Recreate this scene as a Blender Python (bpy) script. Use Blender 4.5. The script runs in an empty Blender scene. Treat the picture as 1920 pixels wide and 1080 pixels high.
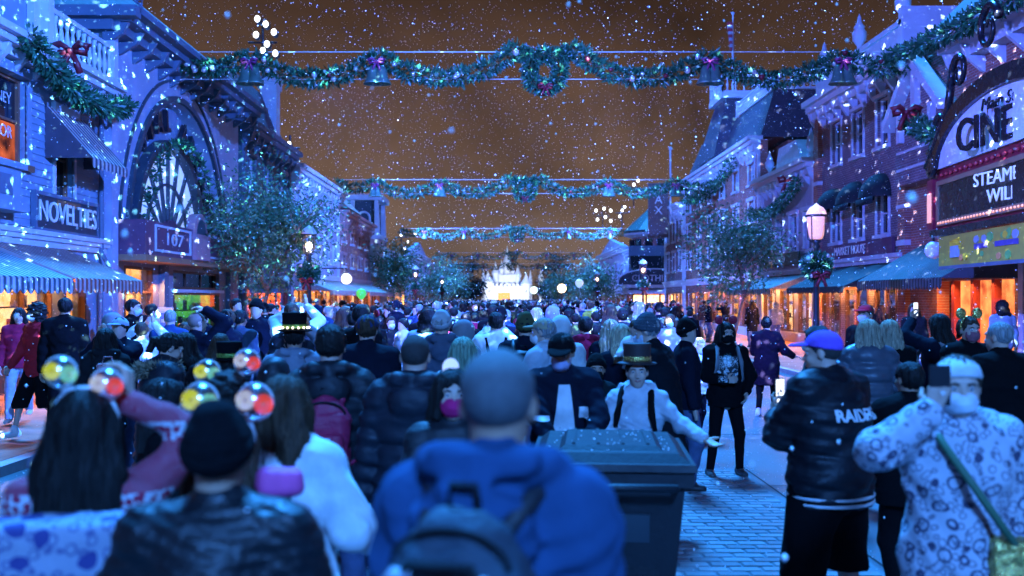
import bpy, math, random
import numpy as np
from mathutils import Vector, Matrix
from mathutils.bvhtree import BVHTree
random.seed(7); RNG = np.random.default_rng(7)
PI = math.pi; rad = math.radians
sc = bpy.context.scene
COL = sc.collection
# ---------------------------------------------------------------- camera
CAMZ = 1.92; FPX = 1867.0; VX, VY = 945.0, 560.0      # photo pixels: focal length and vanishing point of the street
cd = bpy.data.cameras.new('camera'); cam = bpy.data.objects.new('camera', cd); COL.objects.link(cam)
cam.location = (0, 0, CAMZ); cam.rotation_euler = (PI/2, 0, 0)
cd.sensor_width = 36; cd.lens = 36*FPX/1920
cd.shift_x = (960-VX)/1920; cd.shift_y = (VY-540)/1920
cd.clip_start = .05; cd.clip_end = 2000
cd.dof.use_dof = True; cd.dof.focus_distance = 13.5; cd.dof.aperture_fstop = 1.7
sc.camera = cam
# ---------------------------------------------------------------- colour management and cycles
sc.view_settings.view_transform = 'Standard'; sc.view_settings.look = 'None'
sc.view_settings.exposure = 1.9; sc.view_settings.gamma = 1.0; sc.view_settings.use_curve_mapping = False
sc.render.engine = 'CYCLES'
cy = sc.cycles
cy.use_denoising = True; cy.max_bounces = 5; cy.diffuse_bounces = 2; cy.glossy_bounces = 2
cy.transmission_bounces = 3; cy.transparent_max_bounces = 8; cy.sample_clamp_indirect = 3.0; cy.sample_clamp_direct = 0
cy.caustics_reflective = False; cy.caustics_refractive = False; cy.blur_glossy = .5
# ---------------------------------------------------------------- world: low clouds lit brown by the city at night
W = bpy.data.worlds.new('World'); sc.world = W; W.use_nodes = True
nt = W.node_tree; nt.nodes.clear()
def N(nt, t, **k):
    n = nt.nodes.new(t)
    for a, b in k.items():
        if a == 'inp':
            for i, v in b.items(): n.inputs[i].default_value = v
        else: setattr(n, a, b)
    return n
def L(nt, a, b): nt.links.new(a, b)
out = N(nt, 'ShaderNodeOutputWorld'); bg = N(nt, 'ShaderNodeBackground')
tc = N(nt, 'ShaderNodeTexCoord'); sep = N(nt, 'ShaderNodeSeparateXYZ'); L(nt, tc.outputs['Generated'], sep.inputs[0])
rmp = N(nt, 'ShaderNodeValToRGB'); L(nt, sep.outputs['Z'], rmp.inputs[0])
cr = rmp.color_ramp
cr.elements[0].position = 0.0; cr.elements[0].color = (.115, .085, .075, 1)
cr.elements[1].position = 1.0; cr.elements[1].color = (.004, .002, .003, 1)
for p, c in ((.07, (.112, .074, .058, 1)), (.13, (.10, .060, .043, 1)), (.22, (.060, .034, .024, 1)), (.32, (.018, .009, .006, 1))):
    e = cr.elements.new(p); e.color = c
no = N(nt, 'ShaderNodeTexNoise', inp={'Scale': 4.2, 'Detail': 6.0, 'Roughness': .55, 'Distortion': .5})
mp = N(nt, 'ShaderNodeMapping', inp={'Scale': (1, 1, 1.2), 'Location': (.3, .1, .2)}); L(nt, tc.outputs['Generated'], mp.inputs[0]); L(nt, mp.outputs[0], no.inputs['Vector'])
mr = N(nt, 'ShaderNodeMapRange', inp={1: .33, 2: .68, 3: .42, 4: 1.35}); L(nt, no.outputs[0], mr.inputs[0])
mx = N(nt, 'ShaderNodeMix', data_type='RGBA', blend_type='MULTIPLY', inp={0: 1.0}); L(nt, rmp.outputs[0], mx.inputs[6]); L(nt, mr.outputs[0], mx.inputs[7])
L(nt, mx.outputs[2], bg.inputs[0]); bg.inputs[1].default_value = .40; L(nt, bg.outputs[0], out.inputs[0])
# ---------------------------------------------------------------- light: the show's blue flood from the rooftops down the street
def sun(name, rot, col, strength, angle):
    d = bpy.data.lights.new(name, 'SUN'); o = bpy.data.objects.new(name, d); COL.objects.link(o)
    d.color = col; d.energy = strength; d.angle = rad(angle); o.rotation_euler = rot; return o
def aim(o, target):
    o.rotation_euler = (Vector(target)-o.location).to_track_quat('-Z', 'Y').to_euler()
key = sun('show_flood', (0, 0, 0), (.03, .29, 1.0), 4.6, 14)
key.rotation_euler = Vector((.04, -.62, -1.0)).to_track_quat('-Z', 'Y').to_euler()
def projector(name, loc, target, col, watts, cone, scale, spots, blend=.35, base=1.0, size=.12):
    """a spot with a snowflake wheel: the rooftop projectors and one added fill"""
    d = bpy.data.lights.new(name, 'SPOT'); o = bpy.data.objects.new(name, d); COL.objects.link(o)
    o.location = loc; aim(o, target); d.energy = watts; d.color = col; d.spot_size = rad(cone); d.spot_blend = blend; d.shadow_soft_size = size
    d.use_nodes = True; t = d.node_tree; em = t.nodes['Emission']
    tc = N(t, 'ShaderNodeTexCoord'); mp = N(t, 'ShaderNodeMapping', inp={'Scale': (scale, scale, scale*.62)})
    L(t, tc.outputs['Normal'], mp.inputs[0])
    nz = N(t, 'ShaderNodeTexNoise', inp={'Scale': 2.2, 'Detail': 2.0}); L(t, mp.outputs[0], nz.inputs['Vector'])
    ad = N(t, 'ShaderNodeVectorMath', operation='MULTIPLY_ADD', inp={1: (.5, .5, .5)}); L(t, nz.outputs['Color'], ad.inputs[0]); L(t, mp.outputs[0], ad.inputs[2])
    vo = N(t, 'ShaderNodeTexVoronoi', inp={'Scale': 1.0, 'Randomness': 1.0}); L(t, ad.outputs[0], vo.inputs['Vector'])
    r1 = N(t, 'ShaderNodeMapRange', inp={1: .09, 2: .20, 3: 1.0, 4: 0.0}); L(t, vo.outputs['Distance'], r1.inputs[0])
    v2 = N(t, 'ShaderNodeTexVoronoi', inp={'Scale': 3.1}); L(t, mp.outputs[0], v2.inputs['Vector'])
    r2 = N(t, 'ShaderNodeMapRange', inp={1: .06, 2: .16, 3: .55, 4: 0.0}); L(t, v2.outputs['Distance'], r2.inputs[0])
    m1 = N(t, 'ShaderNodeMath', operation='MAXIMUM'); L(t, r1.outputs[0], m1.inputs[0]); L(t, r2.outputs[0], m1.inputs[1])
    cm = N(t, 'ShaderNodeMix', data_type='RGBA'); L(t, m1.outputs[0], cm.inputs[0])
    cm.inputs[6].default_value = (base, base, base, 1); k = spots
    cm.inputs[7].default_value = (k*.9/max(col[0], .2), k*.75/max(col[1], .2), k, 1)
    L(t, cm.outputs[2], em.inputs[0])
    return o
VIO = (.06, .19, 1.0); BLU = (.06, .28, 1.0)
projector('snow_projector', (11.0, 5.0, 9.5), (-9.5, 25, 5.5), VIO, 66000, 62, 74, 3.4, base=.36, size=.02)
projector('snow_projector', (-8.5, 4.0, 9.5), (12, 29, 6.0), (.09, .15, 1.0), 52000, 60, 74, 3.4, base=.36, size=.02)
projector('snow_projector', (11.2, 40.0, 11), (-9.5, 62, 5), VIO, 48000, 70, 64, 3.0, base=.42, size=.02)
projector('snow_projector', (-8.8, 40.0, 11), (12, 66, 5), VIO, 48000, 70, 64, 3.0, base=.42, size=.02)
projector('snow_projector', (1.0, -9.0, 9.0), (0.8, 12, .8), BLU, 5200, 75, 26, 1.0, blend=.8, base=1.0, size=1.0)  # soft fill added behind the camera over mid street, on no roof
projector('snow_projector', (11.0, 84.0, 11), (-9.5, 112, 4), VIO, 40000, 70, 64, 2.6, base=.5, size=.02)
projector('snow_projector', (-8.8, 84.0, 11), (12, 112, 4), VIO, 40000, 70, 64, 2.6, base=.5, size=.02)

# ---------------------------------------------------------------- materials
MATS = {}; EM = .68
def pm(name, col, rough=.75, var=.18, scale=7., bump=.0, bscale=70., metal=0., em=None, es=0., spec=.4, sheen=0., coat=0.):
    if name in MATS: return MATS[name]
    m = bpy.data.materials.new(name); m.use_nodes = True; t = m.node_tree; b = t.nodes['Principled BSDF']
    b.inputs['Roughness'].default_value = rough; b.inputs['Metallic'].default_value = metal
    b.inputs['Specular IOR Level'].default_value = spec
    if sheen: b.inputs['Sheen Weight'].default_value = sheen
    if coat: b.inputs['Coat Weight'].default_value = coat; b.inputs['Coat Roughness'].default_value = .12
    tc = N(t, 'ShaderNodeTexCoord')
    if var > 0:
        no = N(t, 'ShaderNodeTexNoise', inp={'Scale': scale, 'Detail': 6.0, 'Roughness': .6}); L(t, tc.outputs['Object'], no.inputs['Vector'])
        mr = N(t, 'ShaderNodeMapRange', inp={1: .25, 2: .75, 3: 1-var, 4: 1+var}); L(t, no.outputs[0], mr.inputs[0])
        mx = N(t, 'ShaderNodeMix', data_type='RGBA', blend_type='MULTIPLY', inp={0: 1.0}); mx.inputs[6].default_value = (*col, 1); L(t, mr.outputs[0], mx.inputs[7])
        L(t, mx.outputs[2], b.inputs['Base Color'])
        m2 = N(t, 'ShaderNodeMapRange', inp={1: .25, 2: .75, 3: max(rough-.1, .05), 4: min(rough+.1, 1)}); L(t, no.outputs[0], m2.inputs[0]); L(t, m2.outputs[0], b.inputs['Roughness'])
    else: b.inputs['Base Color'].default_value = (*col, 1)
    if bump > 0:
        n2 = N(t, 'ShaderNodeTexNoise', inp={'Scale': bscale, 'Detail': 4.0}); L(t, tc.outputs['Object'], n2.inputs['Vector'])
        bp = N(t, 'ShaderNodeBump', inp={'Strength': min(1, bump), 'Distance': .01}); L(t, n2.outputs[0], bp.inputs['Height']); L(t, bp.outputs[0], b.inputs['Normal'])
    if em: b.inputs['Emission Color'].default_value = (*em, 1); b.inputs['Emission Strength'].default_value = es*EM
    MATS[name] = m; return m
def cloth(name, col, rough=.9, bump=.5):
    if max(col) < .06: col = tuple(c*.38 for c in col)
    return pm('cloth_'+name, col, rough, .22, 9., bump, 26., spec=.08)
def hairm(name, col):
    nm = 'hair_'+name
    if nm in MATS: return MATS[nm]
    m = bpy.data.materials.new(nm); m.use_nodes = True; t = m.node_tree; b = t.nodes['Principled BSDF']
    tc = N(t, 'ShaderNodeTexCoord'); mp = N(t, 'ShaderNodeMapping', inp={'Scale': (90, 90, 5)}); L(t, tc.outputs['Object'], mp.inputs[0])
    no = N(t, 'ShaderNodeTexNoise', inp={'Scale': 1.0, 'Detail': 4.0}); L(t, mp.outputs[0], no.inputs['Vector'])
    r = N(t, 'ShaderNodeMapRange', inp={1: .3, 2: .7, 3: .45, 4: 1.6}); L(t, no.outputs[0], r.inputs[0])
    mx = N(t, 'ShaderNodeMix', data_type='RGBA', blend_type='MULTIPLY', inp={0: 1.0}); mx.inputs[6].default_value = (*col, 1); L(t, r.outputs[0], mx.inputs[7])
    L(t, mx.outputs[2], b.inputs['Base Color']); b.inputs['Roughness'].default_value = .6; b.inputs['Specular IOR Level'].default_value = .18
    bp = N(t, 'ShaderNodeBump', inp={'Strength': .9, 'Distance': .012}); L(t, no.outputs[0], bp.inputs['Height']); L(t, bp.outputs[0], b.inputs['Normal'])
    MATS[nm] = m; return m
def emit(name, col, s):
    if name in MATS: return MATS[name]
    m = bpy.data.materials.new(name); m.use_nodes = True; t = m.node_tree; t.nodes.clear()
    o = N(t, 'ShaderNodeOutputMaterial'); e = N(t, 'ShaderNodeEmission', inp={0: (*col, 1), 1: s*EM}); L(t, e.outputs[0], o.inputs[0])
    MATS[name] = m; return m
def glass(name, tint=(1, 1, 1), refl=.12, rough=.04):
    if name in MATS: return MATS[name]
    m = bpy.data.materials.new(name); m.use_nodes = True; t = m.node_tree; t.nodes.clear()
    o = N(t, 'ShaderNodeOutputMaterial'); tr = N(t, 'ShaderNodeBsdfTransparent', inp={0: (*tint, 1)}); gl = N(t, 'ShaderNodeBsdfGlossy', inp={1: rough})
    lw = N(t, 'ShaderNodeLayerWeight', inp={0: .25}); ma = N(t, 'ShaderNodeMath', operation='MULTIPLY_ADD', inp={1: .6, 2: refl}); L(t, lw.outputs[0], ma.inputs[0])
    mi = N(t, 'ShaderNodeMixShader'); L(t, ma.outputs[0], mi.inputs[0]); L(t, tr.outputs[0], mi.inputs[1]); L(t, gl.outputs[0], mi.inputs[2]); L(t, mi.outputs[0], o.inputs[0])
    MATS[name] = m; return m
def pattern_mat(name, fn, rough=.7):
    """principled material whose base colour is built by fn(nodetree, texcoord) -> colour socket"""
    if name in MATS: return MATS[name]
    m = bpy.data.materials.new(name); m.use_nodes = True; t = m.node_tree; b = t.nodes['Principled BSDF']; b.inputs['Roughness'].default_value = rough
    tc = N(t, 'ShaderNodeTexCoord'); r = fn(t, tc, b)
    if r is not None: L(t, r, b.inputs['Base Color'])
    MATS[name] = m; return m
def stripes(name, c1, c2, axis, period, duty=.5, rough=.8):
    def fn(t, tc, b):
        s = N(t, 'ShaderNodeSeparateXYZ'); L(t, tc.outputs['Object'], s.inputs[0])
        d = N(t, 'ShaderNodeMath', operation='DIVIDE', inp={1: period}); L(t, s.outputs[axis], d.inputs[0])
        f = N(t, 'ShaderNodeMath', operation='FRACT'); L(t, d.outputs[0], f.inputs[0])
        g = N(t, 'ShaderNodeMath', operation='GREATER_THAN', inp={1: duty}); L(t, f.outputs[0], g.inputs[0])
        no = N(t, 'ShaderNodeTexNoise', inp={'Scale': 3.0, 'Detail': 5.0}); L(t, tc.outputs['Object'], no.inputs['Vector'])
        mr = N(t, 'ShaderNodeMapRange', inp={1: .3, 2: .7, 3: .75, 4: 1.1}); L(t, no.outputs[0], mr.inputs[0])
        mx = N(t, 'ShaderNodeMix', data_type='RGBA'); L(t, g.outputs[0], mx.inputs[0]); mx.inputs[6].default_value = (*c1, 1); mx.inputs[7].default_value = (*c2, 1)
        m2 = N(t, 'ShaderNodeMix', data_type='RGBA', blend_type='MULTIPLY', inp={0: 1.0}); L(t, mx.outputs[2], m2.inputs[6]); L(t, mr.outputs[0], m2.inputs[7])
        return m2.outputs[2]
    return pattern_mat(name, fn, rough)
def brickm(name, c1, c2, mortar, w=.22, h=.075, ax=('Y', 'Z'), bump=.6):
    def fn(t, tc, b):
        s = N(t, 'ShaderNodeSeparateXYZ'); L(t, tc.outputs['Object'], s.inputs[0])
        ab = None
        if ax[0] == 'XY':
            ab = N(t, 'ShaderNodeMath', operation='ADD'); L(t, s.outputs['X'], ab.inputs[0]); L(t, s.outputs['Y'], ab.inputs[1])
        c = N(t, 'ShaderNodeCombineXYZ'); L(t, ab.outputs[0] if ab else s.outputs[ax[0]], c.inputs[0]); L(t, s.outputs[ax[1]], c.inputs[1])
        br = N(t, 'ShaderNodeTexBrick', inp={'Scale': 1.0, 'Mortar Size': .007, 'Brick Width': w, 'Row Height': h, 'Mortar Smooth': .2, 'Bias': -.1})
        br.inputs['Color1'].default_value = (*c1, 1); br.inputs['Color2'].default_value = (*c2, 1); br.inputs['Mortar'].default_value = (*mortar, 1)
        L(t, c.outputs[0], br.inputs['Vector'])
        no = N(t, 'ShaderNodeTexNoise', inp={'Scale': 1.4, 'Detail': 6.0}); L(t, tc.outputs['Object'], no.inputs['Vector'])
        mr = N(t, 'ShaderNodeMapRange', inp={1: .3, 2: .7, 3: .7, 4: 1.15}); L(t, no.outputs[0], mr.inputs[0])
        mx = N(t, 'ShaderNodeMix', data_type='RGBA', blend_type='MULTIPLY', inp={0: 1.0}); L(t, br.outputs['Color'], mx.inputs[6]); L(t, mr.outputs[0], mx.inputs[7])
        bp = N(t, 'ShaderNodeBump', inp={'Strength': bump, 'Distance': .02}); bp.invert = True; L(t, br.outputs['Fac'], bp.inputs['Height']); L(t, bp.outputs[0], b.inputs['Normal'])
        return mx.outputs[2]
    return pattern_mat(name, fn, .85)

# ---------------------------------------------------------------- objects
def tag(o, label=None, cat=None, group=None, kind=None):
    if label: o['label'] = label
    if cat: o['category'] = cat
    if group: o['group'] = group
    if kind: o['kind'] = kind
    return o
def empty(name, loc=(0, 0, 0), rz=0., label=None, cat=None, group=None, parent=None):
    o = bpy.data.objects.new(name, None); COL.objects.link(o); o.location = loc; o.rotation_euler = (0, 0, rz); o.empty_display_size = .1
    if parent: o.parent = parent
    return tag(o, label, cat, group)
def link(name, me, mats, parent=None):
    o = bpy.data.objects.new(name, me); COL.objects.link(o)
    if mats is not None:
        for m in (mats if isinstance(mats, (list, tuple)) else [mats]):
            if len(me.materials) < (len(mats) if isinstance(mats, (list, tuple)) else 1): me.materials.append(m)
    if parent: o.parent = parent
    return o
def np_mesh(name, V, Q, smooth=True, mi=None):
    """mesh from a vertex array and an (n,k) face array"""
    me = bpy.data.meshes.new(name); n, k = Q.shape
    me.vertices.add(len(V)); me.vertices.foreach_set('co', np.ascontiguousarray(V, dtype=np.float32).ravel())
    me.loops.add(n*k); me.loops.foreach_set('vertex_index', np.ascontiguousarray(Q, dtype=np.int32).ravel())
    me.polygons.add(n); me.polygons.foreach_set('loop_start', np.arange(0, n*k, k, dtype=np.int32))
    me.polygons.foreach_set('use_smooth', np.full(n, smooth, dtype=bool))
    if mi is not None: me.polygons.foreach_set('material_index', np.asarray(mi, dtype=np.int32))
    me.update(calc_edges=True); return me
class MB:
    """mesh builder: boxes, tubes, lathes and prisms gathered into one mesh object"""
    def __init__(s, xf=None): s.v = []; s.f = []; s.m = []; s.xf = xf; s.cur = 0
    def add(s, vs, fs):
        b = len(s.v)
        s.v += [tuple(s.xf(*p)) if s.xf else tuple(p) for p in vs]
        s.f += [tuple(i+b for i in f) for f in fs]; s.m += [s.cur]*len(fs); return s
    def box(s, x0, x1, y0, y1, z0, z1):
        return s.add([(x0, y0, z0), (x1, y0, z0), (x1, y1, z0), (x0, y1, z0), (x0, y0, z1), (x1, y0, z1), (x1, y1, z1), (x0, y1, z1)],
                     [(0, 3, 2, 1), (4, 5, 6, 7), (0, 1, 5, 4), (1, 2, 6, 5), (2, 3, 7, 6), (3, 0, 4, 7)])
    def hexa(s, p): return s.add(p, [(0, 3, 2, 1), (4, 5, 6, 7), (0, 1, 5, 4), (1, 2, 6, 5), (2, 3, 7, 6), (3, 0, 4, 7)])
    def poly(s, pts): return s.add(pts, [tuple(range(len(pts)))])
    def prism(s, pts, off):
        n = len(pts); q = [tuple(a+b for a, b in zip(p, off)) for p in pts]
        return s.add(list(pts)+q, [tuple(range(n))[::-1], tuple(range(n, 2*n))]+[(i, (i+1) % n, n+(i+1) % n, n+i) for i in range(n)])
    def tube(s, path, r, n=8, cap=True):
        path = [Vector(p) for p in path]; rs = r if isinstance(r, (list, tuple)) else [r]*len(path)
        vs = []; up = Vector((0, 0, 1))
        for i, p in enumerate(path):
            t = (path[min(i+1, len(path)-1)]-path[max(i-1, 0)]).normalized()
            a = t.cross(up if abs(t.z) < .95 else Vector((1, 0, 0))).normalized(); b = t.cross(a)
            vs += [p+(a*math.cos(2*PI*k/n)+b*math.sin(2*PI*k/n))*rs[i] for k in range(n)]
        fs = [(i*n+k, i*n+(k+1) % n, (i+1)*n+(k+1) % n, (i+1)*n+k) for i in range(len(path)-1) for k in range(n)]
        if cap: fs += [tuple(range(n))[::-1], tuple(range((len(path)-1)*n, len(path)*n))]
        return s.add([tuple(v) for v in vs], fs)
    def lathe(s, c, prof, n=16, a0=0., a1=2*PI):
        full = abs(a1-a0-2*PI) < 1e-6; m = n if full else n+1
        vs = [(c[0]+r*math.cos(a0+(a1-a0)*k/n), c[1]+r*math.sin(a0+(a1-a0)*k/n), c[2]+z) for r, z in prof for k in range(m)]
        fs = [(i*m+k, i*m+(k+1) % m, (i+1)*m+(k+1) % m, (i+1)*m+k) for i in range(len(prof)-1) for k in range(n)]
        return s.add(vs, fs)
    def sphere(s, c, r, n=10, sz=1.0):
        return s.lathe(c, [(max(1e-4, r*math.sin(PI*i/(n//2+2))), -r*sz*math.cos(PI*i/(n//2+2))) for i in range(n//2+3)], n)
    def build(s, name, mat, parent=None, smooth=False, label=None, cat=None, group=None, kind=None):
        me = bpy.data.meshes.new(name); me.from_pydata(s.v, [], s.f)
        if smooth: me.polygons.foreach_set('use_smooth', [True]*len(s.f))
        if isinstance(mat, (list, tuple)): me.polygons.foreach_set('material_index', s.m)
        o = link(name, me, mat, parent); return tag(o, label, cat, group, kind)
def copy_tree(o, parent=None):
    c = o.copy(); COL.objects.link(c); c.parent = parent
    for ch in o.children: copy_tree(ch, c)
    return c
_txt = {}
def text_mesh(body, size=1., depth=.02, sx=1., shear=0., bold=.0, spacing=1.0):
    """lettering as a mesh in the xz plane, centred, front towards -y"""
    cu = bpy.data.curves.new('lettering', 'FONT'); cu.body = body; cu.size = size; cu.extrude = depth/2; cu.align_x = 'CENTER'; cu.align_y = 'CENTER'
    cu.shear = shear; cu.offset = bold; cu.space_character = spacing; cu.resolution_u = 3
    o = bpy.data.objects.new('tmp', cu); COL.objects.link(o)
    dg = bpy.context.evaluated_depsgraph_get(); me = bpy.data.meshes.new_from_object(o.evaluated_get(dg))
    bpy.data.objects.remove(o); bpy.data.curves.remove(cu)
    me.transform(Matrix.Rotation(PI/2, 4, 'X') @ Matrix.Scale(sx, 4, (1, 0, 0))); me.name = 'lettering'; me.materials.clear()
    return me
def put_text(me, mat, parent, origin, right, up):
    """place a text mesh: its x along right, its z along up"""
    r = Vector(right).normalized(); u = Vector(up).normalized(); f = u.cross(r)
    M = Matrix(((r.x, f.x, u.x, origin[0]), (r.y, f.y, u.y, origin[1]), (r.z, f.z, u.z, origin[2]), (0, 0, 0, 1)))
    o = link('lettering', me, mat, None); o.matrix_world = M
    if parent: o.parent = parent; o.matrix_parent_inverse = parent.matrix_basis.inverted()
    return o
# ================================================================ the setting
XL, XR = -9.5, 12.0           # building lines
KL, KR = -5.4, 7.2            # kerbs
SW = .12                      # pavement height
WORLD_ROOTS = set()
def wroot(name, loc, label, cat, group=None):
    o = empty(name, loc, 0, label, cat, group); WORLD_ROOTS.add(o.name); return o
_build0 = MB.build
def _build(s, name, mat, parent=None, **k):
    o = _build0(s, name, mat, parent, **k)
    p = parent
    while p is not None:
        if p.name in WORLD_ROOTS: o.matrix_parent_inverse = p.matrix_basis.inverted(); break
        break
    return o
MB.build = _build
XFL = lambda u, v, w: (XL+w, u, v)
XFR = lambda u, v, w: (XR-w, u, v)
# texts first (each needs a dependency-graph update while the scene is small)
T_NOV = text_mesh('NOVELTIES', .62, .03, .92)
T_107 = text_mesh('107', .46, .02, 2.2)
T_CIN = text_mesh('CINEMA', .90, .05, .98, bold=.012)
T_MST = text_mesh('Main Street', .34, .03, 1.1, shear=.25)
T_ST1 = text_mesh('STEAMBOAT', .36, .02, 1.2); T_ST2 = text_mesh('WILLIE', .36, .02, 1.2)
T_FRE = text_mesh('FRESH BAKED', .42, .02, .9); T_MKT = text_mesh('MARKET HOUSE', .42, .02, 1.0)
T_CLO = text_mesh('CLOTHIERS', .72, .03, .95)
T_DIS = text_mesh('DISNEY', .30, .008); T_OR = text_mesh('OR', .34, .008)
T_RAI = text_mesh('RAIDERS', .088, .004, .95, bold=.0025)
T_MAX = [text_mesh(c, .8, .03) for c in 'MAX']
T_ARC = {c: text_mesh(c, .88, .14, .82, bold=.02) for c in set('CRYSTALARCADE')}
T_U = text_mesh('U', .14, .003, bold=.004)

asph = None
def asphalt_fn(t, tc, b):
    no = N(t, 'ShaderNodeTexNoise', inp={'Scale': .7, 'Detail': 8.0, 'Roughness': .65}); L(t, tc.outputs['Object'], no.inputs['Vector'])
    n2 = N(t, 'ShaderNodeTexNoise', inp={'Scale': 90., 'Detail': 3.0}); L(t, tc.outputs['Object'], n2.inputs['Vector'])
    rr = N(t, 'ShaderNodeValToRGB'); rr.color_ramp.elements[0].color = (.045, .055, .065, 1); rr.color_ramp.elements[1].color = (.105, .12, .135, 1)
    rr.color_ramp.elements[0].position = .3; rr.color_ramp.elements[1].position = .72; L(t, no.outputs[0], rr.inputs[0])
    mr = N(t, 'ShaderNodeMapRange', inp={1: .3, 2: .7, 3: .7, 4: 1.3}); L(t, n2.outputs[0], mr.inputs[0])
    mx = N(t, 'ShaderNodeMix', data_type='RGBA', blend_type='MULTIPLY', inp={0: 1.0}); L(t, rr.outputs[0], mx.inputs[6]); L(t, mr.outputs[0], mx.inputs[7])
    r2 = N(t, 'ShaderNodeMapRange', inp={1: .3, 2: .7, 3: .34, 4: .6}); L(t, no.outputs[0], r2.inputs[0]); L(t, r2.outputs[0], b.inputs['Roughness'])
    bp = N(t, 'ShaderNodeBump', inp={'Strength': .35, 'Distance': .006}); L(t, n2.outputs[0], bp.inputs['Height']); L(t, bp.outputs[0], b.inputs['Normal'])
    return mx.outputs[2]
asph = pattern_mat('asphalt', asphalt_fn, .5)
MB().poly([(-900, -300, -.02), (900, -300, -.02), (900, 1500, -.02), (-900, 1500, -.02)]).build('ground', pm('earth', (.05, .05, .05), .9), kind='structure')
MB().poly([(KL, -30, 0), (KR, -30, 0), (KR, 176, 0), (KL, 176, 0)]).build('road', asph, kind='structure')
slabm = brickm('red_paver', (.30, .12, .085), (.36, .15, .10), (.16, .10, .08), .3, .3, ('X', 'Y'), .3)
kerbm = pm('kerb_stone', (.32, .32, .32), .8, .2, 5, .3)
for nm, x0, x1 in (('pavement_left', XL-.2, KL-.18), ('pavement_right', KR+.18, XR+.2)):
    p = MB().box(x0, x1, -20, 170, -.015, SW).build(nm, slabm, kind='structure')
for nm, x0 in (('kerb_left', KL-.18), ('kerb_right', KR)):
    k = MB().box(x0, x0+.18, -20, 170, -.015, SW-.004).build(nm, kerbm, kind='structure')
# brick-stamped crossing band in the foreground and the joint lines of the road slabs
brk = [pm('paving_brick_%d' % i, c, .55, .25, 14, .3, 60) for i, c in enumerate(((.13, .135, .145), (.17, .175, .18), (.105, .11, .12)))]
band = MB().poly([(1.0, 6.3, .004), (2.66, 6.3, .004), (2.66, 11.2, .004), (1.0, 11.2, .004)]).build('brick_crossing', pm('mortar_bed', (.15, .165, .18), .9), kind='structure')
bme = []
for i in range(3):
    b = MB(); e = .012
    b.add([(-.11, -.057, 0), (.11, -.057, 0), (.11, .057, 0), (-.11, .057, 0), (-.11+e, -.057+e, .012), (.11-e, -.057+e, .012), (.11-e, .057-e, .012), (-.11+e, .057-e, .012)],
          [(4, 5, 6, 7), (0, 1, 5, 4), (1, 2, 6, 5), (2, 3, 7, 6), (3, 0, 4, 7)])
    o = b.build('brick', brk[i]); bme.append(o.data); bpy.data.objects.remove(o)
nb = 0
for r in range(38):
    y = 6.4+r*.125
    for c in range(7):
        x = 1.13+c*.229+(.115 if r % 2 else 0)
        if x > 2.54: continue
        o = bpy.data.objects.new('brick', random.choice(bme)); COL.objects.link(o); o.parent = band
        o.location = (x, y, .005+random.uniform(-.002, .001)); nb += 1
jm = pm('road_joint', (.02, .02, .022), .9)
j = MB()
for pts in (((2.72, 2.0), (2.72, 11.4)), ((KL, 9.6), (.9, 9.65)), ((2.72, 10.2), (KR, 10.3)), ((KL, 14.0), (KR, 14.1)), ((-1.3, 1.5), (-1.35, 12))):
    (x0, y0), (x1, y1) = pts; dx, dy = x1-x0, y1-y0; l = math.hypot(dx, dy); nx, ny = -dy/l*.011, dx/l*.011
    j.poly([(x0-nx, y0-ny, .004), (x1-nx, y1-ny, .004), (x1+nx, y1+ny, .004), (x0+nx, y0+ny, .004)])
j.build('road_joints', jm, kind='structure')

# ---------------------------------------------------------------- architectural kit
dark_glass = pm('dark_window_glass', (.012, .014, .02), .08, 0, spec=.8)
trimw = pm('white_trim_paint', (.50, .53, .58), .6, .12, 3, .2, 20)
trimb = pm('blue_grey_trim', (.10, .14, .19), .6, .15, 3)
shopglass = glass('shop_pane')
def litm(name, c1, c2, s, scale=3.0):
    if name in MATS: return MATS[name]
    m = bpy.data.materials.new(name); m.use_nodes = True; t = m.node_tree; t.nodes.clear()
    o = N(t, 'ShaderNodeOutputMaterial'); e = N(t, 'ShaderNodeEmission', inp={1: s*EM}); tc = N(t, 'ShaderNodeTexCoord')
    no = N(t, 'ShaderNodeTexNoise', inp={'Scale': scale, 'Detail': 6.0, 'Roughness': .7}); L(t, tc.outputs['Object'], no.inputs['Vector'])
    vo = N(t, 'ShaderNodeTexVoronoi', inp={'Scale': scale*2.2}); L(t, tc.outputs['Object'], vo.inputs['Vector'])
    ad = N(t, 'ShaderNodeMath', operation='ADD'); L(t, no.outputs[0], ad.inputs[0])
    mu = N(t, 'ShaderNodeMath', operation='MULTIPLY', inp={1: .25}); L(t, vo.outputs['Distance'], mu.inputs[0]); L(t, mu.outputs[0], ad.inputs[1])
    r = N(t, 'ShaderNodeValToRGB'); r.color_ramp.elements[0].position = .45; r.color_ramp.elements[1].position = .85
    r.color_ramp.elements[0].color = (*c1, 1); r.color_ramp.elements[1].color = (*c2, 1); L(t, ad.outputs[0], r.inputs[0])
    L(t, r.outputs[0], e.inputs[0]); L(t, e.outputs[0], o.inputs[0]); MATS[name] = m; return m
lit_orange = litm('lit_shop_interior', (.85, .20, .03), (1.0, .52, .16), 1.9)
lit_warm = litm('lit_shop_bright', (1.0, .34, .08), (1.0, .68, .34), 2.1)
lit_red = litm('lit_display_red', (.65, .02, .01), (1.0, .22, .05), 1.3, 5)
lit_green = litm('lit_display_green', (.008, .16, .03), (.16, .85, .14), 1.0, 4)
shelfm = pm('shop_shelving', (.20, .08, .035), .6)
goods = [pm('shop_goods_%d' % i, c, .6) for i, c in enumerate(((.45, .10, .05), (.5, .32, .12), (.12, .07, .05), (.6, .5, .4)))]

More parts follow.
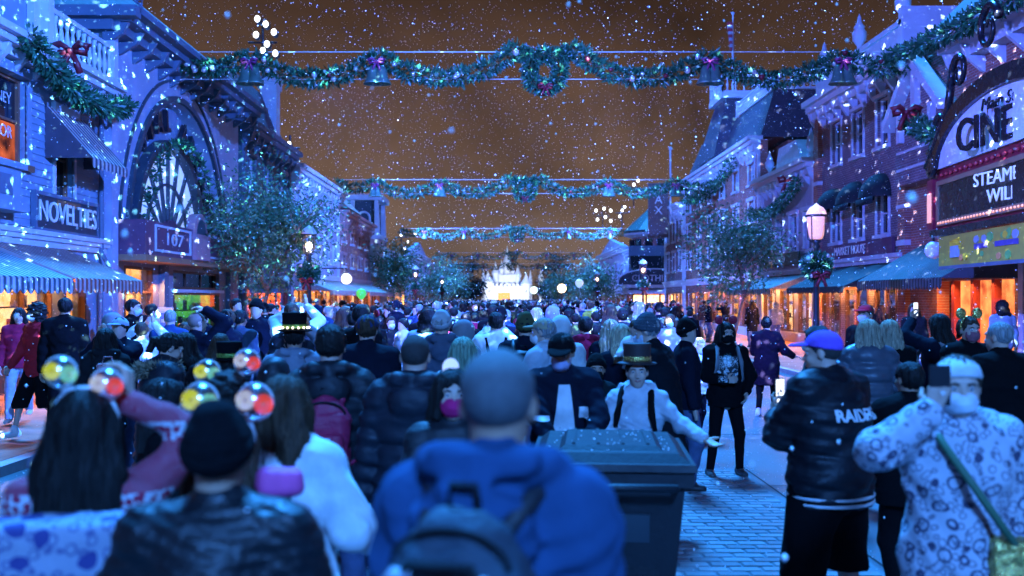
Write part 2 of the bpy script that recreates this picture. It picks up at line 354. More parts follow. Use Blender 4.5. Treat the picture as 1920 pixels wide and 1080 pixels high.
def wall(B, xf, u0, u1, v0, v1, holes, mat, w0=-.35, w1=0., name='wall'):
    us = sorted({u0, u1, *[h[0] for h in holes], *[h[1] for h in holes]}); vs = sorted({v0, v1, *[h[2] for h in holes], *[h[3] for h in holes]})
    us = [u for u in us if u0 <= u <= u1]; vs = [v for v in vs if v0 <= v <= v1]
    b = MB(xf)
    for a, c in zip(us, us[1:]):
        run = None
        for e, g in zip(vs, vs[1:]):
            mu, mv = (a+c)/2, (e+g)/2
            if any(h[0] < mu < h[1] and h[2] < mv < h[3] for h in holes):
                if run is not None: b.box(a, c, run, e, w0, w1); run = None
            elif run is None: run = e
        if run is not None: b.box(a, c, run, vs[-1], w0, w1)
    return b.build(name, mat, B)
def window(B, xf, u0, u1, v0, v1, fm, pane=None, nu=1, nv=2, d=-.16, sill=True, fw=.07, arch=False):
    f = MB(xf)
    f.box(u0, u0+fw, v0, v1, d-.05, d+.06).box(u1-fw, u1, v0, v1, d-.05, d+.06).box(u0+fw, u1-fw, v1-fw, v1, d-.05, d+.06).box(u0+fw, u1-fw, v0, v0+fw, d-.05, d+.06)
    for k in range(1, nu):
        c = u0+(u1-u0)*k/nu; f.box(c-.018, c+.018, v0+fw, v1-fw, d-.03, d+.03)
    for k in range(1, nv):
        c = v0+(v1-v0)*k/nv; f.box(u0+fw, u1-fw, c-.025, c+.025, d-.03, d+.04)
    o = f.build('window', fm, B)
    p = MB(xf).box(u0+.01, u1-.01, v0+.01, v1-.01, d-.02, d-.01).build('pane', pane or dark_glass, o); WORLDFIX(p, B)
    if sill:
        s = MB(xf).box(u0-.12, u1+.12, v0-.12, v0, -.1, .14).build('sill', fm, o); WORLDFIX(s, B)
    return o
def WORLDFIX(o, B):      # sub-parts hang under parts whose own matrix is identity in world space
    o.matrix_parent_inverse = Matrix.Identity(4)
def surround(B, xf, u0, u1, v0, v1, mat, t=.12, head=.2):
    MB(xf).box(u0-t, u0, v0, v1, 0, .06).box(u1, u1+t, v0, v1, 0, .06).box(u0-t-.05, u1+t+.05, v1, v1+head, 0, .12).build('window_surround', mat, B)
def shopfront(B, xf, u0, u1, v0, v1, lit, fm, nu=2, depth=.6, pane=True, transom=None, shelves=True):
    """a lit display window: recessed room with goods, frame bars and a glass pane"""
    r = MB(xf); r.box(u0+.02, u1-.02, v0, v1, -depth-.05, -depth).build('display_backdrop', lit, B)
    MB(xf).box(u0, u1, v1, v1+.05, -depth, -.3).box(u0, u1, v0-.06, v0, -depth, -.3).build('display_box', shelfm, B)
    MB(xf).box(u0-.04, u0, v0, v1, -depth, -.3).box(u1, u1+.04, v0, v1, -depth, -.3).build('display_side', lit, B)
    if shelves:
        rr = random.Random(int(u0*100)); g = MB(xf)
        for k in range(1, 3):
            z = v0+(v1-v0)*k/3.2; g.box(u0+.1, u1-.1, z, z+.03, -depth*.9, -depth*.55)
        g.build('shelf', shelfm, B)
        g = MB(xf)
        for k in range(int((u1-u0)*6)):
            u = rr.uniform(u0+.1, u1-.25); lv = rr.choice((0, 1, 2)); z = v0+(v1-v0)*lv/3.2+.03*(lv > 0); h = rr.uniform(.1, .32); w = rr.uniform(.08, .2); g.cur = rr.randrange(4)
            dd = -depth*rr.uniform(.6, .85); g.box(u, u+w, z, z+h, dd, dd+w*.7)
        g.build('goods', goods, B, kind='stuff')
    f = MB(xf); fw = .07
    f.box(u0, u0+fw, v0, v1, -.14, .02).box(u1-fw, u1, v0, v1, -.14, .02).box(u0+fw, u1-fw, v1-fw, v1, -.14, .02).box(u0+fw, u1-fw, v0, v0+fw, -.14, .02)
    for k in range(1, nu):
        c = u0+(u1-u0)*k/nu; f.box(c-.025, c+.025, v0+fw, v1-fw, -.1, .0)
    if transom: f.box(u0+fw, u1-fw, transom-.03, transom+.03, -.12, .01)
    o = f.build('shop_window', fm, B)
    if pane: p = MB(xf).box(u0+.02, u1-.02, v0+.02, v1-.02, -.065, -.055).build('pane', shopglass, o); WORLDFIX(p, B)
    return o
def awning(B, xf, u0, u1, vt, vb, w, mat, val=.24, scal=.24, side=True):
    s = MB(xf); t = .02
    s.hexa([(u0, vt-t, .02), (u1, vt-t, .02), (u1, vb-t, w), (u0, vb-t, w), (u0, vt, .02), (u1, vt, .02), (u1, vb, w), (u0, vb, w)])
    if side:
        for u in (u0, u1-.012): s.prism([(u, vt-t, .02), (u, vb-t, w), (u, vb-t, .02)], (.012, 0, 0))
    o = s.build('awning', mat, B)
    v = MB(xf); n = max(2, int((u1-u0)/scal)); du = (u1-u0)/n
    for k in range(n):
        a = u0+k*du; pts = [(a, vb-t, w)]+[(a+du*q/6, vb-t-val*(.68+.32*math.sin(PI*q/6)), w) for q in range(7)]+[(a+du, vb-t, w)]
        v.prism(pts, (0, 0, .014))
    c = v.build('valance', mat, o); WORLDFIX(c, B); return o
def cornice(B, xf, u0, u1, v, h, w, mat, brackets=0, name='cornice'):
    c = MB(xf); c.box(u0, u1, v, v+h*.4, .002, w*.45).box(u0-.05, u1+.05, v+h*.4, v+h*.7, 0, w*.75).box(u0-.1, u1+.1, v+h*.7, v+h, -.1, w)
    c.build(name, mat, B)
    if brackets:
        me = None; n = max(2, int((u1-u0)/brackets))
        for k in range(n+1):
            u = u0+.1+(u1-u0-.2)*k/n
            b = MB(xf).prism([(u-.06, v+h*.38, 0), (u-.06, v+h*.38, w*.66), (u-.06, v-h*.1, w*.5), (u-.06, v-h*.55, .08), (u-.06, v-h*.6, 0)], (.12, 0, 0)).build('bracket', mat, B)
def baluster_mesh(h, mat):
    pr = [(.03, 0), (.06, .04*h), (.06, .1*h), (.032, .14*h), (.07, .35*h), (.062, .45*h), (.03, .75*h), (.055, .86*h), (.05, .92*h), (.06, h)]
    o = MB().lathe((0, 0, 0), pr, 8).build('baluster', mat, smooth=True); me = o.data; bpy.data.objects.remove(o); return me
def balustrade(B, pts, z, h, mat, step=.3, post=.12):
    """rails along pts with a turned baluster every step; each baluster is its own part"""
    rail = MB(); me = baluster_mesh(h-.2, mat)
    for (a, b) in zip(pts, pts[1:]):
        a = Vector(a); b = Vector(b); d = (b-a); l = d.length; d.normalize(); nrm = Vector((-d.y, d.x, 0))*.08
        for z0, z1 in ((z, z+.1), (z+h-.1, z+h)):
            q = [a-nrm, b-nrm, b+nrm, a+nrm]; rail.hexa([(p.x, p.y, z0) for p in q]+[(p.x, p.y, z1) for p in q])
        for p in (a, b): rail.box(p.x-post, p.x+post, p.y-post, p.y+post, z-.02, z+h+.12)
        n = max(1, int(l/step))
        for k in range(n):
            p = a+d*(l*(k+.5)/n); o = link('baluster', me, None, B); o.matrix_parent_inverse = B.matrix_basis.inverted(); o.location = (p.x, p.y, z+.1)
    rail.build('balustrade_rail', mat, B)
def urn(B, x, y, z, s, mat):
    MB().lathe((x, y, z), [(.001, 0), (.2*s, 0), (.2*s, .12*s), (.08*s, .2*s), (.1*s, .3*s), (.24*s, .5*s), (.26*s, .75*s), (.16*s, .9*s), (.2*s, .95*s), (.1*s, 1.1*s), (.06*s, 1.3*s), (.001, 1.45*s)], 10).build('urn', mat, B, smooth=True)
def clapboards(B, xf, u0, u1, v0, v1, holes, mat, step=.15):
    v = v0
    while v < v1-.02:
        top = min(v+step, v1); segs = [(u0, u1)]
        for h in holes:
            if h[2] < top-.01 and h[3] > v+.01:
                ns = []
                for a, b in segs:
                    if h[1] <= a or h[0] >= b: ns.append((a, b)); continue
                    if h[0] > a: ns.append((a, h[0]))
                    if h[1] < b: ns.append((h[1], b))
                segs = ns
        for a, b in segs:
            if b-a < .05: continue
            MB(xf).hexa([(a, v, .002), (b, v, .002), (b, v, .034), (a, v, .034), (a, top, .002), (b, top, .002), (b, top, .012), (a, top, .012)]).build('clapboard', mat, B)
        v += step

# ---------------------------------------------------------------- left side: clapboard novelty shop
clap = pm('clapboard_paint', (.19, .26, .33), .65, .12, 2.5, .25, 30)
B = wroot('clapboard_shop', (XL, 20, 0), 'pale blue clapboard shop with striped awnings and rooftop balustrade at the left edge', 'building')
holes = [(17.6, 19.75, 4.55, 6.25), (21.0, 21.9, 4.0, 5.85), (15.4, 18.1, .7, 2.3), (18.5, 20.9, .7, 2.35), (21.5, 22.6, .15, 2.4)]
wall(B, XFL, 14, 23.6, 0, 6.6, holes, clap)
MB(XFL).box(14, 23.6, 0, 6.5, -6, -.36).build('rear_block', clap, B) if False else None
clapboards(B, XFL, 17.0, 23.6, 3.35, 6.55, holes, clap)
window(B, XFL, 17.6, 19.75, 4.55, 6.25, pm('window_brown', (.20, .09, .05), .6), None, 1, 2)
MB(XFL).box(17.68, 19.66, 4.62, 5.35, -.165, -.155).build('lit_sash', litm('lit_parlour', (.03, .012, .02), (.85, .16, .06), .45, 1.3), B)
surround(B, XFL, 17.6, 19.75, 4.55, 6.25, clap, .16)
window(B, XFL, 21.0, 21.9, 4.0, 5.85, pm('window_brown', ()), None, 1, 2); surround(B, XFL, 21.0, 21.9, 4.0, 5.85, trimw, .1)
b = MB(XFL); b.box(15.5, 18.95, 3.55, 3.72, .0, .46).box(15.6, 18.85, 3.72, 4.35, .036, .36).box(15.5, 18.95, 4.35, 4.47, .0, .44); b.build('bay_panel', clap, B)
MB(XFL).box(16.2, 18.5, 3.84, 4.22, .36, .38).build('bay_inset', trimb, B)
awning(B, XFL, 20.55, 22.45, 5.95, 4.85, 1.0, stripes('awning_grey_stripe', (.42, .40, .38), (.07, .06, .08), 'Y', .21), .2, .21)
awning(B, XFL, 14.2, 17.9, 2.95, 2.28, 1.75, stripes('awning_teal_stripe', (.03, .07, .09), (.34, .38, .38), 'Y', .19), .26, .24)
awning(B, XFL, 18.0, 21.35, 3.0, 2.30, 1.75, stripes('awning_brown_stripe', (.20, .06, .045), (.34, .30, .28), 'Y', .19), .26, .24)
shopfront(B, XFL, 15.4, 18.1, .7, 2.3, lit_warm, pm('dark_wood', (.10, .045, .025), .5), 2); shopfront(B, XFL, 18.5, 20.9, .7, 2.35, lit_warm, pm('dark_wood', ()), 2)
shopfront(B, XFL, 21.5, 22.6, .15, 2.4, lit_orange, pm('dark_wood', ()), 1)
MB(XFL).box(14, 18.2, .12, .64, .01, .1).box(18.3, 21.2, .12, .64, .01, .1).build('stall_riser', pm('dark_wood', ()), B)
cornice(B, XFL, 14, 23.6, 2.98, .32, .2, trimw, name='shop_fascia'); cornice(B, XFL, 14, 23.6, 6.5, .45, .55, trimw, .7)
balustrade(B, [(XL+.25, 20.1, 0), (XL+.25, 23.45, 0)], 6.95, .9, trimw, .26)
MB(XFL).box(14, 19.9, 6.96, 11.5, -4, .05).build('attic_storey', clap, B); MB(XFL).box(19.7, 20.0, 6.96, 11.5, .06, .2).build('corner_board', trimw, B)
MB(XFL).tube([(23.2, 6.4, .12), (23.2, 3.0, .12), (23.35, 2.7, .22), (23.2, 2.3, .1), (23.2, .2, .1)], .06, 8).build('downpipe', trimb, B)
put_text(T_DIS, trimw, B, (XL-.13, 18.95, 5.8), (0, 1, 0), (0, 0, 1)); put_text(T_OR, trimw, B, (XL-.13, 19.25, 5.15), (0, 1, 0), (0, 0, 1))
S = wroot('shop_sign', (XL, 21.4, 3.4), 'dark board reading NOVELTIES on the clapboard shop front', 'sign')
MB(XFL).box(19.95, 22.95, 3.36, 4.02, .04, .12).build('board', pm('sign_navy', (.02, .035, .05), .5), S)
b = MB(XFL)
for a in ((19.9, 23.0, 4.02, 4.10), (19.9, 23.0, 3.28, 3.36)): b.box(*a, .04, .15)
for a in ((19.9, 19.97, 3.36, 4.02), (22.93, 23.0, 3.36, 4.02)): b.box(*a, .04, .15)
b.build('frame', trimb, S); put_text(T_NOV, pm('sign_letter_cream', (.75, .72, .66), .5), S, (XL+.14, 21.45, 3.69), (0, 1, 0), (0, 0, 1))

# ---------------------------------------------------------------- left side: arcade with the great arch
arcp = pm('arcade_plaster', (.32, .35, .43), .6, .15, 2, .2, 25); arcd = pm('arcade_dark_green', (.035, .06, .075), .5); purp = pm('arcade_maroon', (.12, .05, .09), .5)
B = wroot('arcade_building', (XL, 30, 0), 'arcade building with great arched fan window and ring of dark letters', 'building')
U0, U1, UC, RA, Z0, ZT = 24.1, 35.6, 29.3, 4.2, 3.43, 8.3
def arch_strip(R0, R1, w0, w1, n=36, rect=None):
    vs = []; 
    for k in range(n+1):
        a = PI*k/n; c, s_ = -math.cos(a), math.sin(a); p0 = (UC+R0*c, Z0+R0*s_)
        if rect:
            t = min([((rect[1]-UC)/c if c > 1e-6 else 1e9), ((rect[0]-UC)/c if c < -1e-6 else 1e9), ((rect[2]-Z0)/s_ if s_ > 1e-6 else 1e9)]); p1 = (UC+t*c, Z0+t*s_)
        else: p1 = (UC+R1*c, Z0+R1*s_)
        vs.append((p0, p1))
    b = MB(XFL)
    for (a0, a1), (b0, b1) in zip(vs, vs[1:]):
        b.hexa([(*a0, w0), (*b0, w0), (*b0, w1), (*a0, w1), (*a1, w0), (*b1, w0), (*b1, w1), (*a1, w1)])
        if rect and abs(a1[0]-b1[0]) > 1e-3 and abs(a1[1]-b1[1]) > 1e-3:
            cx = a1[0] if abs(a1[1]-rect[2]) > 1e-3 else b1[0]; b.prism([(*a1, w0), (*b1, w0), (cx, rect[2], w0)], (0, 0, w1-w0))
    return b
arch_strip(RA, 0, -.5, 0, 40, (U0, U1, ZT)).build('wall', arcp, B)
arch_strip(RA, RA+.16, 0.002, .10).build('arch_moulding', arcd, B); arch_strip(RA+.55, RA+.62, 0.002, .06).build('arch_moulding', arcd, B)
arch_strip(3.0, RA, -.52, -.46).build('letter_band', pm('letter_band_blue', (.22, .29, .40), .6), B)
arch_strip(2.85, 3.12, -.46, -.18).build('fan_window_frame', arcd, B); arch_strip(.02, 2.85, -.5, -.44).build('fan_window_pane', pm('frosted_pane', (.62, .64, .72), .35, .3, 3, em=(.28, .44, 1.0), es=.42), B)  # violet glow put into the pane to brighten it
for k in range(1, 10):
    a = PI*k/10; c, s_ = -math.cos(a), math.sin(a); q = (-s_*.035, c*.035)
    o = MB(XFL).hexa([(UC+.75*c-q[0], Z0+.75*s_-q[1], -.44), (UC+2.88*c-q[0], Z0+2.88*s_-q[1], -.44), (UC+2.88*c-q[0], Z0+2.88*s_-q[1], -.34), (UC+.75*c-q[0], Z0+.75*s_-q[1], -.34),
        (UC+.75*c+q[0], Z0+.75*s_+q[1], -.44), (UC+2.88*c+q[0], Z0+2.88*s_+q[1], -.44), (UC+2.88*c+q[0], Z0+2.88*s_+q[1], -.34), (UC+.75*c+q[0], Z0+.75*s_+q[1], -.34)]).build('mullion', arcd, B)
arch_strip(1.8, 1.87, -.43, -.35, 24).build('mullion', arcd, B); arch_strip(.02, .8, -.44, -.25, 16).build('fan_boss', purp, B)
let = pm('arcade_letter_black', (.018, .022, .03), .35)
for k, c in enumerate('CRYSTAL ARCADE'):
    if c == ' ': continue
    a = PI*(.075+.85*k/13); ct, st = -math.cos(a), math.sin(a)
    put_text(T_ARC[c], let, B, (XL-.30, UC+3.64*ct, Z0+3.64*st), (0, st, -ct), (0, ct, st))
MB(XFL).box(24.15, 35.6, 2.85, 3.0, -.5, .82).build('balcony_floor', pm('soffit_wood', (.30, .17, .09), .6), B)
b = MB(XFL).box(24.15, 24.3, 3.0, 3.85, 0, .8).box(24.3, 35.6, 3.0, 3.85, .7, .8); b.build('balcony_front', purp, B)
b = MB(XFL)
for a in ((24.8, 27.6, 3.72, 3.78), (24.8, 27.6, 3.1, 3.16), (29.3, 34.6, 3.72, 3.78), (29.3, 34.6, 3.1, 3.16)): b.box(*a, .8, .84)
for u in (24.8, 27.54, 29.3, 34.54): b.box(u, u+.06, 3.16, 3.72, .8, .84)
b.build('balcony_trim', trimw, B); put_text(T_107, trimw, B, (XL+.83, 26.2, 3.44), (0, 1, 0), (0, 0, 1))
b = MB(XFL); b.lathe((28.45, 3.85, .62), [(.001, 0)], 3) if False else None
b.prism([(28.45+.62*math.cos(PI*k/12), 3.62+.62*1.0*math.sin(PI*k/12)+.1, .60) for k in range(13)], (0, 0, .25)); b.box(27.8, 29.1, 3.0, 3.73, .78, .92); b.build('balcony_crest', pm('crest_rose', (.40, .22, .24), .6), B)
MB(XFL).prism([(28.45+.4*math.cos(PI*k/12), 3.75+.42*math.sin(PI*k/12), .84) for k in range(13)], (0, 0, .03)).build('crest_niche', arcd, B)
hol = [(24.9, 26.9, .12, 2.75), (28.6, 33.2, .6, 2.1), (28.6, 33.2, 2.2, 2.75)]
wall(B, XFL, 24.1, 35.6, 0, 2.85, hol, pm('arcade_grey', (.20, .22, .26), .6))
shopfront(B, XFL, 24.9, 26.9, .12, 2.75, lit_orange, pm('dark_wood', ()), 1, .6, True, 2.1); shopfront(B, XFL, 28.6, 33.2, .6, 2.1, lit_green, pm('dark_wood', ()), 1, .8)
window(B, XFL, 28.6, 33.2, 2.2, 2.75, pm('dark_wood', ()), None, 3, 1, sill=False); MB(XFL).box(28.4, 33.4, 2.1, 2.19, .0, .12).build('transom_bar', trimw, B)
for u in (23.72, 27.4, 34.0): MB(XFL).box(u, u+.36, .12, 2.84, .0, .16).build('pilaster', trimb, B)
MB(XFL).box(23.66, 24.06, 0, 8.3, -.3, .18).build('corner_pilaster', arcp, B)
cornice(B, XFL, 23.5, 36, 8.25, .55, .95, trimb, .9)
b = MB(); b.box(XL-2.2, XL+.3, 23.35, 23.5, 8.25, 8.5).box(XL-2.4, XL+.95, 23.1, 23.45, 8.5, 8.75); b.build('eaves_return', trimb, B)
roofm = pm('slate_roof', (.055, .055, .075), .6, .25, 6, .6, 12)
b = MB(); b.hexa([(XL+.9, 23.3, 8.8), (XL+.9, 36, 8.8), (XL-5, 36, 8.8), (XL-5, 23.3, 8.8), (XL-.5, 24.9, 10.0), (XL-.5, 36, 10.0), (XL-3.5, 36, 10.0), (XL-3.5, 24.9, 10.0)]); b.build('roof', roofm, B)
b = MB()
for k in range(5): b.tube([(XL+.4+.16*math.cos(q*.7+k), 24.6, 9.1+.16*k+.14*math.sin(q*.7+k)) for q in range(9)], .035, 6)
b.tube([(XL+.4, 24.6, 8.9), (XL+.4, 24.6, 10.6)], .04); b.build('roof_finial', trimb, B)

# ---------------------------------------------------------------- generic shop building for the rest of the street
def shop(side, u0, u1, h, wm, label, fm=trimw, floors=2, nwin=3, roof='flat', lit=lit_orange, aw=None, name='shop_building', trim=None, arched=False, w=0., shops=None):
    xf0 = XFL if side < 0 else XFR; xf = (lambda u, v, q: xf0(u, v, q+w)); X = (XL if side < 0 else XR)
    B = wroot(name, (X, (u0+u1)/2, 0), label, 'building'); trim = trim or trimw; L_ = u1-u0
    ns = shops or max(1, int(L_/4)); holes = []; sh = []
    for k in range(ns):
        a = u0+L_*k/ns+.35; b = u0+L_*(k+1)/ns-.35; sh.append((a, b, .55, 2.35))
    wi = []; vf = 3.3; fh = (h-.7-vf)/floors
    for f in range(floors):
        for k in range(nwin):
            c = u0+L_*(k+.5)/nwin; ww = min(.55, L_/nwin*.32); wi.append((c-ww, c+ww, vf+f*fh+.55, vf+f*fh+min(fh-.25, 2.1)))
    wall(B, xf, u0, u1, 0, h, sh+wi, wm)
    for q in wi:
        window(B, xf, *q, fm, None, 1, 2); surround(B, xf, *q, trim, .1, .16)
    for q in sh: shopfront(B, xf, *q, lit, pm('dark_wood', ()), max(2, int((q[1]-q[0])/1.2)), shelves=u0 < 60)
    MB(xf).box(u0+.1, u1-.1, .12, .52, .01, .08).build('stall_riser', trim, B)
    cornice(B, xf, u0, u1, 2.75, .4, .25, trim, name='shop_fascia'); cornice(B, xf, u0, u1, h-.45, .6, .6, trim, .8 if u0 < 75 else 0)
    for u in (u0+.02, u1-.3): MB(xf).box(u, u+.28, .1, h-.5, .0, .10).build('pilaster', trim, B)
    s = -1 if side < 0 else 1
    body = MB(); x0, x1 = sorted((X+s*1.3, X+s*9)); body.box(x0, x1, u0+.03, u1-.03, 0, h-.05).build('side_walls', wm, B)
    if roof == 'mansard':
        x0, x1 = X, X+s*8
        MB().hexa([(x0, u0, h+.1), (x1, u0, h+.1), (x1, u1, h+.1), (x0, u1, h+.1), (x0+s*.9, u0+.9, h+2.5), (x1-s*.9, u0+.9, h+2.5), (x1-s*.9, u1-.9, h+2.5), (x0+s*.9, u1-.9, h+2.5)]).build('mansard_roof', roofm, B)
    if roof == 'gable':
        MB(xf).prism([(u0, h+.05, -.3), (u1, h+.05, -.3), ((u0+u1)/2, h+1.5, -.3)], (0, 0, .5)).build('gable', wm, B)
    if aw: awning(B, xf, u0+.3, u1-.3, 2.95, 2.32, 1.7, aw, .24, .3)
    return B
lav = pm('lavender_plaster', (.33, .33, .40), .65, .18, 1.5, .3, 12); cream = pm('cream_plaster', (.38, .35, .31), .7, .18, 1.5, .3, 12)
redbrick = brickm('red_brick', (.30, .095, .07), (.36, .13, .09), (.34, .31, .29)); greybrick = brickm('painted_brick', (.16, .10, .12), (.21, .13, .14), (.34, .32, .34))
rose = pm('rose_plaster', (.42, .24, .22), .7, .18, 1.5, .3, 12)
C = shop(-1, 36.1, 44, 8.2, pm('dark_green_board', (.06, .10, .12), .6), 'dark green shop with steep roof and white chimneys beside the arcade building', floors=2, nwin=3, roof='mansard', lit=lit_red, trim=trimb)
for x, y in ((XL-.6, 43.0), (XL-.9, 44.2)):
    MB().box(x-.35, x+.35, y-.35, y+.35, 8, 11.2).box(x-.45, x+.45, y-.45, y+.45, 11.2, 11.45).build('chimney', trimw, C)
shop(-1, 44.3, 57, 7.8, lav, 'lavender plaster shop behind the left lamp post with a striped awning', floors=2, nwin=5, aw=stripes('awning_rose_stripe', (.32, .16, .11), (.34, .31, .28), 'Y', .3))
C = shop(-1, 57.3, 70, 6.9, redbrick, 'red brick shop with rosy roof panel left of the street', floors=2, nwin=4, lit=lit_warm, trim=rose, aw=stripes('awning_rose_stripe', (), (), 'Y', .3))
MB(XFL).hexa([(57.5, 7.2, .5), (63, 7.2, .5), (63, 7.2, -3), (57.5, 7.2, -3), (57.8, 8.3, -.6), (62.7, 8.3, -.6), (62.7, 8.3, -2), (57.8, 8.3, -2)]).build('roof', rose, C)
K = wroot('display_case', (-8.5, 35.3, SW), 'glass display case glowing red on the left pavement beside the tree', 'display case')
MB().box(-8.95, -8.05, 35.25, 36.2, SW, .42).box(-9.0, -8.0, 35.2, 36.2, 2.12, 2.28).build('case_base', trimb, K)
b = MB()
for x in (-8.95, -8.11): b.box(x, x+.06, 35.25, 35.31, .42, 2.12).box(x, x+.06, 36.14, 36.2, .42, 2.12)
b.box(-8.89, -8.11, 35.27, 35.30, 1.5, 1.54); b.build('case_frame', trimb, K)
MB().box(-8.89, -8.11, 36.1, 36.14, .42, 2.12).build('case_backdrop', lit_red, K); MB().box(-8.89, -8.11, 35.28, 35.285, .42, 2.12).build('pane', shopglass, K)
b = MB().lathe((-8.5, 35.7, .42), [(.2, 0), (.22, .5), (.12, .7), (.16, .9), (.05, 1.1), (.001, 1.15)], 10); b.box(-8.85, -8.15, 35.5, 36.0, .42, .75); b.build('goods', goods[0], K)
# white cupola tower
C = wroot('cupola_tower', (XL-1.2, 77, 0), 'white square tower with arched opening above the left shops', 'building')
MB().hexa([(XL-2.4, 74.5, 0), (XL+.2, 74.5, 0), (XL+.2, 79, 0), (XL-2.4, 79, 0), (XL-2.4, 74.5, 6.4), (XL+.2, 74.5, 6.4), (XL+.2, 79, 6.4), (XL-2.4, 79, 6.4)]).build('wall', rose, C)
b = MB()
for x in (XL-2.1, XL+.0):
    for y in (74.7, 78.6): b.hexa([(x-.2, y-.2, 6.4), (x+.2, y-.2, 6.4), (x+.2, y+.2, 6.4), (x-.2, y+.2, 6.4), (x-.05+(.15 if x < XL-1 else -.15), y-.15, 9.3), (x+.25+(.15 if x < XL-1 else -.15), y-.15, 9.3), (x+.25+(.15 if x < XL-1 else -.15), y+.15, 9.3), (x-.05+(.15 if x < XL-1 else -.15), y+.15, 9.3)])
b.box(XL-2.5, XL+.4, 74.3, 79, 9.3, 9.7).box(XL-2.4, XL+.3, 74.4, 78.9, 6.4, 6.7); b.build('tower_frame', trimw, C)
MB().box(XL-1.9, XL-.2, 75.0, 78.5, 6.7, 9.3).build('tower_core', arcd, C)
b = MB(); b.tube([(XL-1.5, 74.9, 6.7), (XL-1.5, 74.9, 8.0)]+[(XL-1.05-.45*math.cos(PI*k/8), 74.9, 8.0+.45*math.sin(PI*k/8)) for k in range(1, 8)]+[(XL-.6, 74.9, 8.0), (XL-.6, 74.9, 6.7)], .09, 6); b.build('arch_trim', trimw, C)
shop(-1, 70.3, 86, 5.6, cream, 'cream shop beneath the white cupola tower on the left', floors=1, nwin=5, lit=lit_orange)
shop(-1, 98, 122, 6.6, lav, 'far lavender shop row on the left near the garlands', floors=1, nwin=6, roof='gable')
shop(-1, 123, 150, 6.2, cream, 'farthest cream shop row on the left before the castle', floors=1, nwin=6)

# ---------------------------------------------------------------- right side
# cinema
B = wroot('cinema_building', (XR, 22, 0), 'brick cinema building with dark eaves at the right edge', 'building')
wall(B, XFR, 13.5, 29.4, 0, 9.2, [(15, 22.8, .12, 2.9), (23.4, 27.6, .12, 2.4)], redbrick)
MB(XFR).box(14.2, 22.8, .12, 2.9, -1.6, -1.5).build('lobby_wall', pm('olive_wood', (.22, .16, .08), .55), B)
for u in (15.6, 18.0, 20.4): MB(XFR).box(u, u+1.6, .15, 2.3, -1.5, -1.43).box(u+.2, u+1.4, 1.0, 2.1, -1.43, -1.40).build('lobby_door', pm('dark_wood', ()), B)
for u in (22.8, 20.0, 17.2): MB(XFR).box(u, u+.22, .12, 2.95, -.1, .12).build('pilaster', trimw, B)
MB(XFR).box(23.4, 27.6, .12, 2.4, -.6, -.55).build('display_backdrop', litm('lit_red_lobby', (.25, .03, .012), (.9, .25, .07), 1.1, 1.2), B)
for u in (24.4, 25.5, 26.6): MB(XFR).box(u, u+.16, .12, 2.4, -.2, -.02).build('pilaster', pm('red_wood', (.30, .04, .03), .5), B)
cornice(B, XFR, 13.5, 26.0, 8.0, .7, .9, trimw, 1.0)
MB(XFR).hexa([(13.5, 8.72, 1.0), (26.2, 8.72, 1.0), (26.2, 8.72, -5), (13.5, 8.72, -5), (14.5, 10.8, -1), (25.2, 10.8, -1), (25.2, 10.8, -4), (14.5, 10.8, -4)]).build('roof', roofm, B)
MB(XFR).box(17.5, 19.5, 8.8, 11.5, -.8, .2).build('dormer', trimw, B); MB(XFR).box(17.9, 19.1, 9.2, 11.2, .2, .24).build('dormer_pane', dark_glass, B)
# gabled oriel
b = MB(XFR); b.prism([(26.1, 5.2, 0), (26.1, 7.0, 0), (27.75, 8.3, 0), (29.4, 7.0, 0), (29.4, 5.2, 0)], (0, 0, .45)); b.build('gable_front', greybrick, B)
b = MB(XFR)
for a, c in (((25.85, 6.85), (27.75, 8.45)), ((29.65, 6.85), (27.75, 8.45))):
    b.hexa([(a[0], a[1], .35), (c[0], c[1], .35), (c[0], c[1], .75), (a[0], a[1], .75), (a[0], a[1]+.28, .35), (c[0], c[1]+.28, .35), (c[0], c[1]+.28, .75), (a[0], a[1]+.28, .75)])
b.box(27.6, 27.9, 7.3, 8.3, .46, .62).box(26.6, 26.8, 6.4, 7.2, .46, .62).box(28.7, 28.9, 6.4, 7.2, .46, .62); b.build('bargeboard', trimw, B)
b = MB(XFR)
for v in (5.6, 6.1, 6.6): b.box(26.3, 29.2, v, v+.08, .46, .5)
b.build('string_course', trimw, B)
# marquee
M_ = wroot('cinema_marquee', (9.6, 19, 3.5), 'cinema marquee with arched CINEMA panel and black letter board at the right edge', 'marquee')
def XFM(u, v, w): # along the marquee face
    t = (22-u)/5.5; return (9.55-.45*t-w, u, v)
black = pm('marquee_black', (.012, .012, .014), .25); mred = pm('marquee_red', (.22, .012, .03), .4); brass = pm('marquee_brass', (.40, .24, .15), .45, .1, metal=.5)
MB(XFM).box(13.5, 22, 3.42, 4.75, -2.4, -.02).build('marquee_box', mred, M_)
MB(XFM).box(13.5, 22.1, 3.28, 3.42, -2.4, .12).build('marquee_soffit', black, M_)
MB(XFM).box(13.6, 21.75, 3.62, 4.38, -.02, .03).build('letter_board', black, M_)
b = MB(XFM); b.box(13.6, 21.85, 3.5, 3.62, -.02, .06).box(13.6, 21.85, 4.38, 4.48, -.02, .06).box(21.75, 21.87, 3.62, 4.38, -.02, .06); b.build('board_frame', brass, M_)
bulb = pm('unlit_bulb_red', (.5, .05, .05), .2); b = MB(XFM)
for k in range(30): b.sphere((21.6-k*.27, 4.60, .02), .045, 6)
b.build('bulb_row', bulb, M_, smooth=True, kind='stuff')
b = MB(XFM)
for k in range(52): b.sphere((21.7-k*.155, 3.56, .06), .03, 6)
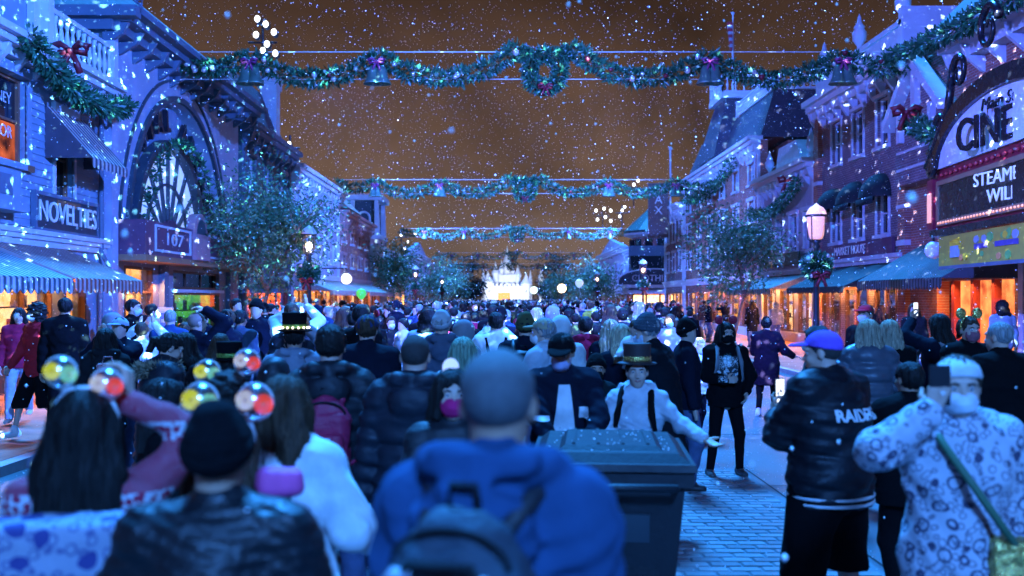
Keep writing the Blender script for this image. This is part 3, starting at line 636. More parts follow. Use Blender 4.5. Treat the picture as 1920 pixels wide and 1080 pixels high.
b.build('bulb_row', pm('warm_bulb', (.8, .4, .2), .3, 0, em=(1, .35, .12), es=.5), M_, smooth=True, kind='stuff')
MB(XFM).box(21.95, 22.3, 3.45, 4.55, -.5, .1).build('end_post', mred, M_); MB(XFM).box(22.02, 22.22, 3.6, 4.25, .1, .13).build('end_lamp', pm('end_lamp', (.5, .3, .25), .4, 0, em=(1, .42, .25), es=.35), M_)
def ell_pts(a, b_, z0, n=28): return [(18.55+a*math.cos(PI*k/n), z0+b_*math.sin(PI*k/n)) for k in range(n+1)]
b = MB(XFM); P0 = ell_pts(3.15, 1.12, 4.74); b.prism([(u, v, .0) for u, v in P0], (0, 0, .06)); b.build('arched_panel', pm('marquee_white', (.62, .65, .70), .5), M_)
P1 = ell_pts(3.6, 1.5, 4.70); b = MB(XFM)
for (a0, a1), (b0, b1) in zip(zip(P0, P1), zip(P0[1:], P1[1:])): b.hexa([(*a0, -.1), (*b0, -.1), (*b0, .16), (*a0, .16), (*a1, -.1), (*b1, -.1), (*b1, .16), (*a1, .16)])
b.build('arch_frame', black, M_)
def scroll(u, v, r, s, a0=0.): return [(u+s*r*(1-k/26)*math.cos(a0+k*.42), v+r*(1-k/26)*math.sin(a0+k*.42), .1) for k in range(22)]
for u, v, r, s, a in ((22.05, 4.85, .34, 1, 1.2), (20.4, 6.55, .42, 1, -.4), (18.9, 7.05, .5, -1, .2), (21.5, 5.65, .24, 1, .3)):
    MB(XFM).tube(scroll(u, v, r, s, a), [.085*(1-k/30) for k in range(22)], 7).build('scroll', black, M_, smooth=True)
MB(XFM).tube([(22.3, 4.85, .1), (21.7, 5.3, .1), (21.0, 5.9, .1), (20.8, 6.55, .1)], .09, 7).build('scroll', black, M_, smooth=True)
fr = (-.45/5.5, 1, 0)
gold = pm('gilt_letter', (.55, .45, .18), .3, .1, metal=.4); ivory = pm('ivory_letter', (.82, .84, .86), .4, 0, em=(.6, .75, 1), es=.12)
def mput(me, m, u, v, w): x = XFM(u, v, w); put_text(me, m, M_, x, (.45/5.5, -1, 0), (0, 0, 1))
mput(T_CIN, black, 18.25, 5.10, .09); mput(T_MST, black, 18.1, 5.58, .08); mput(T_ST1, ivory, 18.05, 4.18, .05); mput(T_ST2, ivory, 18.2, 3.84, .05)
S = wroot('cloth_banner', (9.6, 19, 2.6), 'olive yellow banner with painted flowers hung under the cinema marquee', 'banner')
MB(XFM).box(13.8, 21.7, 2.62, 3.26, .02, .05).build('banner_cloth', pm('banner_yellow', (.42, .36, .05), .7, .15), S); MB(XFM).box(13.8, 21.7, 2.55, 2.62, .01, .06).build('banner_edge', trimb, S)
fl = [pm('petal_%d' % i, c, .6) for i, c in enumerate(((.75, .55, .04), (.75, .30, .10), (.15, .45, .10), (.30, .36, .42)))]; b = MB(XFM); rr = random.Random(4)
for k in range(9):
    a = rad(150+k*14); MB(XFM).prism([(21.0, 3.12, .05), (21.0+.55*math.cos(a-.1), 3.12+.2*math.sin(a-.1)-.05, .05), (21.0+.62*math.cos(a), 3.12+.24*math.sin(a)-.08, .05), (21.0+.55*math.cos(a+.1), 3.12+.2*math.sin(a+.1)-.05, .05)], (0, 0, .02+.001*k)).build('painted_petal', fl[0], S)
for k in range(26):
    u = rr.uniform(14.2, 20.4); v = rr.choice((rr.uniform(2.7, 2.82), rr.uniform(3.08, 3.18))); r = rr.uniform(.05, .1)
    MB(XFM).prism([(u+r*1.6*math.cos(q), v+r*math.sin(q), .05) for q in [PI*2*i/7 for i in range(7)]], (0, 0, .008+.0006*k)).build('painted_flower', fl[rr.randrange(4)], S)
MB(XFM).box(20.5, 20.95, 2.78, 3.02, .05, .085).build('painted_notice', fl[3], S)
for u, w_ in ((19.4, .6), (18.2, 1.0), (16.9, .9), (15.6, 1.0)): MB(XFM).box(u-w_/2, u+w_/2, 2.90, 3.0, .05, .066).build('painted_word_band', pm('banner_purple', (.10, .07, .26), .7), S)
G = wroot('globe_lamp', (10.0, 22.6, 3.0), 'unlit white globe lamp at the corner under the cinema marquee', 'lamp')
MB().sphere((9.75, 22.6, 3.02), .2, 14).build('globe', pm('opal_glass', (.7, .72, .75), .25), G, smooth=True); MB().tube([(9.75, 22.6, 3.2), (9.75, 22.6, 3.45)], .03).build('stem', black, G)
grs = stripes('awning_charcoal_stripe', (.010, .013, .016), (.08, .09, .10), 'Y', .17); dg = pm('awning_dark_green', (.006, .014, .018), .8, .2, 6)
awning(B, XFR, 23.1, 28.6, 3.45, 2.42, 1.85, grs, .26, .19)
# brick market building with urns
B = wroot('brick_market_building', (XR, 34, 0), 'tall painted brick building with white parapet urns and three round green awnings', 'building')
hl = [(30.4, 32.2, .5, 2.3), (32.8, 35.0, .15, 2.3), (35.5, 37.6, .5, 2.3)]
up = [(31.0+k*2.2, 32.0+k*2.2, 3.95, 5.3) for k in range(3)]; up2 = [(31.0+k*2.2, 32.0+k*2.2, 6.75, 8.3) for k in range(3)]
wall(B, XFR, 29.9, 37.9, 0, 9.0, hl+up+up2, greybrick)
MB().box(XR+.4, XR+8, 29.7, 37.8, 0, 9.2).build('side_walls', redbrick, B)
for q in up+up2: window(B, XFR, *q, trimw, None, 1, 2); surround(B, XFR, *q, trimw, .08, .12)
for q in hl: shopfront(B, XFR, *q, lit_orange if q[2] > .3 else lit_red, pm('dark_wood', ()), 2)
for u in (29.4, 37.55): MB(XFR).box(u, u+.55, 0, 9.0, .0, .16).build('brick_pier', redbrick, B); MB(XFR).box(u-.04, u+.59, 3.5, 3.66, .0, .2).box(u-.04, u+.59, 4.6, 4.72, .0, .2).box(u-.04, u+.59, 6.2, 6.34, .0, .2).build('stone_band', trimw, B)
for q in up:                      # domed dutch awnings
    b = MB(XFR); n = 8; c = (q[0]+q[1])/2; r = .72; pts = []
    for i in range(n+1):
        a = PI*i/n
        for k in range(6): t = PI/2*k/5; pts.append((c-r*math.cos(a), 5.15+.85*math.cos(t)*math.sin(a)**.7 if False else 5.1+.8*math.sin(a)*math.cos(t)+.0*k, .02+.75*math.sin(t)*max(.25, math.sin(a))))
    b.add(pts, [(i*6+k, (i+1)*6+k, (i+1)*6+k+1, i*6+k+1) for i in range(n) for k in range(5)])
    b.box(c-r, c+r, 4.88, 5.1, .6, .63).build('round_awning', dg, B, smooth=True)
cornice(B, XFR, 29.7, 38.0, 2.85, .45, .3, trimw, name='shop_fascia'); cornice(B, XFR, 29.6, 38.1, 8.7, .7, .6, trimw, .8)
MB(XFR).box(29.7, 38.0, 9.4, 10.1, -.3, .1).box(29.6, 38.1, 10.1, 10.25, -.35, .2).build('parapet', trimw, B); MB().box(XR-.2, XR+6, 29.5, 29.8, 9.4, 10.6).build('parapet', trimw, B)
for u in (30.2, 33.9, 37.6): urn(B, XR+.1, u, 10.25, .95, trimw)
awning(B, XFR, 29.9, 35.9, 3.1, 2.3, 1.8, dg, .2, .3)
S = wroot('shop_sign', (XR, 34, 3.3), 'long maroon board reading MARKET HOUSE over the dark green awning', 'sign')
MB(XFR).box(30.3, 37.3, 3.32, 3.82, .1, .2).build('board', purp, S); put_text(T_MKT, pm('sign_letter_cream', ()), S, (XR-.22, 34, 3.56), (0, -1, 0), (0, 0, 1))
# small pale bakery
B = shop(1, 38.2, 46.3, 7.2, lav, 'pale two storey bakery with a white pediment and a striped awning', floors=1, nwin=4, lit=lit_warm, aw=stripes('awning_pale_stripe', (.30, .28, .27), (.09, .10, .12), 'Y', .3), shops=3)
MB(XFR).prism([(39.2, 7.3, -.2), (43.0, 7.3, -.2), (42.4, 8.3, -.2), (39.9, 8.3, -.2)], (0, 0, .5)).build('pediment', trimw, B); urn(B, XR-.1, 38.6, 7.4, .8, trimw); urn(B, XR-.1, 44.6, 7.4, .8, trimw)
S = wroot('shop_sign', (XR, 42, 3.2), 'dark green board reading FRESH BAKED on the pale bakery', 'sign')
MB(XFR).box(39.4, 45.4, 3.28, 3.80, .28, .36).build('board', pm('sign_green', (.015, .06, .035), .5), S); put_text(T_FRE, pm('sign_letter_cream', ()), S, (XR-.38, 42.4, 3.54), (0, -1, 0), (0, 0, 1))
# mansard block with balustrade, corner tower platform and flag
B = shop(1, 46.6, 66, 9.4, redbrick, 'tall brick block with dark mansard roof, white cresting balustrade and flag', floors=3, nwin=6, roof='mansard', lit=lit_orange, shops=5)
balustrade(B, [(XR+6.5, 47.6, 0), (XR+.95, 47.6, 0), (XR+.95, 55, 0)], 11.95, .75, trimw, .3)
b = MB(); b.box(XR-.3, XR+2.6, 55.2, 60, 9.4, 9.8); b.hexa([(XR-.4, 55.0, 9.8), (XR+2.8, 55.0, 9.8), (XR+2.8, 60.4, 9.8), (XR-.4, 60.4, 9.8), (XR+.5, 56, 13.2), (XR+2.0, 56, 13.2), (XR+2.0, 59, 13.2), (XR+.5, 59, 13.2)]); b.build('tower_roof', roofm, B)
MB().box(XR+.2, XR+2.3, 55.8, 59.3, 13.2, 13.5).build('tower_platform', trimw, B); balustrade(B, [(XR+.3, 59.2, 0), (XR+.3, 55.9, 0), (XR+2.2, 55.9, 0)], 13.5, 1.0, trimw, .45, .06)
F = wroot('flag_pole', (XR+1.1, 57, 13.5), 'thin white flagpole with furled striped flag on the mansard tower', 'flagpole')
MB().tube([(XR+1.1, 57, 13.4), (XR+1.1, 57, 18.2)], [.07, .035]).sphere((XR+1.1, 57, 18.25), .09, 8).build('pole', trimw, F)
b = MB(); b.cur = 0
for k in range(9):
    b.cur = k % 2; z = 16.1+k*.18; ww = .10+.035*k; b.box(XR+.98-ww*.6, XR+1.05, 56.9-.08, 56.9+.08, z, z+.18)
b.build('flag', [pm('flag_red', (.30, .03, .04), .8), pm('flag_white', (.30, .26, .28), .8)], F)
F = wroot('flag_pole', (XR-.6, 68.2, 0), 'slim white pole with ball top beside the second garland', 'flagpole')
MB().tube([(XR-.6, 68.2, 7.0), (XR-.6, 68.2, 12.2)], .06).sphere((XR-.6, 68.2, 12.2), .13, 8).build('pole', trimw, F)
B = shop(1, 66.3, 74, 8.2, greybrick, 'narrow dark brick building before the conical turret', floors=2, nwin=3, lit=lit_orange)
S = wroot('blade_sign', (XR-1, 70, 6), 'tall vertical blade sign with letters beside the turret building', 'sign')
MB().box(XR-1.9, XR-.5, 69.6, 69.9, 6.2, 10.0).build('board', pm('blade_brown', (.16, .09, .08), .6), S)
for k, me in enumerate(T_MAX): put_text(me, pm('sign_letter_cream', ()), S, (XR-1.2, 69.58, 9.55-k*.74), (1, 0, 0), (0, 0, 1))
# turret building with clothiers canopy
B = wroot('turret_building', (XR+1.5, 83, 0), 'corner shop with green conical turret roof and white canopy', 'building')
MB().lathe((XR+1.2, 83, 0), [(2.5, 0), (2.5, 7.4)], 16).build('turret_wall', redbrick, B); MB().lathe((XR+1.2, 83, 7.4), [(3.2, -.15), (3.25, .1), (1.5, 1.7), (.25, 3.0), (.001, 3.1)], 16).build('turret_roof', pm('green_slate', (.035, .075, .07), .5, .2, 8), B)
MB().lathe((XR+1.2, 83, 7.25), [(2.55, -.3), (3.2, -.1), (3.25, .05)], 16).build('turret_eaves', trimw, B)
b = MB(); 
for k in range(8): a = PI+PI*k/8+.2; b.box(XR+1.2+2.52*math.cos(a)-.35, XR+1.2+2.52*math.cos(a)+.35, 83+2.52*math.sin(a)-.1, 83+2.52*math.sin(a)+.1, 5.6, 6.8)
b.build('turret_windows', dark_glass, B)
for k in range(2): awning(B, lambda u, v, w: (u, 80.6-w, v), XR-1.8+k*2.6, XR+.7+k*2.6, 5.6, 4.4, 1.0, dg, .2, .3)
MB().box(XR-1.9, XR+4.2, 80.4, 80.6, 2.4, 6.2).build('street_wall', trimb, B)
MB().box(XR-1.6, XR+4, 80.1, 80.35, .3, 2.2).build('display_backdrop', lit_warm, B)
for k in range(6): MB().box(XR-1.75+k*1.1, XR-1.6+k*1.1, 79.9, 80.1, .1, 2.3).build('shop_mullion', pm('dark_wood', ()), B)
MB().box(XR-2.4, XR+4.4, 77.4, 80.4, 2.35, 2.55).box(XR-2.5, XR+4.4, 77.3, 80.4, 2.75, 3.0).build('canopy', trimw, B)
awning(B, lambda u, v, w: (u, 77.3-w, v), XR-2.4, XR+4.4, 2.6, 2.5, .12, trimw, .2, .25)
b = MB(); b.lathe((XR+3.2, 78.5, 3.0), [(.6, 0), (.25, .8), (.06, 1.5), (.001, 2.2)], 10); b.build('canopy_finial', trimw, B)
S = wroot('shop_sign', (XR, 77.6, 3), 'arched dark sign reading CLOTHIERS on the white canopy', 'sign')
b = MB(); b.prism([(XR-.3+2.75*math.cos(PI*k/14), 77.5, 3.02+.35+.85*math.sin(PI*k/14)) for k in range(15)]+[(XR-3.05, 77.5, 3.02), (XR+2.45, 77.5, 3.02)], (0, .15, 0)); b.build('board', pm('sign_navy', ()), S); put_text(T_CLO, trimw, S, (XR-.3, 77.46, 3.5), (1, 0, 0), (0, 0, 1))
MB().tube([(XR-.3+2.78*math.cos(PI*k/14), 77.48, 3.37+.88*math.sin(PI*k/14)) for k in range(15)], .05, 6).build('sign_rim', trimw, S)
shop(1, 98, 124, 7.0, lav, 'far lavender shop row on the right near the floodlights', floors=1, nwin=6, roof='gable')
shop(1, 125, 152, 6.2, greybrick, 'farthest brick shop row on the right before the castle', floors=1, nwin=6)
shop(1, 86, 97.6, 6.4, trimw, 'white shop behind the canopy corner on the right', floors=1, nwin=4)

# lit wall clock on the left
C = wroot('hanging_clock', (XL+1.6, 52, 3), 'round lit clock sign hanging over the left shop fronts', 'clock')
MB().prism([(XL+1.3+.32*math.cos(2*PI*k/20), 51.8, 2.95+.32*math.sin(2*PI*k/20)) for k in range(20)], (0, .2, 0)).build('clock_case', brass, C)
MB().prism([(XL+1.3+.27*math.cos(2*PI*k/20), 51.77, 2.95+.27*math.sin(2*PI*k/20)) for k in range(20)], (0, .02, 0)).build('clock_face', pm('lit_dial', (.8, .8, .75), .4, 0, em=(1, .92, .8), es=1.2), C)
MB().box(XL+1.28, XL+1.32, 51.74, 51.76, 2.95, 3.22).box(XL+1.3, XL+1.5, 51.74, 51.76, 2.93, 2.97).build('clock_hand', black, C); MB().tube([(XL, 51.9, 3.5), (XL+1.3, 51.9, 3.5), (XL+1.3, 51.9, 3.35)], .03).build('bracket', black, C)

# ---------------------------------------------------------------- generic floodlit castle at the street's end
stone = pm('pale_castle_stone', (.62, .62, .66), .7, .12, .6); spire = pm('pale_castle_roof', (.45, .50, .62), .5)
C = wroot('castle', (2, 372, 0), 'floodlit white castle at the end of the street', 'castle')
MB().box(-4.6, 7.0, 369, 380, 0, 6.6).build('gatehouse', stone, C)
for k in range(8): MB().box(-4.6+k*1.55, -3.7+k*1.55, 368.9, 369.4, 6.6, 7.5).build('merlon', stone, C)
MB().box(-2.2, 2.2, 368.9, 369.05, .2, 4.2).build('gate_opening', emit('castle_gate_glow', (1, .35, .12), .9), C)
MB().box(-2.0, 4.4, 374, 382, 6.6, 11.0).build('keep', stone, C)
for x, y, r, h, sp in ((-6.0, 369.5, 1.7, 8.2, 4.2), (8.2, 369.5, 1.7, 7.4, 4.0), (-3.2, 375, 1.2, 11.5, 4.4), (5.2, 375, 1.1, 10.8, 4.0), (1.2, 377, 1.3, 15.5, 6.5), (-.9, 376, .8, 13, 3.6), (3.2, 376, .7, 12.4, 3.2), (-16.5, 376, .9, 7.5, 4.0), (14.0, 375, 1.0, 9.5, 4.0), (-7.8, 376, .6, 10, 4), (10.0, 376, .6, 9, 4)):
    MB().lathe((x, y, 0), [(r, 0), (r, h-.8), (r*1.2, h-.5), (r*1.2, h)], 12).build('tower', stone, C)
    MB().lathe((x, y, h), [(r*1.25, 0), (r*.55, sp*.45), (.02, sp)], 12).build('spire', spire, C)
def area(name, loc, target, col, watts, sx, sy):
    d = bpy.data.lights.new(name, 'AREA'); o = bpy.data.objects.new(name, d); COL.objects.link(o); d.shape = 'RECTANGLE'; d.size = sx; d.size_y = sy; d.energy = watts; d.color = col
    o.location = loc; aim(o, target); return o
area('castle_flood', (-9, 340, 4), (0, 372, 10), (.72, .84, 1.0), 3400, 4, 2); area('castle_flood', (12, 340, 4), (3, 372, 10), (.78, .86, 1.0), 3400, 4, 2)

# area lights added over the shop windows for warm spill under the awnings
def shop_fill(side, u0, u1, watts):
    x = (XL+.12) if side < 0 else (XR-.12); o = area('added_shop_fill', (x, (u0+u1)/2, 2.42), (x-side*1.6, (u0+u1)/2, .2), (1, .40, .12), watts, .05, u1-u0)
    o.rotation_euler = (0, rad(38)*side, 0); o.data.shape = 'RECTANGLE'
shop_fill(1, 30.2, 37.6, 150); shop_fill(1, 38.6, 46, 150); shop_fill(1, 47, 62, 180); shop_fill(-1, 15.4, 21.2, 90); shop_fill(-1, 24.8, 27.2, 60); shop_fill(-1, 44.6, 70, 240); shop_fill(1, 23.6, 27.4, 60)
# ================================================================ greenery, garlands, lamps, bin
pine = pm('pine_needles', (.018, .11, .05), .7, .3, 20); frost = pm('frosted_needles', (.14, .28, .24), .6, .2, 20)
leafA = pm('olive_leaf', (.05, .16, .07), .55, .3, 12); leafB = pm('olive_leaf_pale', (.10, .21, .12), .5, .3, 12); bark = pm('bark', (.16, .13, .11), .85, .3, 9, .6, 20)
redbow = pm('red_ribbon', (.16, .010, .02), .5); silver = pm('silver_bauble', (.75, .72, .66), .22, 0, metal=.6); bellm = pm('verdigris_bell', (.10, .20, .15), .35, .2, 6, metal=.35); wirem = pm('steel_wire', (.5, .52, .55), .4)
def leaf_quads(C, D, ln, wd, rng):
    """one bent leaf (two quads) per centre C pointing along D"""
    n = len(C); D = D/np.maximum(np.linalg.norm(D, axis=1, keepdims=True), 1e-6)
    R = rng.normal(size=(n, 3)); S = np.cross(D, R); S /= np.maximum(np.linalg.norm(S, axis=1, keepdims=True), 1e-6); U = np.cross(S, D)
    l = ln*rng.uniform(.7, 1.3, (n, 1)); w = wd*rng.uniform(.7, 1.3, (n, 1)); bend = rng.uniform(-.25, .25, (n, 1))*l
    p = [C-S*w*.35, C+S*w*.35, C+D*l*.55-S*w+U*bend*.4, C+D*l*.55+S*w+U*bend*.4, C+D*l-S*w*.15+U*bend, C+D*l+S*w*.15+U*bend]
    V = np.stack(p, 1).reshape(-1, 3); b = np.arange(n)[:, None]*6
    Q = np.concatenate([b+np.array([[0, 1, 3, 2]]), b+np.array([[2, 3, 5, 4]])], 1).reshape(-1, 4); return V, Q
def foliage(name, C, D, ln, wd, mats, probs, parent, rng):
    V, Q = leaf_quads(C, D, ln, wd, rng); mi = np.repeat(rng.choice(len(mats), len(C), p=probs), 2)
    me = np_mesh(name, V, Q, False, mi)
    for m in mats: me.materials.append(m)
    o = link(name, me, None, parent)
    if parent is not None and parent.name in WORLD_ROOTS: o.matrix_parent_inverse = parent.matrix_basis.inverted()
    return o
def along(path, n, rng):
    P = np.array(path, float); seg = np.linalg.norm(np.diff(P, axis=0), axis=1); cum = np.r_[0, np.cumsum(seg)]; t = rng.uniform(0, cum[-1], n)
    i = np.clip(np.searchsorted(cum, t)-1, 0, len(seg)-1); f = ((t-cum[i])/seg[i])[:, None]; C = P[i]*(1-f)+P[i+1]*f; T = (P[i+1]-P[i])/seg[i][:, None]; return C, T
def pine_rope(name, path, n, r, parent, seed, ln=.17, wd=.03, pf=.13):
    rng = np.random.default_rng(seed); C, T = along(path, n, rng); R = rng.normal(size=(n, 3)); R -= T*np.sum(R*T, 1, keepdims=True); R /= np.linalg.norm(R, axis=1, keepdims=True)
    lump = 1+.18*np.sin(C[:, :1]*9)+.12*np.sin(C[:, :1]*23+1)
    C2 = C+R*r*.45*lump*rng.uniform(.3, 1, (n, 1)); return foliage(name, C2, R+T*rng.uniform(-.9, .9, (n, 1)), ln, wd, [pine, frost], [1-pf, pf], parent, rng)
def bow(B, x, y, z, s, mat=redbow):
    b = MB()
    for q in (-1, 1):
        b.tube([(x, y, z), (x+q*.12*s, y-.02, z+.09*s), (x+q*.22*s, y-.02, z+.05*s), (x+q*.2*s, y-.02, z-.04*s), (x, y, z)], [.03*s, .05*s, .055*s, .045*s, .03*s], 6)
        b.tube([(x, y, z), (x+q*.06*s, y-.02, z-.12*s), (x+q*.12*s, y-.02, z-.28*s)], [.03*s, .04*s, .045*s], 6)
    return b.sphere((x, y-.03, z), .05*s, 8).build('bow', mat, B, smooth=True)
BELL = [(.001, .0), (.05, -.01), (.10, -.06), (.13, -.16), (.15, -.30), (.20, -.40), (.24, -.46), (.22, -.46), (.14, -.30)]
def garland(Y, z, label, n, orn, seed, lo=1.0):
    B = wroot('street_garland', (1.15, Y, z), label, 'garland', 'garlands strung across the street')
    xs = [XL+.15, -7.1, -3.55, .45]; xs2 = [1.85, 5.75, 9.45, XR-.1]; path1 = []; path2 = []
    for xx, path in ((xs, path1), (xs2, path2)):
        for a, b in zip(xx, xx[1:]):
            for k in range(11):
                t = k/10
                if k == 0 and path: continue
                path.append((a+(b-a)*t, Y, z-(.70 if abs(b-a) > 3 else .35)*4*t*(1-t)*(.9 if b < 12 else .6)+(.28*t**3 if b == .45 else 0)+(.28*(1-t)**3 if a == 1.85 else 0)))
    pine_rope('garland_strand', path1, n, .42, B, seed, .18*lo, .03*lo); pine_rope('garland_strand', path2, n, .42, B, seed+1, .18*lo, .03*lo)
    wc = (1.15, z-.40); wp = [(wc[0]+.44*math.sin(2*PI*k/24), Y, wc[1]+.48*math.cos(2*PI*k/24)) for k in range(25)]
    pine_rope('wreath', wp, int(n*.45), .34, B, seed+2, .18*lo, .03*lo)
    for a, b in (((.45, z+.2), (.75, z-.05)), ((1.85, z+.2), (1.55, z-.05))): pine_rope('garland_strand', [(a[0], Y, a[1]), (b[0], Y, b[1])], int(n*.12), .34, B, seed+3, .17*lo, .026*lo)
    bow(B, wc[0], Y-.25, wc[1]-.5, .9)
    b = MB()
    for x0, x1, zz in ((XL+.4, XR-.4, z+.15), (XL+.4, XR-2, z-.62)): b.tube([(x0, Y+.05, zz), (x1, Y+.05, zz)], .010*lo, 4)
    b.build('wire', wirem, B)
    for x in (-7.1, -3.55, 5.75, 9.45):
        for q in ((0,) if orn < 6 else (-.12, .14)):
            o = MB().lathe((x+q, Y-.2, z-.28), [(r*1.15, h*1.15) for r, h in BELL], 12).build('bell', bellm, B, smooth=True)
        bow(B, x, Y-.28, z-.2, 1.0, pm('plum_ribbon', (.22, .03, .12), .5))
    rng = np.random.default_rng(seed+9)
    for path in (path1, path2):
        C, T = along(path, orn, rng)
        for c in C: MB().sphere((c[0], Y-.2-rng.uniform(0, .08), c[2]+rng.uniform(-.16, .14)), rng.uniform(.06, .095), 8).build('bauble', silver if rng.random() < .75 else redbow, B, smooth=True)
    return B
garland(28, 8.72, 'nearest frosted pine garland with hanging wreath and green bells over the street', 4200, 18, 11)
garland(55, 8.35, 'second pine garland from the camera with wreath across the street', 2300, 8, 31, 1.25)
garland(89, 8.05, 'third pine garland from the camera with a small wreath', 1600, 5, 51, 1.35)
garland(135, 8.0, 'fourth pine garland from the camera crossing before the castle spire', 900, 0, 71, 1.5)
garland(172, 7.8, 'fifth and farthest pine garland crossing in front of the castle', 800, 0, 91, 1.7)
def swag(label, path, n, seed, r=.34):
    B = wroot('facade_garland', path[0], label, 'garland'); pine_rope('garland_strand', path, n, r, B, seed); return B
def sagpath(a, b, sag, n=9): return [(a[0]+(b[0]-a[0])*k/n, a[1]+(b[1]-a[1])*k/n, a[2]+(b[2]-a[2])*k/n-sag*4*(k/n)*(1-k/n)) for k in range(n+1)]
g = swag('dark pine swag below the rooftop balustrade of the clapboard shop', sagpath((XL+.6, 18.6, 6.85), (XL+.6, 23.6, 6.5), .5), 1500, 201); bow(g, XL+.8, 20.0, 6.9, 1.6)
g = swag('pine swag with red bow on the front of the pale bakery', sagpath((XR-.6, 46, 5.9), (XR-.6, 38.6, 6.5), .55), 1500, 203); bow(g, XR-.8, 39.4, 6.6, 1.6)
g = swag('pine swag with red bow beside the arched cinema panel', sagpath((XR-1.6, 25.5, 6.5), (XR-1.8, 22.2, 5.6), .2), 1500, 205, .5); bow(g, XR-1.9, 25.0, 6.6, 1.6)
swag('heavy dark pine swag along the cinema eaves', sagpath((XR-.9, 29.0, 8.9), (XR-1.2, 18.0, 8.5), .25), 2200, 207, .5)
swag('pine swag along the front of the mansard block', sagpath((XR-.5, 64, 8.4), (XR-.5, 50, 8.9), .8), 1400, 209, .5)
swag('pine swag draped round the arcade fan window', [(XL+.1, UC-3.02*math.cos(PI*(.02+.96*k/20)), Z0+3.02*math.sin(PI*(.02+.96*k/20))) for k in range(21)], 600, 211, .16)

# ---------------------------------------------------------------- trees
def tree(x, y, h, cr, label, seed, nleaf=9000, ls=.105, trunk=1.7, squash=1.0, mats=(leafA, leafB), pr=(.55, .45), z0=SW, bare=False):
    rng = np.random.default_rng(seed); rr = random.Random(seed); B = wroot('street_tree', (x, y, z0), label, 'tree', 'trees along the pavements')
    b = MB(); tips = []
    def branch(p, d, l, r, lev):
        pts = [p]; q = p
        for k in range(4):
            d = (d+Vector((rr.uniform(-.16, .16), rr.uniform(-.16, .16), rr.uniform(-.02, .1)))).normalized(); q = q+d*l/4; pts.append(q)
        b.tube(pts, [r*(1-.13*k) for k in range(5)], 7 if lev < 2 else 5, False)
        if lev >= 2: tips.extend(pts[1:])
        if lev == 3: return
        for k in range(rr.choice((3, 4)) if lev else 4):
            a = rr.uniform(0, 2*PI); sp = .55 if lev == 0 else .8
            nd = (d+Vector((math.cos(a)*sp, math.sin(a)*sp, rr.uniform(-.1, .25)))).normalized(); branch(pts[rr.choice((3, 4)) if lev else 4], nd, l*rr.uniform(.6, .8)*(1 if lev else .62*h/trunk/2.0), r*.58, lev+1)
    branch(Vector((x, y, z0-.02)), Vector((rr.uniform(-.05, .05), 0, 1)), trunk, .085*h/4.5, 0)
    b.build('trunk', bark, B, smooth=True)
    if bare: return B
    zc = z0+trunk*.9+(h-trunk)*.5; hz = (h-trunk)*.58*squash
    nc = 46; K = rng.normal(size=(nc, 3)); K /= np.linalg.norm(K, axis=1, keepdims=True); K *= rng.uniform(.25, 1.0, (nc, 1))**.6
    K = K*np.array([cr, cr, hz])+np.array([x, y, zc]); T = np.array([tuple(t) for t in tips]); T = T[rng.choice(len(T), min(len(T), 60), replace=False)] if len(T) else K
    K = np.concatenate([K, T]); K = K[(((K-np.array([x, y, zc]))/np.array([cr*1.1, cr*1.1, hz*1.15]))**2).sum(1) < 1.15]
    i = rng.integers(0, len(K), nleaf); sz = rng.uniform(.18, .42, (len(K), 1))*cr/1.7; off = rng.normal(size=(nleaf, 3)); C = K[i]+off*sz[i]*np.array([1, 1, .75])
    D = off*.6+rng.normal(size=(nleaf, 3))*.7+np.array([0, 0, -.25]); foliage('crown', C, D, ls, ls*.2, list(mats), pr, B, rng); return B
tree(-7.45, 30.2, 6.3, 2.1, 'airy olive tree on the left pavement before the arcade arch', 1, 8500, .125, 2.1)
tree(8.2, 36.0, 5.2, 1.65, 'bushy olive tree on the right pavement before the brick block', 2, 7500, .14, 2.0)
tree(-7.4, 70, 5.8, 1.9, 'dark street tree before the red brick shop on the left', 3, 7000, .2, 2.0)
tree(-6.6, 104, 6.0, 2.5, 'pale street tree on the far left pavement', 4, 5000, .26, 1.6, mats=(leafB, leafA))
tree(8.6, 96, 6.0, 2.7, 'pale street tree on the far right pavement', 5, 5000, .26, 1.6, mats=(leafB, leafA))
tree(7.6, 130, 6.0, 2.8, 'rounded pale tree far right before the castle', 6, 4000, .3, 1.6, mats=(leafB, leafA))
tree(-6.8, 140, 6.4, 2.8, 'rounded pale tree far left before the castle', 7, 4000, .3, 1.6, mats=(leafB, leafA))
dk = pm('dark_evergreen_leaf', (.02, .04, .035), .7)
tree(-6.2, 182, 8.5, 3.2, 'dark evergreen left of the castle gate', 8, 5000, .4, 1.0, 1.3, (dk, dk)); tree(9.6, 182, 9.0, 3.6, 'dark evergreen right of the castle gate', 9, 5000, .4, 1.0, 1.3, (dk, dk))
tree(-8.6, 160, 9.5, 2.6, 'bare branching tree behind the far left shops', 10, 0, .3, 4.0, bare=True)

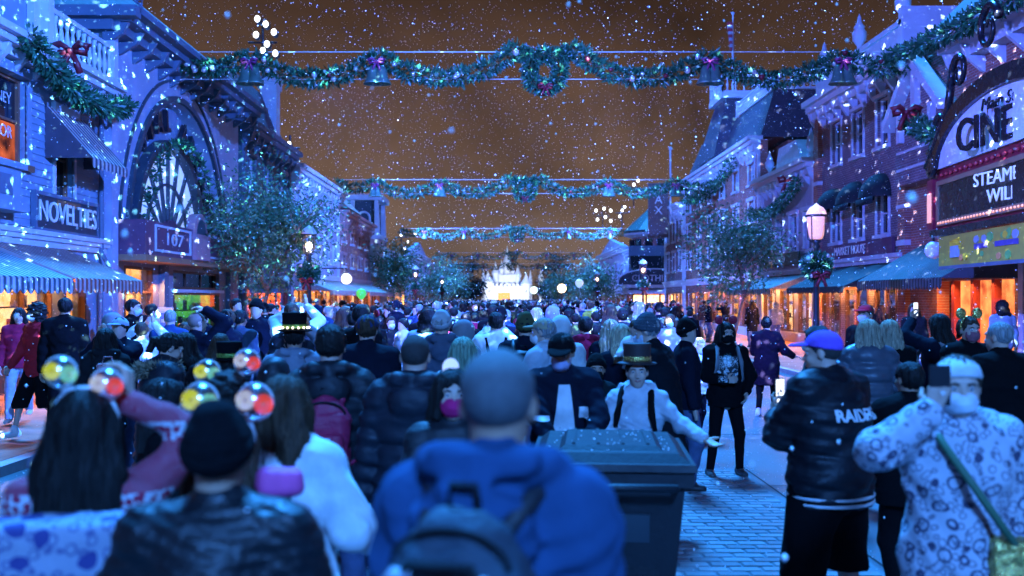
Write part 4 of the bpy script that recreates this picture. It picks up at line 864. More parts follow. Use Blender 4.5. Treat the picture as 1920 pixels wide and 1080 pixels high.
# ---------------------------------------------------------------- lamp posts
iron = pm('lamp_iron', (.03, .035, .04), .4, .2, 9, metal=.4)
def lamp_post(x, y, label, strength=6., seed=1, watts=40, col=(1, .62, .45)):
    B = wroot('lamp_post', (x, y, SW), label, 'lamp post', 'lamp posts along the kerbs')
    z = SW; s = 1.0
    MB().lathe((x, y, z), [(.20, 0), (.20, .15), (.16, .2), (.15, .6), (.10, .75), (.075, .95), (.055, 2.9), (.09, 2.95), (.06, 3.02), (.12, 3.08), (.03, 3.12)], 12).build('post', iron, B, smooth=True)
    MB().lathe((x, y, z+3.1), [(.02, 0), (.13, .02), (.16, .1), (.20, .38), (.205, .5), (.19, .56)], 16).build('globe', (pm('lit_opal_globe', (.7, .6, .58), .3, 0, em=(1, .42, .27), es=.3) if strength > 8 else glass('lamp_globe_glass', (1, .93, .9), .1, .15)), B, smooth=True)
    g = MB().sphere((x, y, z+3.32), .085, 10, 1.3).build('lamp_bulb', emit('lamp_glow_%g' % strength, col, strength), B, smooth=True)
    MB().lathe((x, y, z+3.64), [(.215, 0), (.22, .03), (.2, .09), (.15, .17), (.07, .215), (.02, .26), (.001, .28)], 16).build('lamp_cap', pm('opal_cap_%d' % (strength > 8), (.62, .60, .62), .35, 0, em=(1, .5, .42), es=.35 if strength > 8 else 0.), B, smooth=True)
    c = MB(); c.lathe((x, y, z+3.6), [(.2, 0), (.235, .02), (.235, .05), (.2, .06)], 16)
    for k in range(4): a = PI/4+k*PI/2; c.tube([(x+.06*math.cos(a), y+.06*math.sin(a), z+3.02), (x+.2*math.cos(a), y+.2*math.sin(a), z+3.12), (x+.215*math.cos(a), y+.215*math.sin(a), z+3.62)], .012, 5)
    c.build('lamp_cage', iron, B)
    rng = np.random.default_rng(seed); n = 1500 if y < 40 else 500; off = rng.normal(size=(n, 3)); off /= np.linalg.norm(off, axis=1, keepdims=True)
    foliage('wreath', np.array([x, y, z+2.52])+off*.22*rng.uniform(.5, 1, (n, 1)), off+rng.normal(size=(n, 3))*.4, .17, .03, [pine, frost], [.85, .15], B, rng)
    for k in range(6): a = k*1.05; MB().sphere((x+.36*math.cos(a), y-.3*abs(math.sin(a)), z+2.52+.25*math.sin(a*2)), .045, 7).build('bauble', silver, B, smooth=True)
    bow(B, x, y-.34, z+2.3, .85)
    if watts:
        d = bpy.data.lights.new('lamp_light', 'POINT'); o = bpy.data.objects.new('lamp_light', d); COL.objects.link(o); o.location = (x, y, z+3.32); d.energy = watts; d.color = (1, .55, .36); d.shadow_soft_size = .1
lamp_post(6.9, 22.0, 'ornate lamp post with glowing pink globe and wreath on the right kerb', 12, 1, 120)
lamp_post(-5.6, 28.6, 'ornate lamp post with dim globe and wreath beside the olive tree', 5, 2, 30, (1, .9, .8))
lamp_post(7.4, 53, 'wreathed lamp post in front of the canopied clothing shop', 4, 3, 0); lamp_post(7.3, 78, 'small far lamp post on the right before the pale tree', 6, 4, 0)
lamp_post(-5.6, 63, 'wreathed lamp post on the left before the red brick shop', 4, 5, 0); lamp_post(-5.6, 90, 'small far lamp post on the left kerb', 5, 6, 0)
def globe_light(x, y, z, r, s, label, col):
    B = wroot('globe_street_light', (x, y, 0), label, 'street light'); MB().sphere((x, y, z), r, 12).build('globe', emit('globe_glow_%g' % s, col, s), B, smooth=True); MB().tube([(x, y, 0), (x, y, z-r)], .06).build('post', iron, B)
globe_light(7.2, 124, 3.2, .55, 3., 'warm glowing globe street light right of the castle', (1, .72, .42)); globe_light(4.5, 150, 3.2, .55, 1.3, 'pale green glowing globe light just right of the castle', (.65, 1, .9))

# ---------------------------------------------------------------- rooftop floodlights
floodm = emit('flood_lens', (.85, .93, 1.0), 3.0)
def floods(x, y, z, spots, label, s=1.0):
    s *= .8
    B = wroot('floodlight_mast', (x, y, z-1.6), label, 'floodlight', 'rooftop floodlights')
    MB().tube([(x, y+.2, z-1.7), (x, y+.2, z+.9*s)], .05).tube([(x-.7*s, y+.2, z), (x+.7*s, y+.2, z)], .04).build('mast', iron, B)
    for dx, dz in spots:
        c = MB(); q = (x+dx*s*1.35, y, z+dz*s*1.3)
        c.prism([(q[0]+.16*s*math.cos(2*PI*k/14), q[1]+.02, q[2]+.19*s*math.sin(2*PI*k/14)) for k in range(14)], (0, .3, 0)); l = c.build('lamp_housing', iron, B)
        MB().prism([(q[0]+.13*s*math.cos(2*PI*k/14), q[1]-.01, q[2]+.16*s*math.sin(2*PI*k/14)) for k in range(14)], (0, .02, 0)).build('lens', floodm, l)
floods(XL, 39, 12.0, [(-.15, .85), (.15, .65), (.45, .35), (-.2, .25), (.2, -.1), (.5, -.45), (.05, -.35)], 'cluster of bright oval floodlights above the arcade roof')
floods(XR, 121, 12.0, [(-.5, .4), (.1, .55), (.6, .4), (-.4, -.3), (.2, -.1), (.6, -.4)], 'ring of round floodlights over the far right roofs', 1.5)
floods(XR, 92, 12.2, [(0, .2), (.3, .5)], 'pair of floodlights above the green turret', 1.2); floods(XR-.6, 96, 10.2, [(0, .2), (.2, .5), (-.2, -.3)], 'small stack of floodlights left of the green turret', 1.1)
floods(XL, 92, 7.6, [(0, .2), (.6, -.4), (1.2, .3), (.3, -1.0)], 'scattered small floodlights beside the white cupola tower', 1.0)
floods(XL, 44, 8.6, [(0, .2), (.25, -.3)], 'pair of floodlights at the tree top by the dark green shop', .8)

# ---------------------------------------------------------------- small things
def balloon(x, y, z, r, mat, label):
    B = wroot('balloon', (x, y, z), label, 'balloon'); MB().lathe((x, y, z), [(.001, -r*1.2), (.06*r, -r*1.12), (.5*r, -r*.85), (.85*r, -r*.4), (r, .1*r), (.9*r, .55*r), (.55*r, .92*r), (.001, 1.08*r)], 16).build('skin', mat, B, smooth=True)
    MB().tube([(x, y, z-r*1.1), (x+.05, y, z-r*2.5), (x-.03, y, z-r*4.5)], .006, 4).build('string', trimw, B)
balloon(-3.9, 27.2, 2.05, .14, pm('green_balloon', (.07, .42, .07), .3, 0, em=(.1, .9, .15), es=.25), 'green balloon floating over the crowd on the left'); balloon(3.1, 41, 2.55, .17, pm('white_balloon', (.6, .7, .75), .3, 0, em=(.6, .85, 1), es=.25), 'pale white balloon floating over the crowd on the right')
S = wroot('notice_board', (-7.5, 22, SW), 'blue and white notice board standing on the left pavement', 'sign')
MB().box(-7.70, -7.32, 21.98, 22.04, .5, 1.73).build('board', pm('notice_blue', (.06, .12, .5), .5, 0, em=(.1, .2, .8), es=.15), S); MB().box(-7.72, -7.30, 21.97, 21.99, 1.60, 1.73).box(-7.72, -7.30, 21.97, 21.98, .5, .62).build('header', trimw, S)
b = MB()
for dx, z, w, h in ((-.13, 1.42, .05, .08), (.05, 1.45, .11, .015), (.05, 1.41, .11, .015), (-.1, 1.18, .04, .05), (.08, 1.18, .04, .05), (-.1, 1.0, .04, .05), (.08, 1.0, .04, .05), (-.1, .8, .04, .05), (.08, .8, .04, .05)): b.box(-7.51+dx-w, -7.51+dx+w, 21.965, 21.978, z-h, z+h)
b.build('pictogram', trimw, S); MB().box(-7.55, -7.47, 21.99, 22.03, SW, .5).box(-7.75, -7.27, 21.85, 22.17, SW, SW+.03).build('stand', iron, S)

# wheeled rubbish cart
plast = pm('cart_plastic', (.010, .012, .015), .55, .25, 9, .25, 40); plast2 = pm('cart_lid_plastic', (.010, .013, .016), .55, .25, 9, .2, 60, spec=.25)
bx, by = .575, 5.42
B = empty('wheeled_bin', (bx, by, 0), rad(-5), 'large black wheeled rubbish bin with hinged lid in the foreground', 'bin')
B.scale = (1.06, 1.05, 1.0)
hw, hd = .35, .42
b = MB(); b.hexa([(-.27, -.30, .10), (.27, -.30, .10), (.27, .36, .10), (-.27, .36, .10), (-hw, -hd, 1.03), (hw, -hd, 1.03), (hw, hd, 1.03), (-hw, hd, 1.03)])
for x in (-.2, .2): b.hexa([(x-.03, -.325, .2), (x+.03, -.325, .2), (x+.03, -.30, .2), (x-.03, -.30, .2), (x-.03, -.415, .9), (x+.03, -.415, .9), (x+.03, -.38, .9), (x-.03, -.38, .9)]) if False else None
b.build('body', plast, B)
MB().box(-hw-.035, hw+.035, -hd-.035, hd+.035, .985, 1.06).build('rim', plast, B)
b = MB(); e = .045
for x0, x1, y0, y1, z0, z1, ins in ((-hw-.05, hw+.05, -hd-.06, hd+.05, 1.065, 1.10, .01), (-hw-.02, hw+.02, -hd-.02, hd+.02, 1.10, 1.145, .05), (-.25, .25, -.33, .30, 1.145, 1.17, .03)):
    b.hexa([(x0, y0, z0), (x1, y0, z0), (x1, y1, z0), (x0, y1, z0), (x0+ins, y0+ins, z1), (x1-ins, y0+ins, z1), (x1-ins, y1-ins, z1), (x0+ins, y1-ins, z1)])
for x in (-.18, -.06, .06, .18): b.box(x-.008, x+.008, -.28, .26, 1.17, 1.178)
b.build('lid', plast2, B)
b = MB(); b.tube([(-.30, -hd-.03, .98), (-.30, -hd-.13, 1.0), (.30, -hd-.13, 1.0), (.30, -hd-.03, .98)], .02, 8); b.build('handle', plast, B, smooth=True)
MB().hexa([(-.18, -.368, .66), (.18, -.368, .66), (.18, -.36, .66), (-.18, -.36, .66), (-.18, -.415, .84), (.18, -.415, .84), (.18, -.39, .84), (-.18, -.39, .84)]).build('label_panel', pm('cart_panel', (.035, .05, .06), .5), B)
MB().hexa([(-.02, -.332, .36), (.22, -.332, .36), (.22, -.32, .36), (-.02, -.32, .36), (-.02, -.362, .56), (.22, -.362, .56), (.22, -.34, .56), (-.02, -.34, .56)]).build('lift_recess', black, B)
MB().tube([(-.05, -.36, .30), (.26, -.36, .31)], .012).build('lift_bar', pm('galvanised', (.6, .62, .65), .3, 0, metal=.8), B)
for x in (-.31, .31):
    b = MB(); b.prism([(x-.03, -.28+.13*math.cos(2*PI*k/18), .13+.13*math.sin(2*PI*k/18)) for k in range(18)], (.06, 0, 0)); w = b.build('wheel', black, B)
MB().tube([(-.32, -.28, .13), (.32, -.28, .13)], .012).build('axle', iron, B)
rng = np.random.default_rng(3); b = MB()
for k in range(90): x, y = rng.uniform(-.36, .36), rng.uniform(-.42, .4); b.sphere((x, y, 1.105 if abs(x) > .3 or abs(y) > .36 else (1.15 if abs(x) > .24 or y > .3 or y < -.33 else 1.174)), rng.uniform(.002, .006), 5, .6)
b.build('settled_snow', pm('settled_snow', (.85, .85, .88), .9, 0), B, kind='stuff')
# ================================================================ people: figures grown from distance fields, one continuous surface per layer
class Field:
    def __init__(s, lo, hi, r):
        s.r = r; s.lo = np.array(lo, np.float32); n = np.ceil((np.array(hi)-np.array(lo))/r).astype(int)+1; s.n = n
        s.D = np.full(n, .5, np.float32); s.ax = [(s.lo[i]+r*np.arange(n[i])).astype(np.float32) for i in range(3)]
    def win(s, lo, hi):
        a = [max(0, int((lo[i]-s.lo[i])/s.r)) for i in range(3)]; b = [min(s.n[i], int((hi[i]-s.lo[i])/s.r)+2) for i in range(3)]
        if any(b[i] <= a[i] for i in range(3)): return None
        sl = tuple(slice(a[i], b[i]) for i in range(3))
        return sl, s.ax[0][sl[0]][:, None, None], s.ax[1][sl[1]][None, :, None], s.ax[2][sl[2]][None, None, :]
    def blend(s, sl, d, k, op):
        A = s.D[sl]
        if op == 'add':
            if k > 0: h = np.clip(.5+.5*(A-d)/k, 0, 1); s.D[sl] = A+(d-A)*h-k*h*(1-h)
            else: s.D[sl] = np.minimum(A, d)
        elif op == 'sub':
            if k > 0: h = np.clip(.5-.5*(A+d)/k, 0, 1); s.D[sl] = A+(-d-A)*h+k*h*(1-h)
            else: s.D[sl] = np.maximum(A, -d)
    def cone(s, a, b, ra, rb, k=.02, sx=1., sy=1., op='add', rid=None):
        m = (max(ra, rb)*max(sx, sy, 1)+k+.03+(rid[0] if rid else 0)); lo = [min(a[i], b[i])-m for i in range(3)]; hi = [max(a[i], b[i])+m for i in range(3)]
        w = s.win(lo, hi)
        if w is None: return
        sl, X, Y, Z = w; v = [b[i]-a[i] for i in range(3)]; q = (v[0]/sx, v[1]/sy, v[2]); L2 = q[0]**2+q[1]**2+q[2]**2+1e-9
        x = (X-a[0])/sx; y = (Y-a[1])/sy; z = Z-a[2]; t = np.clip((x*q[0]+y*q[1]+z*q[2])/L2, 0, 1)
        d = np.sqrt((x-t*q[0])**2+(y-t*q[1])**2+(z-t*q[2])**2)-(ra+(rb-ra)*t)
        if rid is not None: d = d-rid[0]*np.abs(np.sin(PI*(t*math.sqrt(L2)/rid[1]+.15)))
        s.blend(sl, d.astype(np.float32), k, op)
    def ell(s, c, r, k=.01, R=None, op='add'):
        m = max(r)+k+.02; w = s.win([c[i]-m for i in range(3)], [c[i]+m for i in range(3)])
        if w is None: return
        sl, X, Y, Z = w; x, y, z = X-c[0], Y-c[1], Z-c[2]
        if R is not None: x, y, z = (R[0][0]*x+R[1][0]*y+R[2][0]*z, R[0][1]*x+R[1][1]*y+R[2][1]*z, R[0][2]*x+R[1][2]*y+R[2][2]*z)
        k0 = np.sqrt((x/r[0])**2+(y/r[1])**2+(z/r[2])**2); k1 = np.sqrt((x/r[0]**2)**2+(y/r[1]**2)**2+(z/r[2]**2)**2)+1e-6
        s.blend(sl, (k0*(k0-1)/k1).astype(np.float32), k, op)
    def rbox(s, c, h, r, k=.0, R=None, op='add'):
        m = math.sqrt(sum(q*q for q in h))+r+k+.02; w = s.win([c[i]-m for i in range(3)], [c[i]+m for i in range(3)])
        if w is None: return
        sl, X, Y, Z = w; x, y, z = X-c[0], Y-c[1], Z-c[2]
        if R is not None: x, y, z = (R[0][0]*x+R[1][0]*y+R[2][0]*z, R[0][1]*x+R[1][1]*y+R[2][1]*z, R[0][2]*x+R[1][2]*y+R[2][2]*z)
        qx, qy, qz = np.abs(x)-h[0], np.abs(y)-h[1], np.abs(z)-h[2]
        d = np.sqrt(np.maximum(qx, 0)**2+np.maximum(qy, 0)**2+np.maximum(qz, 0)**2)+np.minimum(np.maximum(np.maximum(qx, qy), qz), 0)-r
        s.blend(sl, d.astype(np.float32), k, op)
    def cut(s, p, n):          # keep the side the normal points to
        d = n[0]*(s.ax[0]-p[0])[:, None, None]+n[1]*(s.ax[1]-p[1])[None, :, None]+n[2]*(s.ax[2]-p[2])[None, None, :]
        s.D = np.maximum(s.D, -d.astype(np.float32))
    def folds(s, amp, f=1., seed=0):
        amp = amp*1.15; f = f*1.2
        m = np.abs(s.D) < .03; i = np.nonzero(m)
        x, y, z = s.ax[0][i[0]], s.ax[1][i[1]], s.ax[2][i[2]]; rg = np.random.default_rng(seed); d = 0
        for q in range(4):
            k = rg.normal(size=3)*np.array([13, 13, 22])*f*(1+.45*q); k2 = rg.normal(size=3)*11*f; ph = rg.uniform(0, 6.28, 2)
            d = d+np.sin(x*k[0]+y*k[1]+z*k[2]+ph[0]+1.6*np.sin(x*k2[0]+y*k2[1]+z*k2[2]+ph[1]))/(1+.45*q)
        s.D[m] += (amp*d*.5).astype(np.float32)
    def strands(s, amp, c, n, seed=0):
        m = np.abs(s.D) < .03; i = np.nonzero(m); x, y, z = s.ax[0][i[0]]-c[0], s.ax[1][i[1]]-c[1], s.ax[2][i[2]]-c[2]
        a = np.arctan2(x, -y); s.D[m] += (amp*(np.sin(a*n+2.2*np.sin(z*9+seed))+.6*np.sin(a*n*2.3+z*14+seed))).astype(np.float32)
    def mesh(s):
        D = s.D; I = D < 0
        c = sum(I[x:D.shape[0]-1+x, y:D.shape[1]-1+y, z:D.shape[2]-1+z].astype(np.int8) for x in (0, 1) for y in (0, 1) for z in (0, 1))
        act = (c > 0) & (c < 8); idx = np.full(act.shape, -1, np.int64); A = np.argwhere(act); idx[act] = np.arange(len(A))
        if len(A) == 0: return np.zeros((0, 3)), np.zeros((0, 4), int)
        P = np.zeros((len(A), 3)); Wt = np.zeros((len(A), 1))
        for ax in range(3):
            o1, o2 = [q for q in range(3) if q != ax]
            for i in (0, 1):
                for j in (0, 1):
                    a = A.copy(); a[:, o1] += i; a[:, o2] += j; b = a.copy(); b[:, ax] += 1
                    da = D[a[:, 0], a[:, 1], a[:, 2]]; db = D[b[:, 0], b[:, 1], b[:, 2]]; m = (da < 0) != (db < 0); t = np.where(m, da/np.where(m, da-db, 1), 0)
                    p = a.astype(float); p[:, ax] += t; P[m] += p[m]; Wt[m] += 1
        P = s.lo+P/np.maximum(Wt, 1)*s.r; Q = []
        for ax in range(3):
            o1, o2 = [(1, 2), (2, 0), (0, 1)][ax]; sh = [slice(None)]*3; s0 = list(sh); s1 = list(sh); s0[ax] = slice(0, -1); s1[ax] = slice(1, None)
            E = I[tuple(s0)] != I[tuple(s1)]; e = np.argwhere(E); e = e[(e[:, o1] > 0) & (e[:, o2] > 0) & (e[:, o1] < D.shape[o1]-1) & (e[:, o2] < D.shape[o2]-1)]
            if len(e) == 0: continue
            ins = I[e[:, 0], e[:, 1], e[:, 2]]; qs = []
            for i, j in ((-1, -1), (0, -1), (0, 0), (-1, 0)):
                g = e.copy(); g[:, o1] += i; g[:, o2] += j; qs.append(idx[g[:, 0], g[:, 1], g[:, 2]])
            q = np.stack(qs, 1); q[~ins] = q[~ins][:, ::-1]; Q.append(q)
        Q = np.concatenate(Q); return P, Q[(Q >= 0).all(1)]
def vec(*a): return np.array(a, float)
def unit(v): return v/max(1e-9, np.linalg.norm(v))
def ik(a, t, l1, l2, pole):
    d = t-a; L_ = np.linalg.norm(d); mx = (l1+l2)*.995
    if L_ > mx: t = a+d/L_*mx; d = t-a; L_ = mx
    u = d/L_; c = (l1*l1+L_*L_-l2*l2)/(2*L_); h = math.sqrt(max(0, l1*l1-c*c)); p = unit(pole-u*np.dot(pole, u)); return a+u*c+p*h, t
def rotm(yaw, pitch, roll=0): return np.array(Matrix.Rotation(yaw, 3, 'Z') @ Matrix.Rotation(pitch, 3, 'X') @ Matrix.Rotation(roll, 3, 'Y'))
ARM = {  # wrist offset from the shoulder line centre (x outward, y forward, z), finger direction, palm normal, curl, pole
 'down': ((.27, .03, -.56), (0, .15, -1), (-1, 0, 0), .25, (.25, -1, -.2)), 'pocket': ((.20, .16, -.44), (-.3, .5, -.8), (-1, 0, 0), .3, (.9, -.6, -.2)),
 'phone': ((.07, .34, -.16), (-.35, .45, .8), (-.8, -.6, 0), .75, (.8, -.2, -1)), 'photo': ((.085, .30, .12), (-.3, .3, .9), (-.8, -.5, 0), .75, (.9, .1, -1)),
 'high': ((.09, .26, .27), (-.25, .2, 1), (-.8, -.5, 0), .7, (1, .2, -.5)), 'hold': ((.05, .28, -.32), (-.9, .35, .1), (0, -1, 0), .6, (.8, -.4, -.8)),
 'back': ((-.02, -.17, -.52), (-.6, -.2, -.6), (0, 1, 0), .5, (1, -.6, 0)), 'open': ((.52, .26, -.30), (.75, .55, -.25), (-.2, .0, 1), .12, (.2, -.6, -1)),
 'head': ((.10, .04, .33), (-.85, -.25, .25), (-.3, 0, -1), .3, (1, .4, .1)), 'side': ((.42, .20, -.34), (.9, .2, -.2), (0, 0, -1), .2, (.1, -.8, -.5)),
 'bin': ((.12, .40, -.36), (0, 1, -.25), (-.3, 0, -1), .35, (.9, -.3, -.5)), 'face': ((.15, .20, .13), (-.3, .05, 1), (-.5, -.85, 0), .7, (1, .2, -.6)),
 'swing': ((.26, .22, -.50), (0, .5, -.8), (-1, 0, 0), .4, (.3, -1, -.2)), 'swingb': ((.27, -.2, -.50), (0, -.3, -.9), (-1, 0, 0), .4, (.3, -1, -.2)),
 'ear': ((.13, .10, .28), (-.1, .2, 1), (-1, 0, 0), .6, (1, .4, -.2))}
def hand_prims(F, w, f, n, side, cs, curl):
    f = unit(f); n = unit(n-f*np.dot(n, f)); a = np.cross(f, n) if side > 0 else np.cross(n, f)
    for i, (o, l) in enumerate(((.030, .070), (.010, .078), (-.010, .072), (-.029, .058))):
        kn = w+(f*.092+a*o-n*.004*abs(i-1.3))*cs; F.cone(w+a*o*.45*cs, kn, .017*cs, .0125*cs, .012*cs); p = kn; ang = 0
        for sg, fr in enumerate((.45, .31, .24)):
            ang += curl*(1.0, .95, .6)[sg]*1.15; d = f*math.cos(ang)+n*math.sin(ang)+a*o*.6*(1-curl); q = p+d*l*fr*cs; F.cone(p, q, (.0105-.001*sg)*cs, (.0095-.001*sg)*cs, .004*cs); p = q
    r0 = w+(f*.028+a*.022)*cs; d = unit(f*.55+a*.85+n*.35); m = r0+d*.045*cs; F.cone(r0, m, .016*cs, .0125*cs, .01*cs); d2 = unit(f*.85+a*.35+n*(.3+curl*.5)); F.cone(m, m+d2*.034*cs, .012*cs, .009*cs, .004*cs)
    return w+f*.085*cs+n*.03*cs, a
class Fig: pass
def skeleton(H=1.72, bw=1., arms=('down', 'down'), legs='stand', head=(0, 0), lean=0., seed=0, child=False, twist=0.):
    J = Fig(); s = H/1.76; J.s = s; J.H = H; J.bw = bw; rg = np.random.default_rng(seed)
    def up(x, y, z): # bend everything above the hips forward
        z0 = .95*s; dy, dz = y*s, z*s-z0; c, q = math.cos(lean), math.sin(lean); return vec(x*s, dy*c+dz*q, z0-dy*q+dz*c)
    J.up = up; J.hip = vec(0, 0, .95*s); J.waist = up(0, 0, 1.09); J.chest = up(0, .0, 1.29); J.sh = up(0, -.01, 1.43); J.neck = up(0, -.01, 1.47)
    J.R = rotm(head[0], head[1]-lean*.5); hs = (1.0 if not child else 1.12)*s**.5; J.hs = hs; J.hc = up(0, .005, 1.535)+J.R @ vec(0, .012, .095)*hs
    J.hp = lambda x, y, z: J.hc+J.R @ vec(x, y, z)*hs
    wd = .168*bw**.45; J.S = {q: up(q*wd, -.012, 1.415) for q in (-1, 1)}; J.E = {}; J.Wr = {}; J.hand = {}
    for q, nm in zip((1, -1), arms):
        o, f, n, cu, po = ARM[nm] if isinstance(nm, str) else nm; j = rg.uniform(-.02, .02, 3)*(isinstance(nm, str))
        t = J.sh+vec(q*o[0], o[1], o[2])*s+j; e, t = ik(J.S[q], t, .285*s, .255*s, vec(q*po[0], po[1], po[2])); J.E[q] = e; J.Wr[q] = t; J.hand[q] = (vec(q*f[0], f[1], f[2]), vec(q*n[0], n[1], n[2]), cu)
    lp = {'stand': ((.02, 0), (-.02, 0)), 'wide': ((.03, .08), (-.02, .08)), 'walk': ((.30, 0), (-.26, 0)), 'step': ((.14, .02), (-.12, .02)), 'apart': ((.0, .14), (.0, .12))}[legs]
    J.K = {}; J.A = {}; J.Hj = {}
    for q, (fy, fx) in zip((1, -1), lp):
        h = vec(q*.088*s*bw**.5, 0, .90*s); zf = .085*s+(.10*s if legs == 'walk' and fy < 0 else 0); a = vec(q*(.10+fx)*s, fy*s-.02*s, zf); k, a = ik(h, a, .42*s, .415*s, vec(q*.12, 1, 0)); J.Hj[q] = h; J.K[q] = k; J.A[q] = a
    return J
def bounds(J, pad=.16):
    P = np.array([J.hip, J.neck, J.hc, *J.S.values(), *J.E.values(), *J.Wr.values(), *J.K.values(), *J.A.values()]); return P.min(0)-pad-vec(.06, .1, .0), P.max(0)+pad+vec(.06, .1, .06)
TORSO = ((.86, .150, .112), (.95, .165, .118), (1.09, .140, .104), (1.28, .168, .118), (1.40, .150, .092))
def torso(F, J, t=0., hem=.86, rid=None, flare=0., kk=.05, top=1.40):
    b = J.bw; pr = []
    for z, hw, hd in TORSO:
        if z < hem-.3: continue
        pr.append((z, hw*b**.75, hd*b))
    if hem < .86: pr = [(hem, pr[0][1]+flare, pr[0][2]+flare*.7)]+pr
    n = len(pr)
    for (z0, w0, d0), (z1, w1, d1) in zip(pr, pr[1:]):
        sx = ((w0+t)/(d0+t)+(w1+t)/(d1+t))/2; F.cone(J.up(0, 0, z0), J.up(0, 0, z1), (d0+t)*J.s, (d1+t)*J.s, kk, sx, 1., 'add', rid)
def limbs(F, J, q, t=0., u=1.0, fore=1.0, rid=None, k=.03):
    s = J.s; b = J.bw**.45; F.cone(J.sh+vec(q*.05*s, 0, .0), J.S[q], (.072+t*.6)*s, (.062*b+t)*s, .05)
    F.cone(J.S[q], J.E[q], (.056*b+t)*s, (.044*b+t)*s, k, rid=rid); F.cone(J.E[q], J.E[q]+(J.Wr[q]-J.E[q])*fore, (.043*b+t)*s, ((.03+.013*(1-fore))*b+t*.85)*s, k, rid=rid)
def legpr(F, J, q, t=0., low=1.0, k=.03, wide=0.):
    s = J.s; b = J.bw**.8; F.cone(J.Hj[q], J.K[q], (.086*b+t)*s, (.057*b+t+wide*.5)*s, k)
    if low > 0: F.cone(J.K[q], J.K[q]+(J.A[q]-J.K[q])*low, (.055*b+t+wide*.5)*s, (.038*b+t+wide)*s, k)
def head_prims(F, J, detail=True):
    hs = J.hs; R = J.R; hp = J.hp
    F.cone(J.neck-vec(0, 0, .03), hp(0, -.015, -.06), .058*J.s*J.bw**.4, .054*J.s, .02)
    F.ell(hp(0, -.014, .028), (.0745*hs, .094*hs, .084*hs), .02, R); F.ell(hp(0, .022, -.043), (.058*hs, .066*hs, .070*hs), .03, R); F.ell(hp(0, .055, -.095), (.024*hs, .02*hs, .017*hs), .03, R)
    for q in (-1, 1): F.ell(hp(q*.0745, -.012, -.008), (.010*hs, .019*hs, .031*hs), .008, R)
    if detail:
        F.cone(hp(-.042, .074, .026), hp(.042, .074, .026), .014*hs, .014*hs, .012)
        for q in (-1, 1): F.ell(hp(q*.031, .094, .004), (.019*hs, .014*hs, .011*hs), .012, R, 'sub'); F.ell(hp(q*.036, .062, -.032), (.025*hs, .022*hs, .022*hs), .02, R)
        F.cone(hp(0, .084, .008), hp(0, .106, -.032), .008*hs, .0125*hs, .012)
        for q in (-1, 1): F.ell(hp(q*.011, .094, -.036), (.009*hs, .010*hs, .008*hs), .008, R)
        F.cone(hp(-.018, .083, -.060), hp(.018, .083, -.060), .0075*hs, .0075*hs, .006); F.cone(hp(-.016, .081, -.072), hp(.016, .081, -.072), .008*hs, .008*hs, .006)
skinA = pm('skin_light', (.52, .33, .25), .5, .12, 12, .2, 120); skinB = pm('skin_tan', (.38, .21, .14), .5, .12, 12, .2, 120); skinC = pm('skin_deep', (.18, .09, .06), .5, .12, 12, .2, 120)
eyew = pm('eye_white', (.5, .5, .5), .2, 0); iris = pm('eye_iris', (.03, .02, .015), .15, 0); lipm = pm('lips', (.35, .10, .09), .4, 0)
shoeW = pm('shoe_white', (.6, .6, .6), .6); shoeB = pm('shoe_black', (.02, .02, .022), .5); shoeP = pm('shoe_pink', (.6, .06, .25), .5)
denim = pm('denim', (.07, .10, .19), .85, .3, 10, .4, 90); denimL = pm('denim_light', (.25, .31, .42), .85, .3, 10, .4, 90); blackc = cloth('black', (.012, .012, .014)); navy = cloth('navy', (.016, .022, .045)); char = cloth('charcoal', (.035, .036, .04))
whitec = cloth('white', (.62, .62, .62)); greyc = cloth('grey', (.20, .20, .21)); redc = cloth('red', (.42, .02, .03)); maroon = cloth('maroon', (.30, .015, .05)); olive = cloth('olive', (.06, .065, .03)); tan = cloth('tan', (.35, .26, .15)); puffn = pm('puffer_navy', (.009, .012, .020), .62, .2, 9, .35, 30); puffb = pm('puffer_black', (.008, .009, .012), .6, .2, 9, .35, 30); leather = pm('black_leather', (.006, .007, .009), .5, .3, 14, .7, 34, spec=.4); satin = pm('black_satin', (.005, .006, .009), .55, .25, 10, .7, 20, spec=.3)
hblack = hairm('black', (.012, .010, .009)); hbrown = hairm('brown', (.05, .028, .016)); hblond = hairm('ash_blond', (.36, .29, .19)); hgrey = hairm('grey', (.22, .22, .22)); hbuzz = pm('cropped_hair', (.035, .03, .028), .8, .3, 60, .6, 260)
def knit(name, col):
    def fn(t, tc, b):
        mp = N(t, 'ShaderNodeMapping', inp={'Scale': (150, 150, 40)}); L(t, tc.outputs['Object'], mp.inputs[0]); v = N(t, 'ShaderNodeTexVoronoi', inp={'Scale': 1.0, 'Randomness': .35}); L(t, mp.outputs[0], v.inputs['Vector'])
        bp = N(t, 'ShaderNodeBump', inp={'Strength': 1.0, 'Distance': .006}); bp.invert = True; L(t, v.outputs['Distance'], bp.inputs['Height']); L(t, bp.outputs[0], b.inputs['Normal']); r = N(t, 'ShaderNodeMapRange', inp={1: 0., 2: .8, 3: 1.3, 4: .5}); L(t, v.outputs['Distance'], r.inputs[0])
        m = N(t, 'ShaderNodeMix', data_type='RGBA', blend_type='MULTIPLY', inp={0: 1.0}); m.inputs[6].default_value = (*col, 1); L(t, r.outputs[0], m.inputs[7]); b.inputs['Specular IOR Level'].default_value = .1; return m.outputs[2]
    return pattern_mat('knit_'+name, fn, .95)
kblack = knit('black', (.006, .007, .009)); kslate = knit('slate', (.06, .085, .11))
PEOPLE = []
